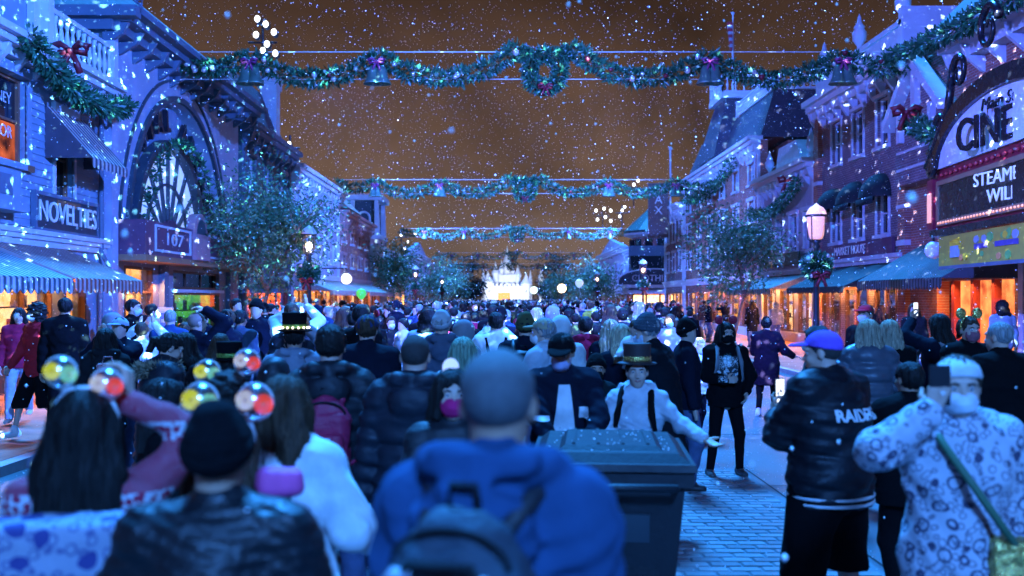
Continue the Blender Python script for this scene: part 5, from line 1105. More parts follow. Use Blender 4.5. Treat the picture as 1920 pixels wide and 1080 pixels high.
def person(label, loc, yaw=0., H=1.72, bw=1., arms=('down', 'down'), legs='stand', head=(0, 0), lean=0., skin=skinA, top=None, bottom=None, shoes=shoeB, hair=None, hat=None, mask=None,
           res=.014, seed=0, z=0., group=None, face=None, child=False, one_mesh=False, smile=False, link_it=True):
    """yaw 0 looks down the street (away from the camera); head=(yaw,pitch) relative to the body"""
    J = skeleton(H, bw, arms, legs, head, lean, seed, child); s = J.s; lo, hi = bounds(J); lo[2] = min(lo[2], -.03); layers = []; r = res
    if face is None: face = not one_mesh
    # ---- body
    F = Field(lo, hi, r); torso(F, J, -.02, .95); F.cone(J.up(-.045, 0, .93), J.up(.045, 0, .93), .09*bw*s, .09*bw*s, .04)
    for q in (-1, 1): limbs(F, J, q, -.008); legpr(F, J, q, -.006); F.cone(J.A[q]+vec(0, -.03, -.03)*s, J.A[q]+vec(0, .13, -.055)*s, .035*s, .026*s, .03)
    head_prims(F, J, face)
    hm = {}
    if r > .016:
        for q in (-1, 1):
            f, n, cu = J.hand[q]; F.cone(J.Wr[q], J.Wr[q]+unit(f)*.13*s, .030*s, .026*s, .01); hm[q] = J.Wr[q]+unit(f)*.09*s
    V, Q = F.mesh()
    if r <= .016:
        for q in (-1, 1):
            f, n, cu = J.hand[q]; w = J.Wr[q]; G = Field(w-.24*s, w+.24*s, .0062); G.cone(w-unit(J.Wr[q]-J.E[q])*.06*s, w, .027*s, .024*s, .01); hm[q], _ = hand_prims(G, w, f, n, q, s, cu)
            v2, q2 = G.mesh(); Q = np.concatenate([Q, q2+len(V)]); V = np.concatenate([V, v2])
    layers.append(('body', V, Q, skin)); J.hm = hm
    # ---- trousers, shorts or leggings
    bt = dict(style='jeans', mat=denim); bt.update(bottom or {}); st = bt['style']
    if st:
        F = Field(lo, hi, r); tt = {'jeans': .014, 'leggings': .004, 'shorts': .03, 'wide': .026}[st]
        F.cone(J.up(-.05, -.01, .90), J.up(.05, -.01, .90), (.112*bw+tt*.5)*s, (.112*bw+tt*.5)*s, .05); F.cone(J.hip, J.waist, .118*bw*s, .105*bw*s, .03, 1.35, 1.)
        for q in (-1, 1): legpr(F, J, q, tt, 0 if st == 'shorts' else .98, .025, .012 if st in ('jeans', 'wide') else 0.)
        if st == 'shorts':
            for q in (-1, 1): F.cone(J.Hj[q], J.K[q]+(J.A[q]-J.K[q])*.16, (.088*bw+.028)*s, (.085*bw**.5+.02)*s, .03)
        F.cut(J.waist, (0, 0, -1))
        if st == 'shorts': F.cut((0, 0, .40*s), (0, 0, 1))
        F.folds(.004 if st == 'leggings' else .007, .9, seed+5); V, Q = F.mesh(); layers.append(({'shorts': 'shorts', 'leggings': 'leggings'}.get(st, 'trousers'), V, Q, bt['mat']))
    # ---- shoes
    for q in (-1, 1):
        a = J.A[q]; F = Field(a-vec(.12, .16, .12)*s-.02, a+vec(.12, .26, .10)*s, max(.010, r*.8)); F.cone(a+vec(0, -.045, -.045)*s, a+vec(q*.012, .15, -.058)*s, .045*s, .042*s, .02, 1.05, 1.); F.cone(a+vec(0, -.02, -.02)*s, a+vec(0, .0, .035)*s, .046*s, .044*s, .03)
        F.cut((0, 0, a[2]-.083*s), (0, 0, 1)); V, Q = F.mesh(); layers.append(('shoe', V, Q, shoes))
    # ---- top
    tp = dict(style='jacket', mat=navy, t=.028, hem=.84, hood=False, fold=.006, collar=True); tp.update(top or {}); t = tp['t']; pf = tp['style'] == 'puffer'; rid = (.024*s, .095*s) if pf else None
    F = Field(lo, hi, r); torso(F, J, t+(.004 if pf else 0), tp['hem']-.02, rid, tp.get('flare', .012), .014 if pf else .05); 
    F.cut(J.up(0, 0, tp['hem']), np.array((0, math.sin(-lean) if lean else 0, 1.)))
    if tp['hem'] < .8: F.cone(J.hip, vec(0, 0, tp['hem']*s), .125*bw*s, .135*bw*s, .05, 1.45, 1.); F.cut((0, 0, tp['hem']*s), (0, 0, 1))
    for q in (-1, 1): limbs(F, J, q, t*.8-(.004 if pf else 0), 1, tp.get('sleeve', .97), rid, .014 if pf else .03)
    F.cone(J.sh+vec(0, 0, -.02)*s, J.neck+vec(0, .0, .0), .085*s, .068*s, .03)
    if tp['collar']: F.cone(J.neck-vec(0, 0, .02), J.neck+vec(0, .008, .045)*s, .072*s, .068*s, .02)
    if tp['hood'] in (True, 'down'):
        pts = [J.up(.09, .075, 1.44), J.up(.125, -.03, 1.50), J.up(.08, -.115, 1.515), J.up(0, -.14, 1.515), J.up(-.08, -.115, 1.515), J.up(-.125, -.03, 1.50), J.up(-.09, .075, 1.44)]
        for a, b_ in zip(pts, pts[1:]): F.cone(a, b_, .040*s, .040*s, .015)
        F.ell(J.up(0, -.15, 1.40), (.125*s, .062*s, .10*s), .02); F.cone(J.up(-.09, -.155, 1.475), J.up(.09, -.155, 1.475), .010*s, .010*s, .02, op='sub')
    if tp['hood'] == 'up':
        F.ell(J.hp(0, -.02, .015), (.112*J.hs, .128*J.hs, .135*J.hs), .05, J.R); F.ell(J.hp(0, .13, -.02), (.085*J.hs, .10*J.hs, .11*J.hs), .02, J.R, 'sub')
    F.folds(.0035 if pf else tp['fold'], 1.25, seed+2); V, Q = F.mesh(); layers.append(({'puffer': 'puffer_jacket'}.get(tp['style'], tp['style']), V, Q, tp['mat']))
    if tp.get('rib'):                     # striped knit hem
        for k in range(2):
            F = Field(lo, hi, r*.8); torso(F, J, t+.010, tp['hem']-.02, None, .012); F.cut(J.up(0, 0, tp['hem']+.008+.034*k), (0, 0, 1)); F.cut(J.up(0, 0, tp['hem']+.026+.034*k), (0, 0, -1)); V, Q = F.mesh(); layers.append(('knit_stripe', V, Q, tp['rib']))
        F = Field(J.neck-.14, J.neck+.16, .008); F.cone(J.neck-vec(0, 0, .0), J.neck+vec(0, .008, .05)*s, .078*s, .074*s, .01); F.cut(J.neck+vec(0, 0, .022)*s, (0, 0, 1)); F.cut(J.neck+vec(0, 0, .04)*s, (0, 0, -1)); V, Q = F.mesh(); layers.append(('knit_stripe', V, Q, tp['rib']))
    # ---- hair
    hr = dict(style='short', mat=hblack); hr.update(hair or {}); hs = J.hs; ext = hr.get('len', .0); hlo = J.hc-.24-vec(0, .05, ext); hhi = J.hc+.24; rh = max(.009, r*.75)
    if hr['style']:
        F = Field(hlo, hhi, rh); th = {'buzz': .004, 'short': .012, 'curly': .03, 'long': .018, 'bob': .022, 'tied': .012}[hr['style']]
        F.ell(J.hp(0, -.016, .030), ((.0745+th)*hs, (.094+th)*hs, (.086+th)*hs), .02, J.R)
        if hr['style'] in ('long', 'bob', 'curly'):
            l = ext or {'long': .30, 'bob': .12, 'curly': .08}[hr['style']]
            for q in (-1, 0, 1):
                a = J.hp(q*.055, -.055+.03*abs(q), -.02); m = np.array([a[0]*1.0+q*.02, min(a[1], J.neck[1]-.03)-.015, J.neck[2]+.02]); F.cone(a, m, .062*hs, .055*hs, .03)
                if l > .15: F.cone(m, m+vec(q*.012, -.055*s-.02, -l+.08), .056*hs, .028*hs, .03)
            for q in (-1, 1): F.cone(J.hp(q*.072, .0, .03), J.hp(q*.080, .005, -.09), .026*hs, .024*hs, .02)
        if hr['style'] == 'tied': F.ell(J.hp(0, -.125, .02), (.035*hs, .045*hs, .035*hs), .02, J.R); F.cone(J.hp(0, -.15, .01), J.hp(0, -.15, -.16), .028*hs, .014*hs, .02)
        if hr['style'] in ('buzz', 'short', 'tied'):
            n = J.R @ vec(0, -.74, .67); F.cut(J.hp(0, .075, .062), n)
            for q in (-1, 1): F.ell(J.hp(q*.086, -.004, -.02), (.02*hs, .022*hs, .045*hs), .004, J.R, 'sub')
            F.cut(J.hp(0, 0, -.085), J.R @ vec(0, 0, 1))
        else:
            F.ell(J.hp(0, .125, -.03), (.060*hs, .085*hs, .105*hs), .015, J.R, 'sub')
        if hr['style'] == 'curly': F.folds(.016, 3.2, seed)
        elif hr['style'] != 'buzz': F.strands(.0032 if hr['style'] == 'short' else .006, J.hc, 13 if hr['style'] == 'short' else 9, seed)
        if hr['style'] in ('short', 'tied'): F.folds(.0045, 3.4, seed+9)
        V, Q = F.mesh(); layers.append(('hair', V, Q, hr['mat']))
    # ---- hat
    if hat:
        k = hat['style']; F = Field(J.hc-.30, J.hc+.32, max(.008, r*.7))
        if k == 'beanie':
            F.ell(J.hp(0, -.014, .040), (.090*hs, .108*hs, .100*hs), .02, J.R); F.ell(J.hp(0, -.03, .12), (.05*hs, .06*hs, .03*hs), .03, J.R); F.folds(.003, 1.6, seed); F.cut(J.hp(0, .075, .045), J.R @ vec(0, -.40, .92)); V, Q = F.mesh(); layers.append(('beanie', V, Q, hat['mat']))
            F = Field(J.hc-.30, J.hc+.32, max(.008, r*.7)); F.ell(J.hp(0, -.014, .034), (.096*hs, .114*hs, .102*hs), .02, J.R); n = J.R @ vec(0, -.40, .92); F.cut(J.hp(0, .075, .040), n); F.cut(J.hp(0, .075, .092), -n); V, Q = F.mesh(); layers.append(('beanie_cuff', V, Q, hat['mat']))
        elif k == 'cap':
            bk = hat.get('back', 0); F.ell(J.hp(0, -.012, .038), (.088*hs, .106*hs, .088*hs), .02, J.R); F.cut(J.hp(0, .075, .048), J.R @ vec(0, -.22, .975)); V, Q = F.mesh(); layers.append(('cap', V, Q, hat['mat']))
            F = Field(J.hc-.30, J.hc+.32, max(.007, r*.6)); y0 = .10 if not bk else -.12; F.ell(J.hp(0, y0, .050), (.078*hs, .085*hs, .015*hs), .01, J.R); F.ell(J.hp(0, y0, .030), (.10*hs, .11*hs, .016*hs), .004, J.R, 'sub'); F.ell(J.hp(0, -.012, .035), (.080*hs, .098*hs, .08*hs), .0, J.R, 'sub'); V, Q = F.mesh(); layers.append(('cap_peak', V, Q, hat['mat']))
        elif k == 'tophat':
            up_ = J.R @ vec(0, 0, 1.); F.cone(J.hp(0, -.012, .062), J.hp(0, -.012, .215), .098*hs, .105*hs, .0); F.cut(J.hp(0, 0, .062), up_); F.cut(J.hp(0, 0, .215), -up_); F.ell(J.hp(0, -.012, .066), (.150*hs, .160*hs, .014*hs), .012, J.R); F.ell(J.hp(0, -.012, .02), (.08*hs, .095*hs, .05*hs), .0, J.R, 'sub'); V, Q = F.mesh(); layers.append(('top_hat', V, Q, hat['mat']))
            F = Field(J.hc-.30, J.hc+.32, .008); F.cone(J.hp(0, -.012, .074), J.hp(0, -.012, .20), .1035*hs, .110*hs, .0); F.cut(J.hp(0, 0, .080), up_); F.cut(J.hp(0, 0, .118), -up_); V, Q = F.mesh(); layers.append(('hat_band', V, Q, hat.get('band', redc)))
        elif k == 'ears':   # headband with two round ears
            pts = [J.hp(.088*math.cos(a), -.0, .03+.098*math.sin(a)) for a in np.linspace(-.2, PI+.2, 12)]
            for a, b_ in zip(pts, pts[1:]): F.cone(a, b_, .009*hs, .009*hs, .0)
            V, Q = F.mesh(); layers.append(('headband', V, Q, hat['mat']))
            for q in (-1, 1):
                G = Field(J.hc-.30, J.hc+.34, max(.007, r*.6)); G.ell(J.hp(q*.085, .0, .155), (.052*hs, .022*hs, .052*hs), .004, J.R); V, Q = G.mesh(); layers.append(('headband_ear', V, Q, hat['mat']))
    # ---- mask
    if mask is not None:
        F = Field(J.hc-.2, J.hc+.2, max(.007, r*.6)); F.ell(J.hp(0, .030, -.048), (.066*hs, .080*hs, .068*hs), .01, J.R); F.cone(J.hp(0, .095, -.01), J.hp(0, .090, -.05), .018*hs, .028*hs, .02); F.cut(J.hp(0, .03, -.004), J.R @ vec(0, -.15, -1.)); F.cut(J.hp(0, .018, 0), J.R @ vec(0, 1., .15)); F.folds(.003, 2.5, seed); V, Q = F.mesh(); layers.append(('face_mask', V, Q, mask))
    PEOPLE.append((loc[0], loc[1]))
    if not link_it: return J, layers, hm
    root = empty('person', (loc[0], loc[1], z), yaw, label, 'person', group); J.root = root
    if one_mesh:
        VV = []; QQ = []; MI = []; mats = []; o_ = 0
        for nm, V, Q, m in layers:
            if m not in mats: mats.append(m)
            VV.append(V); QQ.append(Q+o_); o_ += len(V); MI.append(np.full(len(Q), mats.index(m)))
        me = np_mesh('figure', np.concatenate(VV), np.concatenate(QQ), True, np.concatenate(MI))
        for m in mats: me.materials.append(m)
        link('figure', me, None, root); J.parts = {}; return root, J
    J.parts = {}
    for nm, V, Q, m in layers:
        if len(Q) == 0: continue
        o = link(nm, np_mesh(nm, V, Q), m, root); J.parts[nm] = o
    if face and (mask is not None or True):
        for q in (-1, 1):
            b = MB(); b.cur = 0; b.sphere(tuple(J.hp(q*.031, .0715, .003)), .0115*hs, 10); b.cur = 1; b.sphere(tuple(J.hp(q*.031, .0785, .003)), .0066*hs, 8); b.build('eye', [eyew, iris], root, smooth=True)
            c = [tuple(J.hp(q*x, y, zz)) for x, y, zz in ((.015, .090, .021), (.032, .0885, .027), (.047, .080, .022))]; MB().tube(c, .004*hs, 5).build('eyebrow', hr['mat'], root, smooth=True)
        if mask is None:
            MB().tube([tuple(J.hp(x, y, zz+(.006*abs(x)/.024 if smile else 0))) for x, y, zz in ((-.024, .080, -.064), (-.012, .0895, -.065), (0, .0915, -.066), (.012, .0895, -.065), (.024, .080, -.064))], [.003, .0055, .006, .0055, .003], 6).build('mouth', lipm, root, smooth=True)
            if smile: MB().tube([tuple(J.hp(x, y, -.0645)) for x, y in ((-.014, .0905), (0, .0945), (.014, .0905))], [.002, .0035, .002], 6).build('teeth', eyew, root, smooth=True)
    return root, J
def wpt(root, p):
    return Matrix.Rotation(root.rotation_euler.z, 3, 'Z') @ Vector(p)+root.location
def wdir(root, d): return Matrix.Rotation(root.rotation_euler.z, 3, 'Z') @ Vector(d)
def drape(J, part, me, mat, origin, right, up, name='lettering', off=.006):
    """lay a flat mesh (in its xz plane) on the surface of a garment, in the figure's own frame"""
    g = J.parts[part]; n = len(g.data.vertices); co = np.empty(n*3, np.float32); g.data.vertices.foreach_get('co', co); co = co.reshape(-1, 3)
    bv = BVHTree.FromPolygons([tuple(c) for c in co], [tuple(p.vertices) for p in g.data.polygons]); r = Vector(right).normalized(); u = Vector(up).normalized(); f = u.cross(r); m2 = me.copy()
    for v in m2.vertices:
        p = Vector(origin)+r*v.co.x+u*v.co.z; h = bv.ray_cast(p-f*.5, f)[0]; v.co = (h if h is not None else p)-f*(off-v.co.y)
    return link(name, m2, mat, J.root)
def phone(J, root, q=1, label='', off=(0, 0, .03), lit=True, face=(0, -1, 0), mid=False):
    p = np.array(J.hm[q]) if not mid else (np.array(J.hm[1])+np.array(J.hm[-1]))/2; c = wpt(root, p)+Vector(off)
    o = empty('phone', c, 0, label, 'phone'); MB().box(-.037, .037, -.005, .005, -.075, .075).build('case', pm('phone_black', (.015, .015, .018), .5, spec=.2), o)
    MB().box(-.033, .033, -.0065, -.0052, -.070, .070).build('screen', pm('phone_screen_%d' % lit, (.03, .03, .03), .1, 0, em=(.75, .85, 1), es=1.0 if lit else .05), o); f = wdir(root, face); o.rotation_euler = (0, 0, math.atan2(f.x, -f.y)); return o
def backpack(root, J, label, mat, mat2=None, w=.15, h=.23, d=.075, zc=1.22, strap=True, patch=None, details=True):
    s = J.s; o = empty('backpack', root.location, root.rotation_euler.z, label, 'backpack'); y = -(.118*J.bw+.045)*s-d; c = J.up(0, 0, zc)+vec(0, y, 0); F = Field(c-.42, c+.42, .012)
    F.rbox(c-vec(0, 0, h*.22), (w-.055, d-.045, h*.78-.06), .055); F.ell(c+vec(0, .01, h*.42), (w*.92, d*.95, h*.55), .05); F.folds(.007, 1.4, 3); V, Q = F.mesh(); b = link('bag_body', np_mesh('bag_body', V, Q), mat, o)
    F = Field(c-.42, c+.42, .010); F.rbox(c+vec(0, -d-.005, -h*.38), (w*.62, .012, h*.34), .028); F.folds(.004, 1.5, 4); V, Q = F.mesh(); link('front_pocket', np_mesh('front_pocket', V, Q), mat2 or mat, o)
    if details:
        MB().tube([tuple(c+vec(w*.86*math.cos(a), -d*.72, h*.62+h*.30*math.sin(a)-.02)) for a in np.linspace(0, PI, 12)], .006, 5).build('zip', char, o, smooth=True)
        MB().tube([tuple(c+vec(x, d*.4, h+zz)) for x, zz in ((-.03, -.01), (-.025, .03), (.025, .03), (.03, -.01))], .008, 6).build('grab_loop', char, o, smooth=True)
    if strap:
        for q in (-1, 1):
            pt = [c+vec(q*w*.6, d*.6, h*.75), J.up(q*.105, -.085, 1.462), J.up(q*.11, -.01, 1.50), J.up(q*.115, .08, 1.46), J.up(q*.135, .175*J.bw**.6, 1.32), J.up(q*.17, .13, 1.12), J.up(q*.17, -.05, 1.02), c+vec(q*w*.8, d*.6, -h*.8)]
            MB().tube([tuple(p) for p in pt], [.02, .026, .028, .028, .024, .014, .012, .012], 8).build('strap', mat2 or mat, o, smooth=True)
    if patch: MB().box(c[0]-.06, c[0]+.04, c[1]-d-.052, c[1]-d-.046, c[2]-.03, c[2]+.0).build('patch', patch, o)
    return o
led = {k: emit('led_'+k, c, s_) for k, c, s_ in (('yellow', (.75, .85, .06), .42), ('aqua', (.22, .85, .7), .36), ('red', (1, .08, .07), .42), ('white', (.7, .75, 1), .36))}
def light_ears(root, J, label, sp=.105, zz=.165, r=.058, cols=(('yellow', 'aqua'), ('white', 'red')), tilt=0.):
    """clear plastic globes on a headband, each with two glowing discs inside"""
    o = empty('light_up_headband', root.location, root.rotation_euler.z, label, 'headband')
    MB().tube([tuple(J.hp(.098*math.cos(a), 0, .03+.105*math.sin(a))) for a in np.linspace(-.1, PI+.1, 12)], .008, 6).build('band', shoeW, o, smooth=True)
    for q, cc in zip((-1, 1), cols):
        c = J.hp(q*sp, 0, zz+q*tilt); g = MB().sphere(tuple(c), r, 16).build('globe', glass('clear_globe', (.88, .92, 1), .34, .22), o, smooth=True)
        for i, k in enumerate(cc):
            p = c+J.R @ vec((i-.5)*r*1.0, -r*.15, r*.1*(1-2*i)); MB().lathe((0, 0, 0), [(r*.10, -.006), (r*.5, -.006), (r*.54, 0), (r*.5, .006), (r*.10, .006), (r*.10, -.006)], 14).build('light_disc', led[k], g).matrix_local = Matrix.Translation(Vector(p)) @ Matrix.Rotation(PI/2, 4, 'X')
        MB().tube([tuple(c+J.R @ vec(r*1.0*math.cos(a), 0, r*1.0*math.sin(a))) for a in np.linspace(0, 2*PI, 25)], .0035, 5).build('globe_rim', shoeW, o, smooth=True)
        MB().tube([tuple(J.hp(q*.06, 0, .118)), tuple(c+J.R @ vec(-q*r*.5, 0, -r*.8))], .012, 6).build('stalk', shoeW, o, smooth=True)
    return o
def hair_strands(J, n, ln, seed, mat, w=.0016, lift=.006):
    """loose strands laid over the hair so that its outline breaks up"""
    g = J.parts['hair']; co = np.empty(len(g.data.vertices)*3, np.float32); g.data.vertices.foreach_get('co', co); co = co.reshape(-1, 3)
    bv = BVHTree.FromPolygons([tuple(c) for c in co], [tuple(p.vertices) for p in g.data.polygons]); rg = np.random.default_rng(seed); V = []; Q = []
    for i in rg.choice(len(co), n):
        p = Vector(co[i]); dr = Vector((rg.normal()*.006, rg.normal()*.006, 0)); st = ln*rg.uniform(.5, 1.2)/7; b0 = len(V); L_ = rg.uniform(.0, lift)
        for k in range(8):
            h = bv.find_nearest(p)
            if h[0] is None: break
            q = h[0]+h[1]*(.001+L_*(.3+.7*k/7)); t = Vector((0, 0, -1)).cross(h[1]); t = t.normalized()*w if t.length > .05 else Vector((w, 0, 0)); V += [tuple(q-t), tuple(q+t)]
            d = Vector((0, 0, -1)); d = d-h[1]*d.dot(h[1]); d = d.normalized() if d.length > .1 else Vector((rg.normal(), rg.normal(), -.3)).normalized(); p = q+d*st+dr
        m = (len(V)-b0)//2; Q += [(b0+2*k, b0+2*k+1, b0+2*k+3, b0+2*k+2) for k in range(m-1)]
    o = link('loose_hair', np_mesh('loose_hair', np.array(V), np.array(Q)), mat, J.root); o['kind'] = 'stuff'; return o
def px(xp, d): return (xp-VX)/FPX*d
# ================================================================ garment patterns
def nordic_fn(t, tc, b):
    s = N(t, 'ShaderNodeSeparateXYZ'); L(t, tc.outputs['Object'], s.inputs[0])
    mp = N(t, 'ShaderNodeMapping', inp={'Scale': (70, 70, 70)}); L(t, tc.outputs['Object'], mp.inputs[0]); ck = N(t, 'ShaderNodeTexVoronoi', inp={'Randomness': 0.0}); L(t, mp.outputs[0], ck.inputs['Vector'])
    d1 = N(t, 'ShaderNodeMath', operation='LESS_THAN', inp={1: .28}); L(t, ck.outputs['Distance'], d1.inputs[0])
    z = N(t, 'ShaderNodeMath', operation='MULTIPLY', inp={1: 5.2}); L(t, s.outputs['Z'], z.inputs[0]); f = N(t, 'ShaderNodeMath', operation='FRACT'); L(t, z.outputs[0], f.inputs[0])
    g = N(t, 'ShaderNodeMath', operation='GREATER_THAN', inp={1: .70}); L(t, f.outputs[0], g.inputs[0])
    n2 = N(t, 'ShaderNodeTexVoronoi', inp={'Scale': 45.0}); L(t, tc.outputs['Object'], n2.inputs['Vector']); n3 = N(t, 'ShaderNodeMath', operation='GREATER_THAN', inp={1: .48}); L(t, n2.outputs['Distance'], n3.inputs[0])
    m = N(t, 'ShaderNodeMix', data_type='FLOAT'); L(t, g.outputs[0], m.inputs[0]); L(t, d1.outputs[0], m.inputs[2]); L(t, n3.outputs[0], m.inputs[3])
    c = N(t, 'ShaderNodeMix', data_type='RGBA'); L(t, m.outputs[0], c.inputs[0]); c.inputs[6].default_value = (.30, .014, .045, 1); c.inputs[7].default_value = (.45, .44, .46, 1); return c.outputs[2]
nordic = pattern_mat('nordic_knit', nordic_fn, .9)
def line_print(name, base, ink, sc1=11., lo=.30, hi=.36, ink2=None):
    def fn(t, tc, b):
        no = N(t, 'ShaderNodeTexNoise', inp={'Scale': 9.0, 'Detail': 2.0}); L(t, tc.outputs['Object'], no.inputs['Vector']); ad = N(t, 'ShaderNodeVectorMath', operation='MULTIPLY_ADD', inp={1: (.05, .05, .05)}); L(t, no.outputs['Color'], ad.inputs[0]); L(t, tc.outputs['Object'], ad.inputs[2])
        prev = None
        for sc_, a, b_ in ((sc1, lo, hi), (sc1*2.1, .30, .46)):
            v = N(t, 'ShaderNodeTexVoronoi', inp={'Scale': sc_}); L(t, ad.outputs[0], v.inputs['Vector']); g = N(t, 'ShaderNodeMath', operation='GREATER_THAN', inp={1: a}); L(t, v.outputs['Distance'], g.inputs[0]); l = N(t, 'ShaderNodeMath', operation='LESS_THAN', inp={1: b_}); L(t, v.outputs['Distance'], l.inputs[0])
            m = N(t, 'ShaderNodeMath', operation='MULTIPLY'); L(t, g.outputs[0], m.inputs[0]); L(t, l.outputs[0], m.inputs[1])
            if prev is None: prev = m
            else:
                x = N(t, 'ShaderNodeMath', operation='MULTIPLY_ADD', inp={1: .7}); L(t, m.outputs[0], x.inputs[0]); L(t, prev.outputs[0], x.inputs[2]); x.use_clamp = True; prev = x
        c = N(t, 'ShaderNodeMix', data_type='RGBA'); L(t, prev.outputs[0], c.inputs[0]); c.inputs[6].default_value = (*base, 1); c.inputs[7].default_value = (*ink, 1); return c.outputs[2]
    return pattern_mat(name, fn, .85)
printed = line_print('printed_hoodie_fabric', (.46, .45, .49), (.05, .05, .09), 14., .26, .37); floral = line_print('floral_fabric', (.28, .28, .34), (.04, .04, .16), 13., .10, .36); dotted = line_print('white_on_black_print', (.02, .02, .022), (.6, .6, .6), 16., .0, .22)
gilt = pm('gold_sequins', (.65, .50, .15), .25, .5, 60, .8, 90, metal=.8); gband = pm('green_gold_band', (.20, .32, .06), .3, .5, 40, .6, 60, metal=.5)
white_mask = cloth('mask_white', (.68, .68, .70)); black_mask = cloth('mask_black', (.02, .02, .02)); pink_mask = cloth('mask_pink', (.55, .02, .12)); blue_mask = cloth('mask_pale_blue', (.40, .50, .62))
purplec = cloth('cap_purple', (.20, .09, .55)); bluecap = cloth('cap_navy', (.02, .035, .09)); tealb = cloth('beanie_slate', (.06, .085, .11)); redcap = cloth('cap_red', (.38, .02, .04)); tanc = cloth('cap_khaki', (.30, .26, .17))
def bag(label, x, y, z, w, h, d, mat, rz=0., strap=True, name='bag'):
    o = empty(name, (x, y, z), rz, label, 'bag'); c = vec(0, 0, 0); F = Field(c-vec(w, d, h)-.05, c+vec(w, d, h)+.05, .008); F.rbox(c, (w-.03, d-.02, h-.03), .03); F.folds(.005, 2, 1); V, Q = F.mesh(); link('bag_body', np_mesh('bag_body', V, Q), mat, o)
    if strap: MB().tube([(-w*.6, 0, h*.8), (-w*.35, 0, h*1.7), (w*.35, 0, h*1.7), (w*.6, 0, h*.8)], .008, 6).build('handle', mat, o, smooth=True)
    return o
# ================================================================ foreground
p, J = person('woman with very long dark hair in a red and white patterned sweater, seen from behind', (px(160, 3.0), 3.0), .12, 1.64, 1.0, ('ear', 'hold'), 'stand', (.0, .12), 0, skinA, dict(style='sweater', mat=nordic, t=.018, hem=.80, sleeve=.97, collar=False), dict(style='leggings', mat=nordic), shoeB, dict(style='long', mat=hblack, len=.52), res=.011, seed=3)
hair_strands(J, 1500, .5, 1, hblack, .0022, .012)
light_ears(p, J, 'light-up headband with yellow and red lit globes on the long dark hair', .068, .165, .047, tilt=-.02)
bag('white tote printed with blue rings at the bottom left corner', px(95, 2.75), 2.72, 1.13, .21, .19, .07, floral, .2, False)
p, J = person('man in black knit cap and shiny black leather jacket, back to camera', (px(408, 2.5), 2.5), .05, 1.64, 1.12, ('pocket', 'pocket'), 'stand', (0, .05), 0, skinB, dict(style='leather_jacket', mat=leather, t=.034, hem=.80, fold=.008), None, shoeB, dict(style='buzz', mat=hbuzz), dict(style='beanie', mat=kblack), res=.010, seed=5)
p, J = person('woman in puffy white sweater at the leather jacket man\'s right shoulder', (px(532, 3.75), 3.75), -.3, 1.62, 1.1, ('side', 'down'), 'stand', (0, 0), 0, skinA, dict(style='sweater', mat=whitec, t=.045, hem=.82, fold=.012), None, shoeW, dict(style='long', mat=hbrown, len=.25), None, None, .012, 8); hair_strands(J, 700, .3, 7, hbrown, .002, .01)
p, J = person('short woman in dark coat just beyond the black knit cap, lit globes on her head', (px(424, 3.3), 3.3), -.1, 1.53, 1.05, ('down', 'down'), 'stand', (0, 0), 0, skinA, dict(style='coat', mat=char, t=.03, hem=.7, fold=.01), None, shoeW, dict(style='long', mat=hbrown, len=.25), None, None, .012, 7)
light_ears(p, J, 'light-up headband with big yellow and red globes above the black knit cap', .10, .165, .062)
bag('bright pink pouch with green trim at the white sweater woman\'s side', px(525, 3.2), 3.2, 1.33, .075, .045, .04, pm('pink_pouch', (.65, .08, .28), .7), .3, False)
p, J = person('dark haired woman in black coat wearing smaller lit globes, behind the white sweater woman', (px(425, 4.0), 4.0), .1, 1.60, 1.0, ('down', 'down'), 'stand', (0, 0), 0, skinA, dict(style='coat', mat=blackc, hem=.6), None, shoeB, dict(style='curly', mat=hblack), None, None, .013, 9)
light_ears(p, J, 'smaller light-up headband with one yellow and one red globe, tilted', .082, .165, .05, tilt=.022)
p, J = person('broad man with cropped hair in blue hooded sweatshirt and dark backpack, centre foreground', (px(925, 2.12), 2.12), -.28, 1.83, 1.03, ('down', 'down'), 'stand', (.12, .02), .05, skinB, dict(style='hoodie', mat=cloth('royal_hoodie', (.022, .060, .13)), t=.026, hem=.80, hood=True, fold=.010), dict(mat=blackc), shoeB, dict(style='buzz', mat=pm('cropped_grey_hair', (.10, .105, .11), .8, .25, 70, .5, 300)), res=.009, seed=11)
bpk = backpack(p, J, 'dark slate backpack with pale buckles on the hooded man in the centre foreground', pm('backpack_slate', (.025, .04, .055), .7, .25, 12, .4, 60), pm('backpack_black', (.012, .014, .018), .6, .2, 12, .4, 60), .135, .23, .075, 1.25, True, greyc)
c = J.up(0, 0, 1.25)+vec(0, -.35, 0)
for x0, z0, x1, z1, w in ((-.11, .10, -.06, .115, .018), (.06, .11, .10, .09, .02), (-.12, -.02, -.075, .05, .012), (.07, .03, .125, -.03, .02), (-.04, -.06, .03, -.035, .008)):
    MB().tube([tuple(c+vec(x0, 0, z0)), tuple(c+vec((x0+x1)/2, -.012, (z0+z1)/2+.008)), tuple(c+vec(x1, 0, z1))], [w*.5, w, w*.6], 7).build('buckle', pm('pale_buckle', (.34, .36, .40), .5), bpk, smooth=True)
MB().tube([tuple(c+vec(-.13, .03, -.2)), tuple(c+vec(-.12, -.0, .02)), tuple(c+vec(-.06, -.01, .14)), tuple(c+vec(.06, -.01, .14)), tuple(c+vec(.12, 0, .02)), tuple(c+vec(.13, .03, -.2))], .010, 6).build('piping', char, bpk, smooth=True)
p, J = person('man in dark puffer jacket carrying a red backpack, jeans, back to camera', (px(620, 5.6), 5.6), .05, 1.78, 1.0, ('down', 'pocket'), 'step', (0, 0), 0, skinA, dict(style='puffer', mat=puffb, t=.035, hem=.84, hood=True), dict(style='jeans', mat=denim), shoeW, dict(style='short', mat=hblack), res=.012, seed=13)
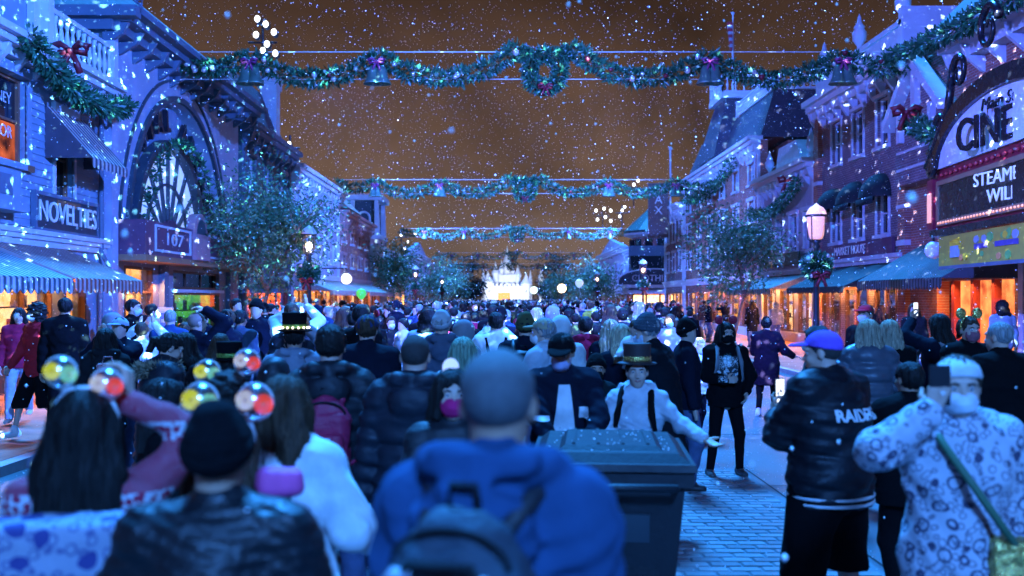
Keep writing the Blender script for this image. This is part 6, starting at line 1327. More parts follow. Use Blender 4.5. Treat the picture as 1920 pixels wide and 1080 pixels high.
backpack(p, J, 'crimson backpack on the man in the dark puffer jacket', pm('backpack_crimson', (.34, .015, .06), .6, .2, 12, .4, 60), None, .13, .22, .07, 1.17, True, trimw)
p, J = person('man with thinning hair in navy puffer jacket with crossbody strap, back to camera', (px(778, 5.3), 5.3), -.02, 1.74, 1.05, ('phone', 'down'), 'stand', (0, 0), 0, skinA, dict(style='puffer', mat=puffn, t=.036, hem=.82, hood=True), dict(style='jeans', mat=denim), shoeB, dict(style='buzz', mat=hbuzz), res=.012, seed=15)
p, J = person('woman in bright pink face mask peering past the hooded man, facing the camera', (px(850, 4.6), 4.6), PI+.1, 1.58, .95, ('phone', 'phone'), 'stand', (0, .12), 0, skinA, dict(style='jacket', mat=puffb), None, shoeB, dict(style='bob', mat=hblack), None, pink_mask, .011, 17)
phone(J, p, 1, 'phone held by the woman in the pink mask', (-.03, -.02, .03), False, (0, -1, 0), True)
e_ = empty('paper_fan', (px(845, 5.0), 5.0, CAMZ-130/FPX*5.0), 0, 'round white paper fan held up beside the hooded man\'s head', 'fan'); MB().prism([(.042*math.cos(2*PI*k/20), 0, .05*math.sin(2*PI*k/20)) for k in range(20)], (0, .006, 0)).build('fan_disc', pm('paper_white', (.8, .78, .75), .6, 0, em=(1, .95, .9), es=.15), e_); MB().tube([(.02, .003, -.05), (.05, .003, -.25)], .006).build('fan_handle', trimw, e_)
p, J = person('man in dark flat cap and pale mask with striped security jacket leaning over the bin', (px(1052, 6.45), 6.45), PI+.05, 1.72, 1.08, ('bin', 'bin'), 'stand', (-.25, -.28), .14, skinB, dict(style='jacket', mat=navy, t=.03, hem=.80), dict(mat=blackc), shoeB, dict(style='short', mat=hblack), dict(style='cap', mat=blackc), cloth('mask_lilac', (.45, .42, .62)), .010, 19)
b = MB(); b.box(-.075, .075, -.004, .004, -.22, .20); me = b.build('tmp', None).data; bpy.data.objects.remove(bpy.data.objects['tmp'])
def grid_mesh(w, h, n=8, m=12, dep=0.):
    V = np.array([(-w/2+w*i/n, 0, -h/2+h*j/m) for j in range(m+1) for i in range(n+1)], float); Q = np.array([(j*(n+1)+i, j*(n+1)+i+1, (j+1)*(n+1)+i+1, (j+1)*(n+1)+i) for j in range(m) for i in range(n)]); return np_mesh('panel', V, Q)
def trap_mesh(wt, wb, h):
    me = grid_mesh(1, h)
    for v in me.vertices: v.co.x *= wb+(wt-wb)*(v.co.z/h+.5)
    return me
drape(J, 'jacket', trap_mesh(.07, .19, .50), whitec, J.up(.0, .3, 1.20), (-1, 0, 0), (0, 0, 1), 'shirt_front', .006); drape(J, 'jacket', grid_mesh(.10, .03, 6, 3), shoeW, J.up(.16, .3, 1.26), (-1, 0, 0), (0, 0, 1), 'reflective_stripe', .006)
drape(J, 'jacket', grid_mesh(.05, .07, 6, 8), shoeW, J.up(-.12, .3, 1.28), (-1, 0, 0), (0, 0, 1), 'badge', .008)
p, J = person('smiling woman in black top hat and pale grey hoodie stretching out an open hand', (px(1195, 6.9), 6.9), PI-.25, 1.52, 1.0, ('hold', 'open'), 'stand', (.15, .02), .02, skinA, dict(style='hoodie', mat=cloth('pale_grey', (.46, .47, .50)), t=.024, hem=.84, hood=True, fold=.009), None, shoeW, dict(style='short', mat=hblack), dict(style='tophat', mat=pm('striped_hat', (.035, .02, .02), .6), band=gilt), None, .010, 21, smile=True)
backpack(p, J, 'dark rucksack worn by the woman in the top hat', blackc, None, .12, .18, .05, 1.2)
p, J = person('child in black knit hat and black mask in a dark shirt with a white letter', (px(1118, 9.0), 9.0), PI, 1.36, .95, ('down', 'down'), 'stand', (0, 0), 0, skinB, dict(style='shirt', mat=cloth('dark_teal', (.025, .045, .05)), hem=.78), dict(mat=blackc), shoeB, dict(style='short', mat=hblack), dict(style='beanie', mat=blackc), black_mask, .013, 23, child=True)
drape(J, 'shirt', T_U, shoeW, J.up(0, .3, 1.20), (-1, 0, 0), (0, 0, 1)); drape(J, 'shirt', grid_mesh(.16, .03, 8, 3), greyc, J.up(0, .3, 1.33), (-1, 0, 0), (0, 0, 1), 'chest_stripe')
p, J = person('tall man in slate knit cap and long dark coat, hands behind his back', (px(1240, 8.0), 8.0), rad(62), 1.80, 1.08, ('back', 'back'), 'stand', (.1, -.18), .14, skinA, dict(style='long_coat', mat=cloth('dark_coat', (.016, .022, .030)), t=.035, hem=.48, flare=.03), dict(mat=denim), shoeB, dict(style='short', mat=hgrey), dict(style='beanie', mat=kslate), blue_mask, .012, 25)
p, J = person('parent in dark jacket holding a baby, seen from behind', (px(1165, 9.3), 9.3), rad(20), 1.68, 1.0, ('hold', 'hold'), 'stand', (-.3, 0), 0, skinA, dict(style='jacket', mat=navy), dict(mat=denim), shoeB, dict(style='long', mat=hblond), res=.014, seed=27)
p, J = person('baby in white held over a parent\'s shoulder, facing the camera', (px(1186, 9.25), 9.12), PI+.2, .72, 1.15, ('open', 'hold'), 'stand', (0, 0), .1, skinA, dict(style='snowsuit', mat=whitec, t=.04, hem=.78), dict(mat=whitec), shoeW, dict(style='buzz', mat=hbrown), None, None, .012, 29, z=.95, child=True)
p, J = person('woman all in black with red ears headband and black mask, facing the camera', (px(1360, 10.8), 10.8), PI+.05, 1.66, 1.08, ('hold', 'pocket'), 'wide', (.15, 0), 0, skinA, dict(style='sweatshirt', mat=blackc, t=.03, hem=.80), dict(style='leggings', mat=blackc), pm('shoe_black_white', (.08, .08, .08), .5), dict(style='long', mat=hblack, len=.34), dict(style='ears', mat=pm('red_sequins', (.30, .01, .03), .3, .4, 60, .6, 80)), black_mask, .012, 31)
drape(J, 'sweatshirt', grid_mesh(.24, .27), line_print('graphic_print', (.03, .03, .035), (.55, .6, .6), 15., .1, .3), J.up(.02, .4, 1.24), (-1, 0, 0), (0, 0, 1), 'printed_panel', .006); backpack(p, J, 'black shoulder bag with striped strap on the woman in red ears', blackc, greyc, .12, .15, .05, 1.1)
p, J = person('child in white quilted jacket and bright pink shoes beside the woman in black', (px(1310, 13.6), 13.6), PI+.5, 1.34, .95, ('down', 'hold'), 'step', (0, 0), 0, skinA, dict(style='puffer', mat=whitec, t=.03, hem=.82), dict(style='leggings', mat=navy), shoeP, dict(style='tied', mat=hblond), None, blue_mask, .014, 33, child=True)
p, J = person('heavyset man in purple cap and black satin jacket with white letters, filming with a phone', (px(1556, 5.5), 5.5), rad(34), 1.75, 1.36, ('phone', 'phone'), 'apart', (.42, -.06), .04, skinA, dict(style='satin_jacket', mat=satin, t=.042, hem=.80, rib=whitec, fold=.009), dict(style='shorts', mat=blackc), shoeB, dict(style='buzz', mat=hbuzz), dict(style='cap', mat=purplec), None, .010, 35)
phone(J, p, 1, 'pale lit phone in the hands of the man in the purple cap', (0, 0, .05), True, (0, -1, .0), True)
drape(J, 'satin_jacket', T_RAI, shoeW, J.up(.0, -.5, 1.28), (1, 0, 0), (0, 0, 1), off=.008)
p, J = person('person in white hoodie covered in dark line prints holding a phone to the face', (px(1795, 3.9), 3.9), PI-.12, 1.70, 1.0, ('face', 'down'), 'stand', (-.1, -.05), 0, skinA, dict(style='hoodie', mat=printed, t=.038, hem=.80, hood=True, fold=.010), dict(style='wide', mat=denimL), shoeW, dict(style='short', mat=hbrown), dict(style='cap', mat=whitec, back=1), white_mask, .010, 37)
phone(J, p, 1, 'black phone raised in front of the masked face at the right edge', (-.01, -.02, .03), False, (0, -1, 0))
o = empty('crossbody_bag', p.location, p.rotation_euler.z, 'gold sequinned waist bag on a green strap over the printed hoodie', 'bag'); pts = [J.up(.11, .02, 1.50), J.up(.10, .14, 1.42), J.up(.0, .235, 1.25), J.up(-.14, .215, 1.05), J.up(-.22, .10, .96)]
MB().tube([tuple(q) for q in pts], .015, 8).build('strap', pm('strap_green', (.05, .13, .07), .6), o, smooth=True); c = J.up(-.20, .16, .97); F = Field(c-.2, c+.2, .01); F.rbox(c, (.10, .03, .06), .03); F.folds(.008, 3, 2); V, Q = F.mesh(); link('bag_body', np_mesh('bag_body', V, Q), gilt, o)
p, J = person('woman with straight grey blond hair in a grey puffer jacket and jeans, back to camera', (px(1628, 9.3), 9.3), -.15, 1.72, 1.05, ('pocket', 'pocket'), 'wide', (0, 0), 0, skinA, dict(style='puffer', mat=pm('puffer_grey', (.07, .08, .10), .4, .2, 9, .3, 30), t=.036, hem=.82), dict(mat=denim), shoeW, dict(style='bob', mat=hblond), res=.013, seed=39); hair_strands(J, 700, .16, 2, hblond)
p, J = person('second ash blond woman in black coat, at the grey puffer woman\'s right shoulder', (px(1668, 10.0), 10.0), -.3, 1.70, 1.0, ('down', 'down'), 'stand', (0, 0), 0, skinA, dict(style='coat', mat=blackc, hem=.6), None, shoeB, dict(style='bob', mat=hblond), res=.014, seed=41); hair_strands(J, 500, .16, 3, hblond)
p, J = person('large figure in black jacket standing behind the printed hoodie', (px(1705, 6.2), 6.2), .2, 1.52, 1.25, ('phone', 'phone'), 'stand', (0, .1), 0, skinB, dict(style='jacket', mat=blackc, t=.04, hem=.75), dict(mat=blackc), shoeB, dict(style='short', mat=hblack), res=.013, seed=43)
p, J = person('grey haired man in a black jacket at the right edge, back to camera', (px(1876, 7.4), 7.4), .25, 1.76, 1.1, ('down', 'down'), 'stand', (.3, 0), 0, skinA, dict(style='jacket', mat=blackc, t=.035), dict(mat=blackc), shoeB, dict(style='buzz', mat=hgrey), res=.013, seed=45)
p, J = person('woman in gold ears headband and striped mask facing the camera near the cinema', (px(1815, 9.2), 9.2), PI+.2, 1.76, 1.05, ('phone', 'down'), 'stand', (0, 0), 0, skinA, dict(style='jacket', mat=blackc), dict(mat=blackc), shoeB, dict(style='tied', mat=hbrown), dict(style='ears', mat=gilt), cloth('mask_crimson', (.30, .10, .12)), .012, 47)
drape(J, 'jacket', grid_mesh(.12, .22), line_print('red_white_print', (.45, .04, .05), (.6, .6, .6), 18., .1, .3), J.up(0, .4, 1.27), (-1, 0, 0), (0, 0, 1), 'shirt_front', .006)
p, J = person('man in a red cap and pale mask in front of the lit shop windows', (px(1624, 12.4), 12.4), PI-.9, 1.86, 1.05, ('down', 'down'), 'stand', (0, 0), 0, skinA, dict(style='jacket', mat=blackc), None, shoeB, dict(style='short', mat=hbrown), dict(style='cap', mat=redcap), blue_mask, .013, 49)
p, J = person('woman with black hair raising a phone high beneath the cinema banner', (px(1762, 10.5), 10.5), .5, 1.76, 1.0, ('down', 'high'), 'stand', (0, 0), 0, skinB, dict(style='jacket', mat=navy), None, shoeB, dict(style='long', mat=hblack, len=.3), res=.014, seed=51)
phone(J, p, -1, 'phone raised high beneath the cinema banner', (0, 0, .04), True); backpack(p, J, 'white and grey rucksack on the woman raising her phone', whitec, greyc, .13, .19, .06, 1.2)
p, J = person('person in a dark furry animal hood pointing to the left with an open hand', (px(1532, 8.8), 8.8), rad(70), 1.66, 1.0, ('side', 'open'), 'stand', (0, 0), 0, skinB, dict(style='hooded_jacket', mat=cloth('fur_dark', (.05, .06, .065)), hood='up', fold=.012), None, shoeB, dict(style='short', mat=hblack), None, white_mask, .013, 53)
p, J = person('woman in dark plum coat with both arms out, seen from behind near the right kerb', (px(1437, 16.4), 16.4), -.4, 1.60, 1.1, ('side', 'hold'), 'step', (0, 0), 0, skinA, dict(style='coat', mat=cloth('plum_coat', (.022, .010, .028)), t=.04, hem=.55), dict(style='leggings', mat=blackc), shoeW, dict(style='short', mat=hblack), dict(style='beanie', mat=blackc), None, .015, 55)
# ---- left pavement and left middle ground
p, J = person('young man in red sweatshirt, black shorts and white mask striding on the left pavement', (px(72, 12.9), 12.9), PI-.55, 1.74, 1.0, ('swing', 'swingb'), 'walk', (-.25, 0), .03, skinA, dict(style='sweatshirt', mat=redc, t=.03, hem=.80), dict(style='shorts', mat=blackc), shoeW, dict(style='curly', mat=hblack), None, white_mask, .012, 57, z=SW)
p, J = person('man in black jacket walking just behind the red sweatshirt, back to camera', (px(122, 12.4), 12.4), .2, 1.82, 1.08, ('down', 'down'), 'step', (.2, 0), 0, skinB, dict(style='jacket', mat=blackc, t=.035), dict(mat=blackc), shoeB, dict(style='short', mat=hblack), res=.014, seed=59, z=SW)
p, J = person('woman in blue jeans half hidden behind the red sweatshirt', (px(36, 14.5), 14.5), PI+.3, 1.66, 1.0, ('down', 'down'), 'walk', (0, 0), 0, skinA, dict(style='jacket', mat=maroon), dict(mat=denimL), shoeW, dict(style='long', mat=hblack), res=.015, seed=61, z=SW)
p, J = person('girl with long dark hair in a grey hooded coat on the left', (px(198, 9.8), 9.8), .25, 1.62, 1.0, ('hold', 'down'), 'stand', (0, 0), 0, skinA, dict(style='hoodie', mat=char, hem=.7, hood=True), dict(mat=blackc), shoeB, dict(style='long', mat=hblack, len=.3), res=.014, seed=63)
bag('red bag with white polka dots carried by the girl in the grey coat', px(202, 9.5), 9.5, 1.22, .10, .085, .04, line_print('polka', (.35, .01, .03), (.7, .7, .7), 60., .0, .22), .0)
p, J = person('man in black suit and mask turned right before the lit arcade entrance', (px(248, 14.2), 14.2), -rad(80), 1.80, 1.0, ('down', 'pocket'), 'stand', (-.1, 0), 0, skinA, dict(style='suit_jacket', mat=blackc, t=.022, hem=.78), dict(mat=blackc), shoeB, dict(style='short', mat=hblack), None, blue_mask, .014, 65, z=SW)
p, J = person('person in pale shirt and mask beside the man in the black suit', (px(284, 15.5), 15.5), -rad(60), 1.72, .9, ('phone', 'down'), 'stand', (0, 0), 0, skinB, dict(style='shirt', mat=whitec), None, shoeB, dict(style='short', mat=hblack), None, blue_mask, .015, 67, z=SW)
p, J = person('bald man resting one hand on his head before the green display window', (px(368, 11.0), 11.0), -.35, 1.78, 1.08, ('head', 'down'), 'stand', (-.5, 0), 0, skinA, dict(style='jacket', mat=navy, t=.034), None, shoeB, dict(style='buzz', mat=pm('stubble', (.24, .17, .14), .6)), res=.013, seed=69)
p, J = person('man in dark baseball cap looking left beside the bald man', (px(425, 11.8), 11.8), rad(75), 1.80, 1.0, ('pocket', 'pocket'), 'stand', (0, 0), 0, skinA, dict(style='jacket', mat=navy), None, shoeB, dict(style='short', mat=hbrown), dict(style='cap', mat=blackc), None, .014, 71)
p, J = person('person in slate jacket partly hidden by the man in the dark baseball cap', (px(450, 13.0), 13.0), -.2, 1.78, 1.0, ('down', 'down'), 'stand', (0, 0), 0, skinC, dict(style='jacket', mat=cloth('slate', (.04, .06, .09))), None, shoeB, dict(style='short', mat=hblack), res=.015, seed=73)
p, J = person('woman in navy parka with fur trimmed hood looking down to the right', (px(300, 7.8), 7.8), -rad(62), 1.66, 1.1, ('hold', 'phone'), 'stand', (.0, -.35), .06, skinA, dict(style='puffer', mat=puffn, t=.045, hem=.62), dict(mat=blackc), shoeB, dict(style='tied', mat=hblack), res=.012, seed=75)
rng = np.random.default_rng(5); C_, T_ = along([tuple(q) for q in (J.up(.10, .08, 1.46), J.up(.17, -.03, 1.46), J.up(.10, -.15, 1.44), J.up(-.02, -.19, 1.42), J.up(-.14, -.12, 1.45), J.up(-.12, .07, 1.46))], 2600, rng); D_ = rng.normal(size=C_.shape); foliage('fur_trim', C_+D_*.012, D_, .06, .005, [pm('fur_tan', (.32, .24, .15), .8), pm('fur_dark_tan', (.12, .085, .05), .8)], [.6, .4], p, rng)
p, J = person('woman in dark coat looking at the woman in the fur hood', (px(352, 8.6), 8.6), rad(70), 1.62, 1.0, ('hold', 'hold'), 'stand', (0, -.3), 0, skinA, dict(style='coat', mat=blackc, hem=.6), None, shoeB, dict(style='long', mat=hblack), res=.014, seed=77)
p, J = person('person in black top hat with green gold band on the left, back to camera', (px(430, 7.6), 7.6), .1, 1.50, 1.0, ('down', 'down'), 'stand', (0, 0), 0, skinB, dict(style='jacket', mat=blackc), None, shoeB, dict(style='short', mat=hblack), dict(style='tophat', mat=blackc, band=gband), None, .012, 79)
p, J = person('child with long dark hair and pale mask in front of the fur hooded woman', (px(305, 5.2), 5.2), -rad(70), 1.46, 1.0, ('down', 'down'), 'stand', (0, 0), 0, skinA, dict(style='jacket', mat=blackc), None, shoeB, dict(style='long', mat=hblack), None, white_mask, .012, 81, child=True)
p, J = person('person in black knit cap and white collar low in the crowd on the left', (px(372, 6.4), 6.4), -.2, 1.46, 1.0, ('down', 'down'), 'stand', (0, 0), 0, skinB, dict(style='jacket', mat=blackc), None, shoeB, dict(style='short', mat=hblack), dict(style='beanie', mat=blackc), None, .013, 83)
p, J = person('dark figure in black puffer left of the red backpack, back to camera', (px(515, 6.3), 6.3), .1, 1.52, 1.05, ('down', 'down'), 'stand', (0, 0), 0, skinB, dict(style='puffer', mat=puffb, t=.04, hem=.78, hood='up'), None, shoeB, dict(style='short', mat=hblack), res=.012, seed=85)
p, J = person('person in pale grey hoodie wearing a black hat ringed with tiny lights', (px(552, 8.2), 8.2), .1, 1.72, 1.1, ('high', 'down'), 'stand', (0, 0), 0, skinB, dict(style='hoodie', mat=cloth('heather_grey', (.20, .22, .26)), hood=True), None, shoeB, dict(style='short', mat=hblack), dict(style='tophat', mat=blackc, band=gband), None, .013, 87)
b = MB()
for k in range(16): a = k*PI/8; b.sphere(tuple(J.hp(.12*math.cos(a), -.012+.125*math.sin(a), .09)), .008, 6)
b.build('hat_light', emit('tiny_lights', (1, .95, .75), 3.0), p, kind='stuff')
p, J = person('man in navy sweater and dark blue cap, arms down, back to camera', (px(688, 8.0), 8.0), -.05, 1.80, 1.12, ('hold', 'down'), 'stand', (0, 0), 0, skinA, dict(style='sweater', mat=navy, t=.03), dict(mat=denim), shoeB, dict(style='short', mat=hbrown), dict(style='cap', mat=bluecap), None, .012, 89)
p, J = person('man in grey knit cap and slate coat to the right of the navy sweater man', (px(828, 9.4), 9.4), .2, 1.80, 1.05, ('down', 'down'), 'stand', (-.4, 0), 0, skinA, dict(style='coat', mat=cloth('slate_coat', (.07, .085, .12)), hem=.55, hood=True), None, shoeB, dict(style='short', mat=hgrey), dict(style='beanie', mat=cloth('pale_knit', (.35, .36, .38))), None, .014, 91)
p, J = person('woman with pale green braids in a black and white floral top, back to camera', (px(868, 7.4), 7.4), 0, 1.62, 1.05, ('phone', 'phone'), 'stand', (0, 0), 0, skinB, dict(style='floral_top', mat=dotted, t=.026), None, shoeB, dict(style='bob', mat=hairm('sage', (.16, .24, .16))), res=.013, seed=93)
p, J = person('man in white sweatshirt with drawstring bag, both arms raised to take a photo', (px(930, 11.0), 11.0), 0, 1.78, 1.05, ('photo', 'photo'), 'stand', (0, .1), 0, skinA, dict(style='sweatshirt', mat=whitec, t=.034), None, shoeB, dict(style='short', mat=hblack), res=.013, seed=95)
backpack(p, J, 'small black drawstring bag on the white sweatshirt', blackc, None, .09, .12, .04, 1.12, True)
p, J = person('man in khaki cap and pale hoodie turned to the left in mid crowd', (px(1022, 8.6), 8.6), rad(60), 1.76, 1.05, ('down', 'phone'), 'stand', (.1, -.05), 0, skinA, dict(style='hoodie', mat=cloth('pale_blue_grey', (.38, .42, .46)), hood=True, t=.032), None, shoeW, dict(style='short', mat=hgrey), dict(style='cap', mat=tanc), white_mask, .013, 97)
p, J = person('person in white hooded top right behind the khaki cap', (px(1050, 9.8), 9.8), .1, 1.74, 1.0, ('down', 'down'), 'stand', (0, 0), 0, skinA, dict(style='hooded_top', mat=cloth('off_white', (.50, .50, .50)), hood='up'), None, shoeB, dict(style='short', mat=hblack), res=.014, seed=99)
p, J = person('person with large black backpack left of the khaki cap, back to camera', (px(985, 9.4), 9.4), -.1, 1.78, 1.05, ('down', 'down'), 'stand', (0, 0), 0, skinA, dict(style='jacket', mat=navy), None, shoeB, dict(style='short', mat=hblack), dict(style='beanie', mat=olive), None, .014, 101)
backpack(p, J, 'large black backpack on the person in the olive knit cap', puffb, None, .15, .24, .09, 1.2)
p, J = person('person in crimson hooded jacket and jeans with a shoulder strap, back to camera', (px(1098, 11.4), 11.4), 0, 1.72, 1.08, ('pocket', 'pocket'), 'stand', (0, 0), 0, skinA, dict(style='hooded_jacket', mat=maroon, t=.036, hood=True), dict(mat=denim), shoeB, dict(style='short', mat=hblack), res=.013, seed=103)
p, J = person('woman with long fair hair and pom-pom hat in navy coat, back to camera', (px(1145, 11.2), 11.2), -.1, 1.68, 1.0, ('hold', 'down'), 'stand', (0, 0), 0, skinA, dict(style='coat', mat=navy, hem=.6), dict(style='leggings', mat=blackc), shoeW, dict(style='long', mat=hblond, len=.3), None, None, .014, 105)
# ================================================================ the crowd further down the street
GR = 'people packed along the street'
V_ = [('person in black jacket with short dark hair among the packed crowd', dict(top=dict(mat=blackc))), ('person in navy puffer jacket among the packed crowd', dict(top=dict(style='puffer', mat=puffn, t=.036, hood=True))),
 ('person in white sweatshirt taking a photo overhead in the packed crowd', dict(top=dict(style='sweatshirt', mat=whitec), arms=('high', 'high'), hair=dict(mat=hbrown))), ('person in grey hoodie with hood up among the packed crowd', dict(top=dict(style='hoodie', mat=greyc, hood='up'))),
 ('long haired woman in charcoal coat among the packed crowd', dict(H=1.64, top=dict(style='coat', mat=char, hem=.6), hair=dict(style='long', mat=hbrown, len=.28))), ('person in black knit cap and navy jacket among the packed crowd', dict(top=dict(mat=navy), hat=dict(style='beanie', mat=blackc))),
 ('person in pale blue cap filming with a raised phone in the packed crowd', dict(top=dict(mat=navy), arms=('photo', 'photo'), hat=dict(style='cap', mat=cloth('cap_pale', (.35, .42, .5))))), ('blond woman in pale coat among the packed crowd', dict(H=1.65, top=dict(style='coat', mat=cloth('pale_coat', (.42, .42, .45)), hem=.6), hair=dict(style='bob', mat=hblond))),
 ('woman with red ears headband in black top among the packed crowd', dict(H=1.63, top=dict(mat=blackc), hair=dict(style='long', mat=hblack), hat=dict(style='ears', mat=pm('red_sequins', ())))), ('person in olive parka with hood among the packed crowd', dict(top=dict(mat=olive, hood=True, hem=.65))),
 ('person in maroon jacket among the packed crowd', dict(top=dict(mat=maroon), hair=dict(mat=hblack))), ('masked person facing the camera in dark jacket in the packed crowd', dict(top=dict(mat=char), mask=white_mask, yaw=PI, hair=dict(mat=hbrown))),
 ('masked woman facing the camera in grey coat in the packed crowd', dict(H=1.63, top=dict(mat=greyc), mask=blue_mask, yaw=PI, hair=dict(style='long', mat=hbrown))), ('curly haired person in light denim jacket among the packed crowd', dict(top=dict(mat=denimL), hair=dict(style='curly', mat=hblack))),
 ('grey haired man in dark blue fleece among the packed crowd', dict(H=1.78, top=dict(mat=cloth('fleece_blue', (.02, .05, .12))), hair=dict(style='buzz', mat=hgrey))), ('person turned sideways in white puffer vest in the packed crowd', dict(top=dict(style='puffer', mat=cloth('vest_white', (.5, .5, .52)), t=.034), yaw=PI/2))]
protos = []; PW = np.array([2, 2, .7, 1.2, 1.5, 2, 1, .8, 1, 1, .5, 1.2, 1.2, 1, 1.5, .6]); PW /= PW.sum()
for i, (lb, kw) in enumerate(V_):
    kw = dict(kw); yw = kw.pop('yaw', 0.); n0 = len(PEOPLE)
    Jx, lay, hm_ = person(lb, (0, 0), res=.024, seed=300+i, link_it=False, face='mask' in kw, **kw); PEOPLE.pop()
    parts = []; ml = []; VV = []; QQ = []; MI = []; off = 0
    for nm, V, Q, m in lay:
        if len(Q) == 0: continue
        me = np_mesh(nm, V, Q); me.materials.append(m); parts.append((nm, me))
        if m not in ml: ml.append(m)
        VV.append(V); QQ.append(Q+off); off += len(V); MI.append(np.full(len(Q), ml.index(m)))
    one = np_mesh('person', np.concatenate(VV), np.concatenate(QQ), True, np.concatenate(MI))
    for m in ml: one.materials.append(m)
    protos.append((lb, yw, parts, one))
rng = np.random.default_rng(21); spots = []; occ = list(PEOPLE)
def try_spot(x, y, r):
    for a, b in occ:
        if (a-x)**2+(b-y)**2 < r*r: return False
    occ.append((x, y)); spots.append((y, x)); return True
for k in range(9000):
    y = rng.uniform(9.2, 46); x = rng.uniform(KL+.3, KR-.2)
    if x > 1.9 and y < 17: continue
    if x > 3.2 and y < 24: continue
    if x > 4.8 and y < 33: continue
    if x < -3.2 and y < 10.5: continue
    if x/y > .33: continue
    if len(spots) < 232: try_spot(x, y, .74 if y < 22 else .92)
for k in range(400):
    y = rng.uniform(19, 46); sd = rng.random() < .5; x = rng.uniform(KR+.4, XR-.8) if sd else rng.uniform(XL+.8, KL-.4)
    if len(spots) < 252 and not (sd and y < 36 and rng.random() < .8): try_spot(x, y, 1.6)
spots.sort()
def where(lb, x, y):
    a = 'right pavement' if x > KR else 'left pavement' if x < KL else ('left kerbside', 'left of centre', 'mid road', 'right of centre', 'right kerbside')[min(4, int((x-KL)/(KR-KL)*5))]
    d = ('nearest crowd rows', 'front crowd rows', 'middle crowd rows', 'back crowd rows', 'rearmost crowd rows')[min(4, int((y-9)/7.5))]
    return lb.replace(' among the packed crowd', '').replace(' in the packed crowd', '')+', '+a+', '+d
for y, x in spots:
    lb, yw, parts, one = protos[rng.choice(len(protos), p=PW)] if rng.random() > .35 else protos[rng.choice([0, 1, 5, 4, 14])]
    z = SW if (x > KR or x < KL) else 0.; rz = yw+rng.normal()*.35+(rng.choice([0, PI*.6, -PI*.6, PI]) if rng.random() < .22 else 0); sc_ = rng.normal(1, .055)*(.74 if rng.random() < .08 else 1); lb = where(lb, x, y)
    if y < 19:
        o = empty('person', (x, y, z), rz, lb, 'person', GR); o.scale = (sc_,)*3
        for nm, me in parts: link(nm, me, None, o)
    else:
        o = link('person', one, None); o.location = (x, y, z); o.rotation_euler = (0, 0, rz); o.scale = (sc_*rng.uniform(.95, 1.1), sc_, sc_); tag(o, lb, 'person', GR)
for i, (xp, d, m, what) in enumerate(((1108, 19.0, cloth('yellow_green', (.25, .27, .04)), 'yellow green'), (742, 17.0, navy, 'navy'))):
    person('small child in %s riding on shoulders above the crowd' % what, (px(xp, d), d+.1), rng.uniform(-.3, .3), 1.02, 1.0, ('hold', 'hold'), 'apart', (0, 0), 0, skinA, dict(mat=m, hood=True), None, shoeW, dict(style='short', mat=hbrown), dict(style='beanie', mat=m) if i % 2 else None, None, .018, 500+i, z=.80, child=True)
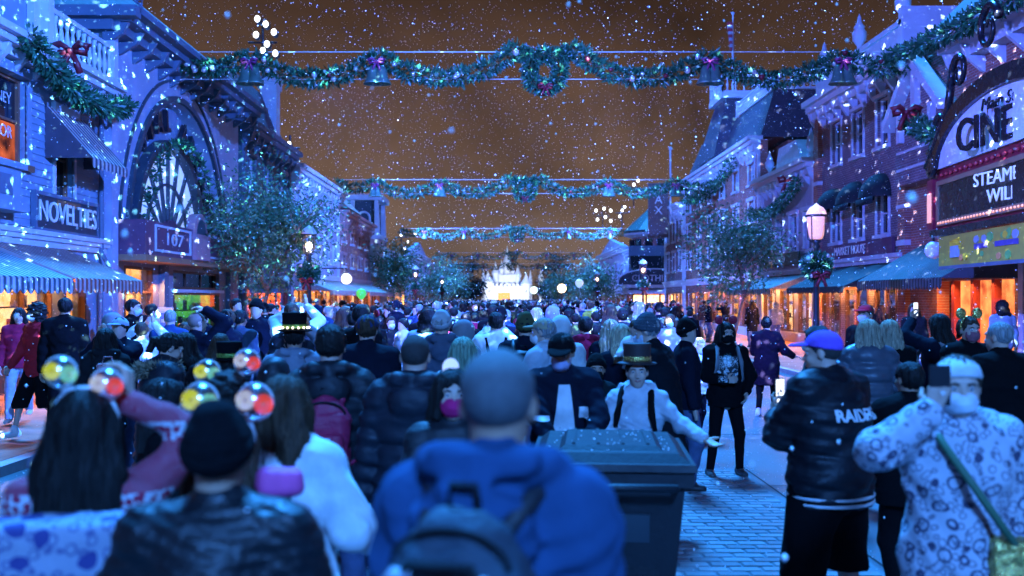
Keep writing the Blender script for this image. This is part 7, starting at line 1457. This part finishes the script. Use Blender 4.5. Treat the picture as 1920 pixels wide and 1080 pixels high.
# the far crowd that reads as one mass
lows = []
for i, kw in enumerate((dict(), dict(arms=('high', 'down')), dict(hat=dict(style='beanie', mat=blackc)), dict(hair=dict(style='long', mat=hblack)))):
    Jx, lay, _ = person('', (0, 0), res=.05, seed=400+i, link_it=False, face=False, **kw); PEOPLE.pop(); lows.append([(nm, V, Q) for nm, V, Q, m in lay if len(Q)])
fm = [blackc, navy, char, whitec, greyc, maroon, denimL, tan, skinA, hblack, hbrown, hblond]; VV = []; QQ = []; MI = []; off = 0
for k in range(620):
    y = 46+110*rng.random()**1.25; x = rng.uniform(KL-1.0, KR+1.0); a = rng.uniform(-.6, .6)+(PI if rng.random() < .15 else 0); c, s_ = math.cos(a), math.sin(a); h = rng.normal(1, .05); tm = rng.choice(8, p=[.24, .2, .14, .14, .12, .05, .07, .04]); hm_ = rng.choice([9, 10, 11], p=[.5, .3, .2])
    for nm, V, Q in lows[rng.integers(4)]:
        P = np.stack([V[:, 0]*c-V[:, 1]*s_+x, V[:, 0]*s_+V[:, 1]*c+y, V[:, 2]*h], 1); VV.append(P); QQ.append(Q+off); off += len(V)
        MI.append(np.full(len(Q), {'body': 8, 'jacket': tm, 'hair': hm_, 'beanie': rng.choice([0, 3, 4]), 'beanie_cuff': 0}.get(nm, 1)))
me = np_mesh('distant_crowd', np.concatenate(VV), np.concatenate(QQ), True, np.concatenate(MI))
for m in fm: me.materials.append(m)
tag(link('distant_crowd', me, None), 'distant crowd of people massed before the castle', 'crowd', None, 'stuff')
print('TRIS', sum(len(q) for q in QQ)*2, 'spots', len(spots))
# ================================================================ falling snow (foam flakes)
rng = np.random.default_rng(77); n = 60000
P = np.stack([rng.uniform(-15, 17, n), rng.uniform(1.0, 46, n), rng.uniform(.2, 12.5, n)], 1)
P[52000:, 2] = .012; P[52000:, 0] = rng.uniform(KL, KR, n-52000); P[52000:, 1] = rng.uniform(2, 20, n-52000)
r = rng.uniform(.0045, .009, (n, 1))*np.where(rng.random((n, 1)) < .03, 1.8, 1)
r[52000:] *= .7
O = np.array([(1, 0, 0), (-1, 0, 0), (0, 1, 0), (0, -1, 0), (0, 0, 1), (0, 0, -1)], float)
V = (P[:, None, :]+O[None]*r[:, None]*rng.uniform(.6, 1.3, (n, 1, 3))).reshape(-1, 3)
T = np.array([(0, 2, 4), (2, 1, 4), (1, 3, 4), (3, 0, 4), (2, 0, 5), (1, 2, 5), (3, 1, 5), (0, 3, 5)]); Q = (np.arange(n)[:, None, None]*6+T[None]).reshape(-1, 3)
sn = bpy.data.materials.new('snow_foam'); sn.use_nodes = True; b_ = sn.node_tree.nodes['Principled BSDF']; b_.inputs['Base Color'].default_value = (.9, .9, .92, 1); b_.inputs['Roughness'].default_value = .9
b_.inputs['Subsurface Weight'].default_value = 0
me = np_mesh('falling_snow', V, Q, True); me.materials.append(sn); tag(link('falling_snow', me, None), 'fine snow flakes drifting through the air over the street', 'snow', None, 'stuff')
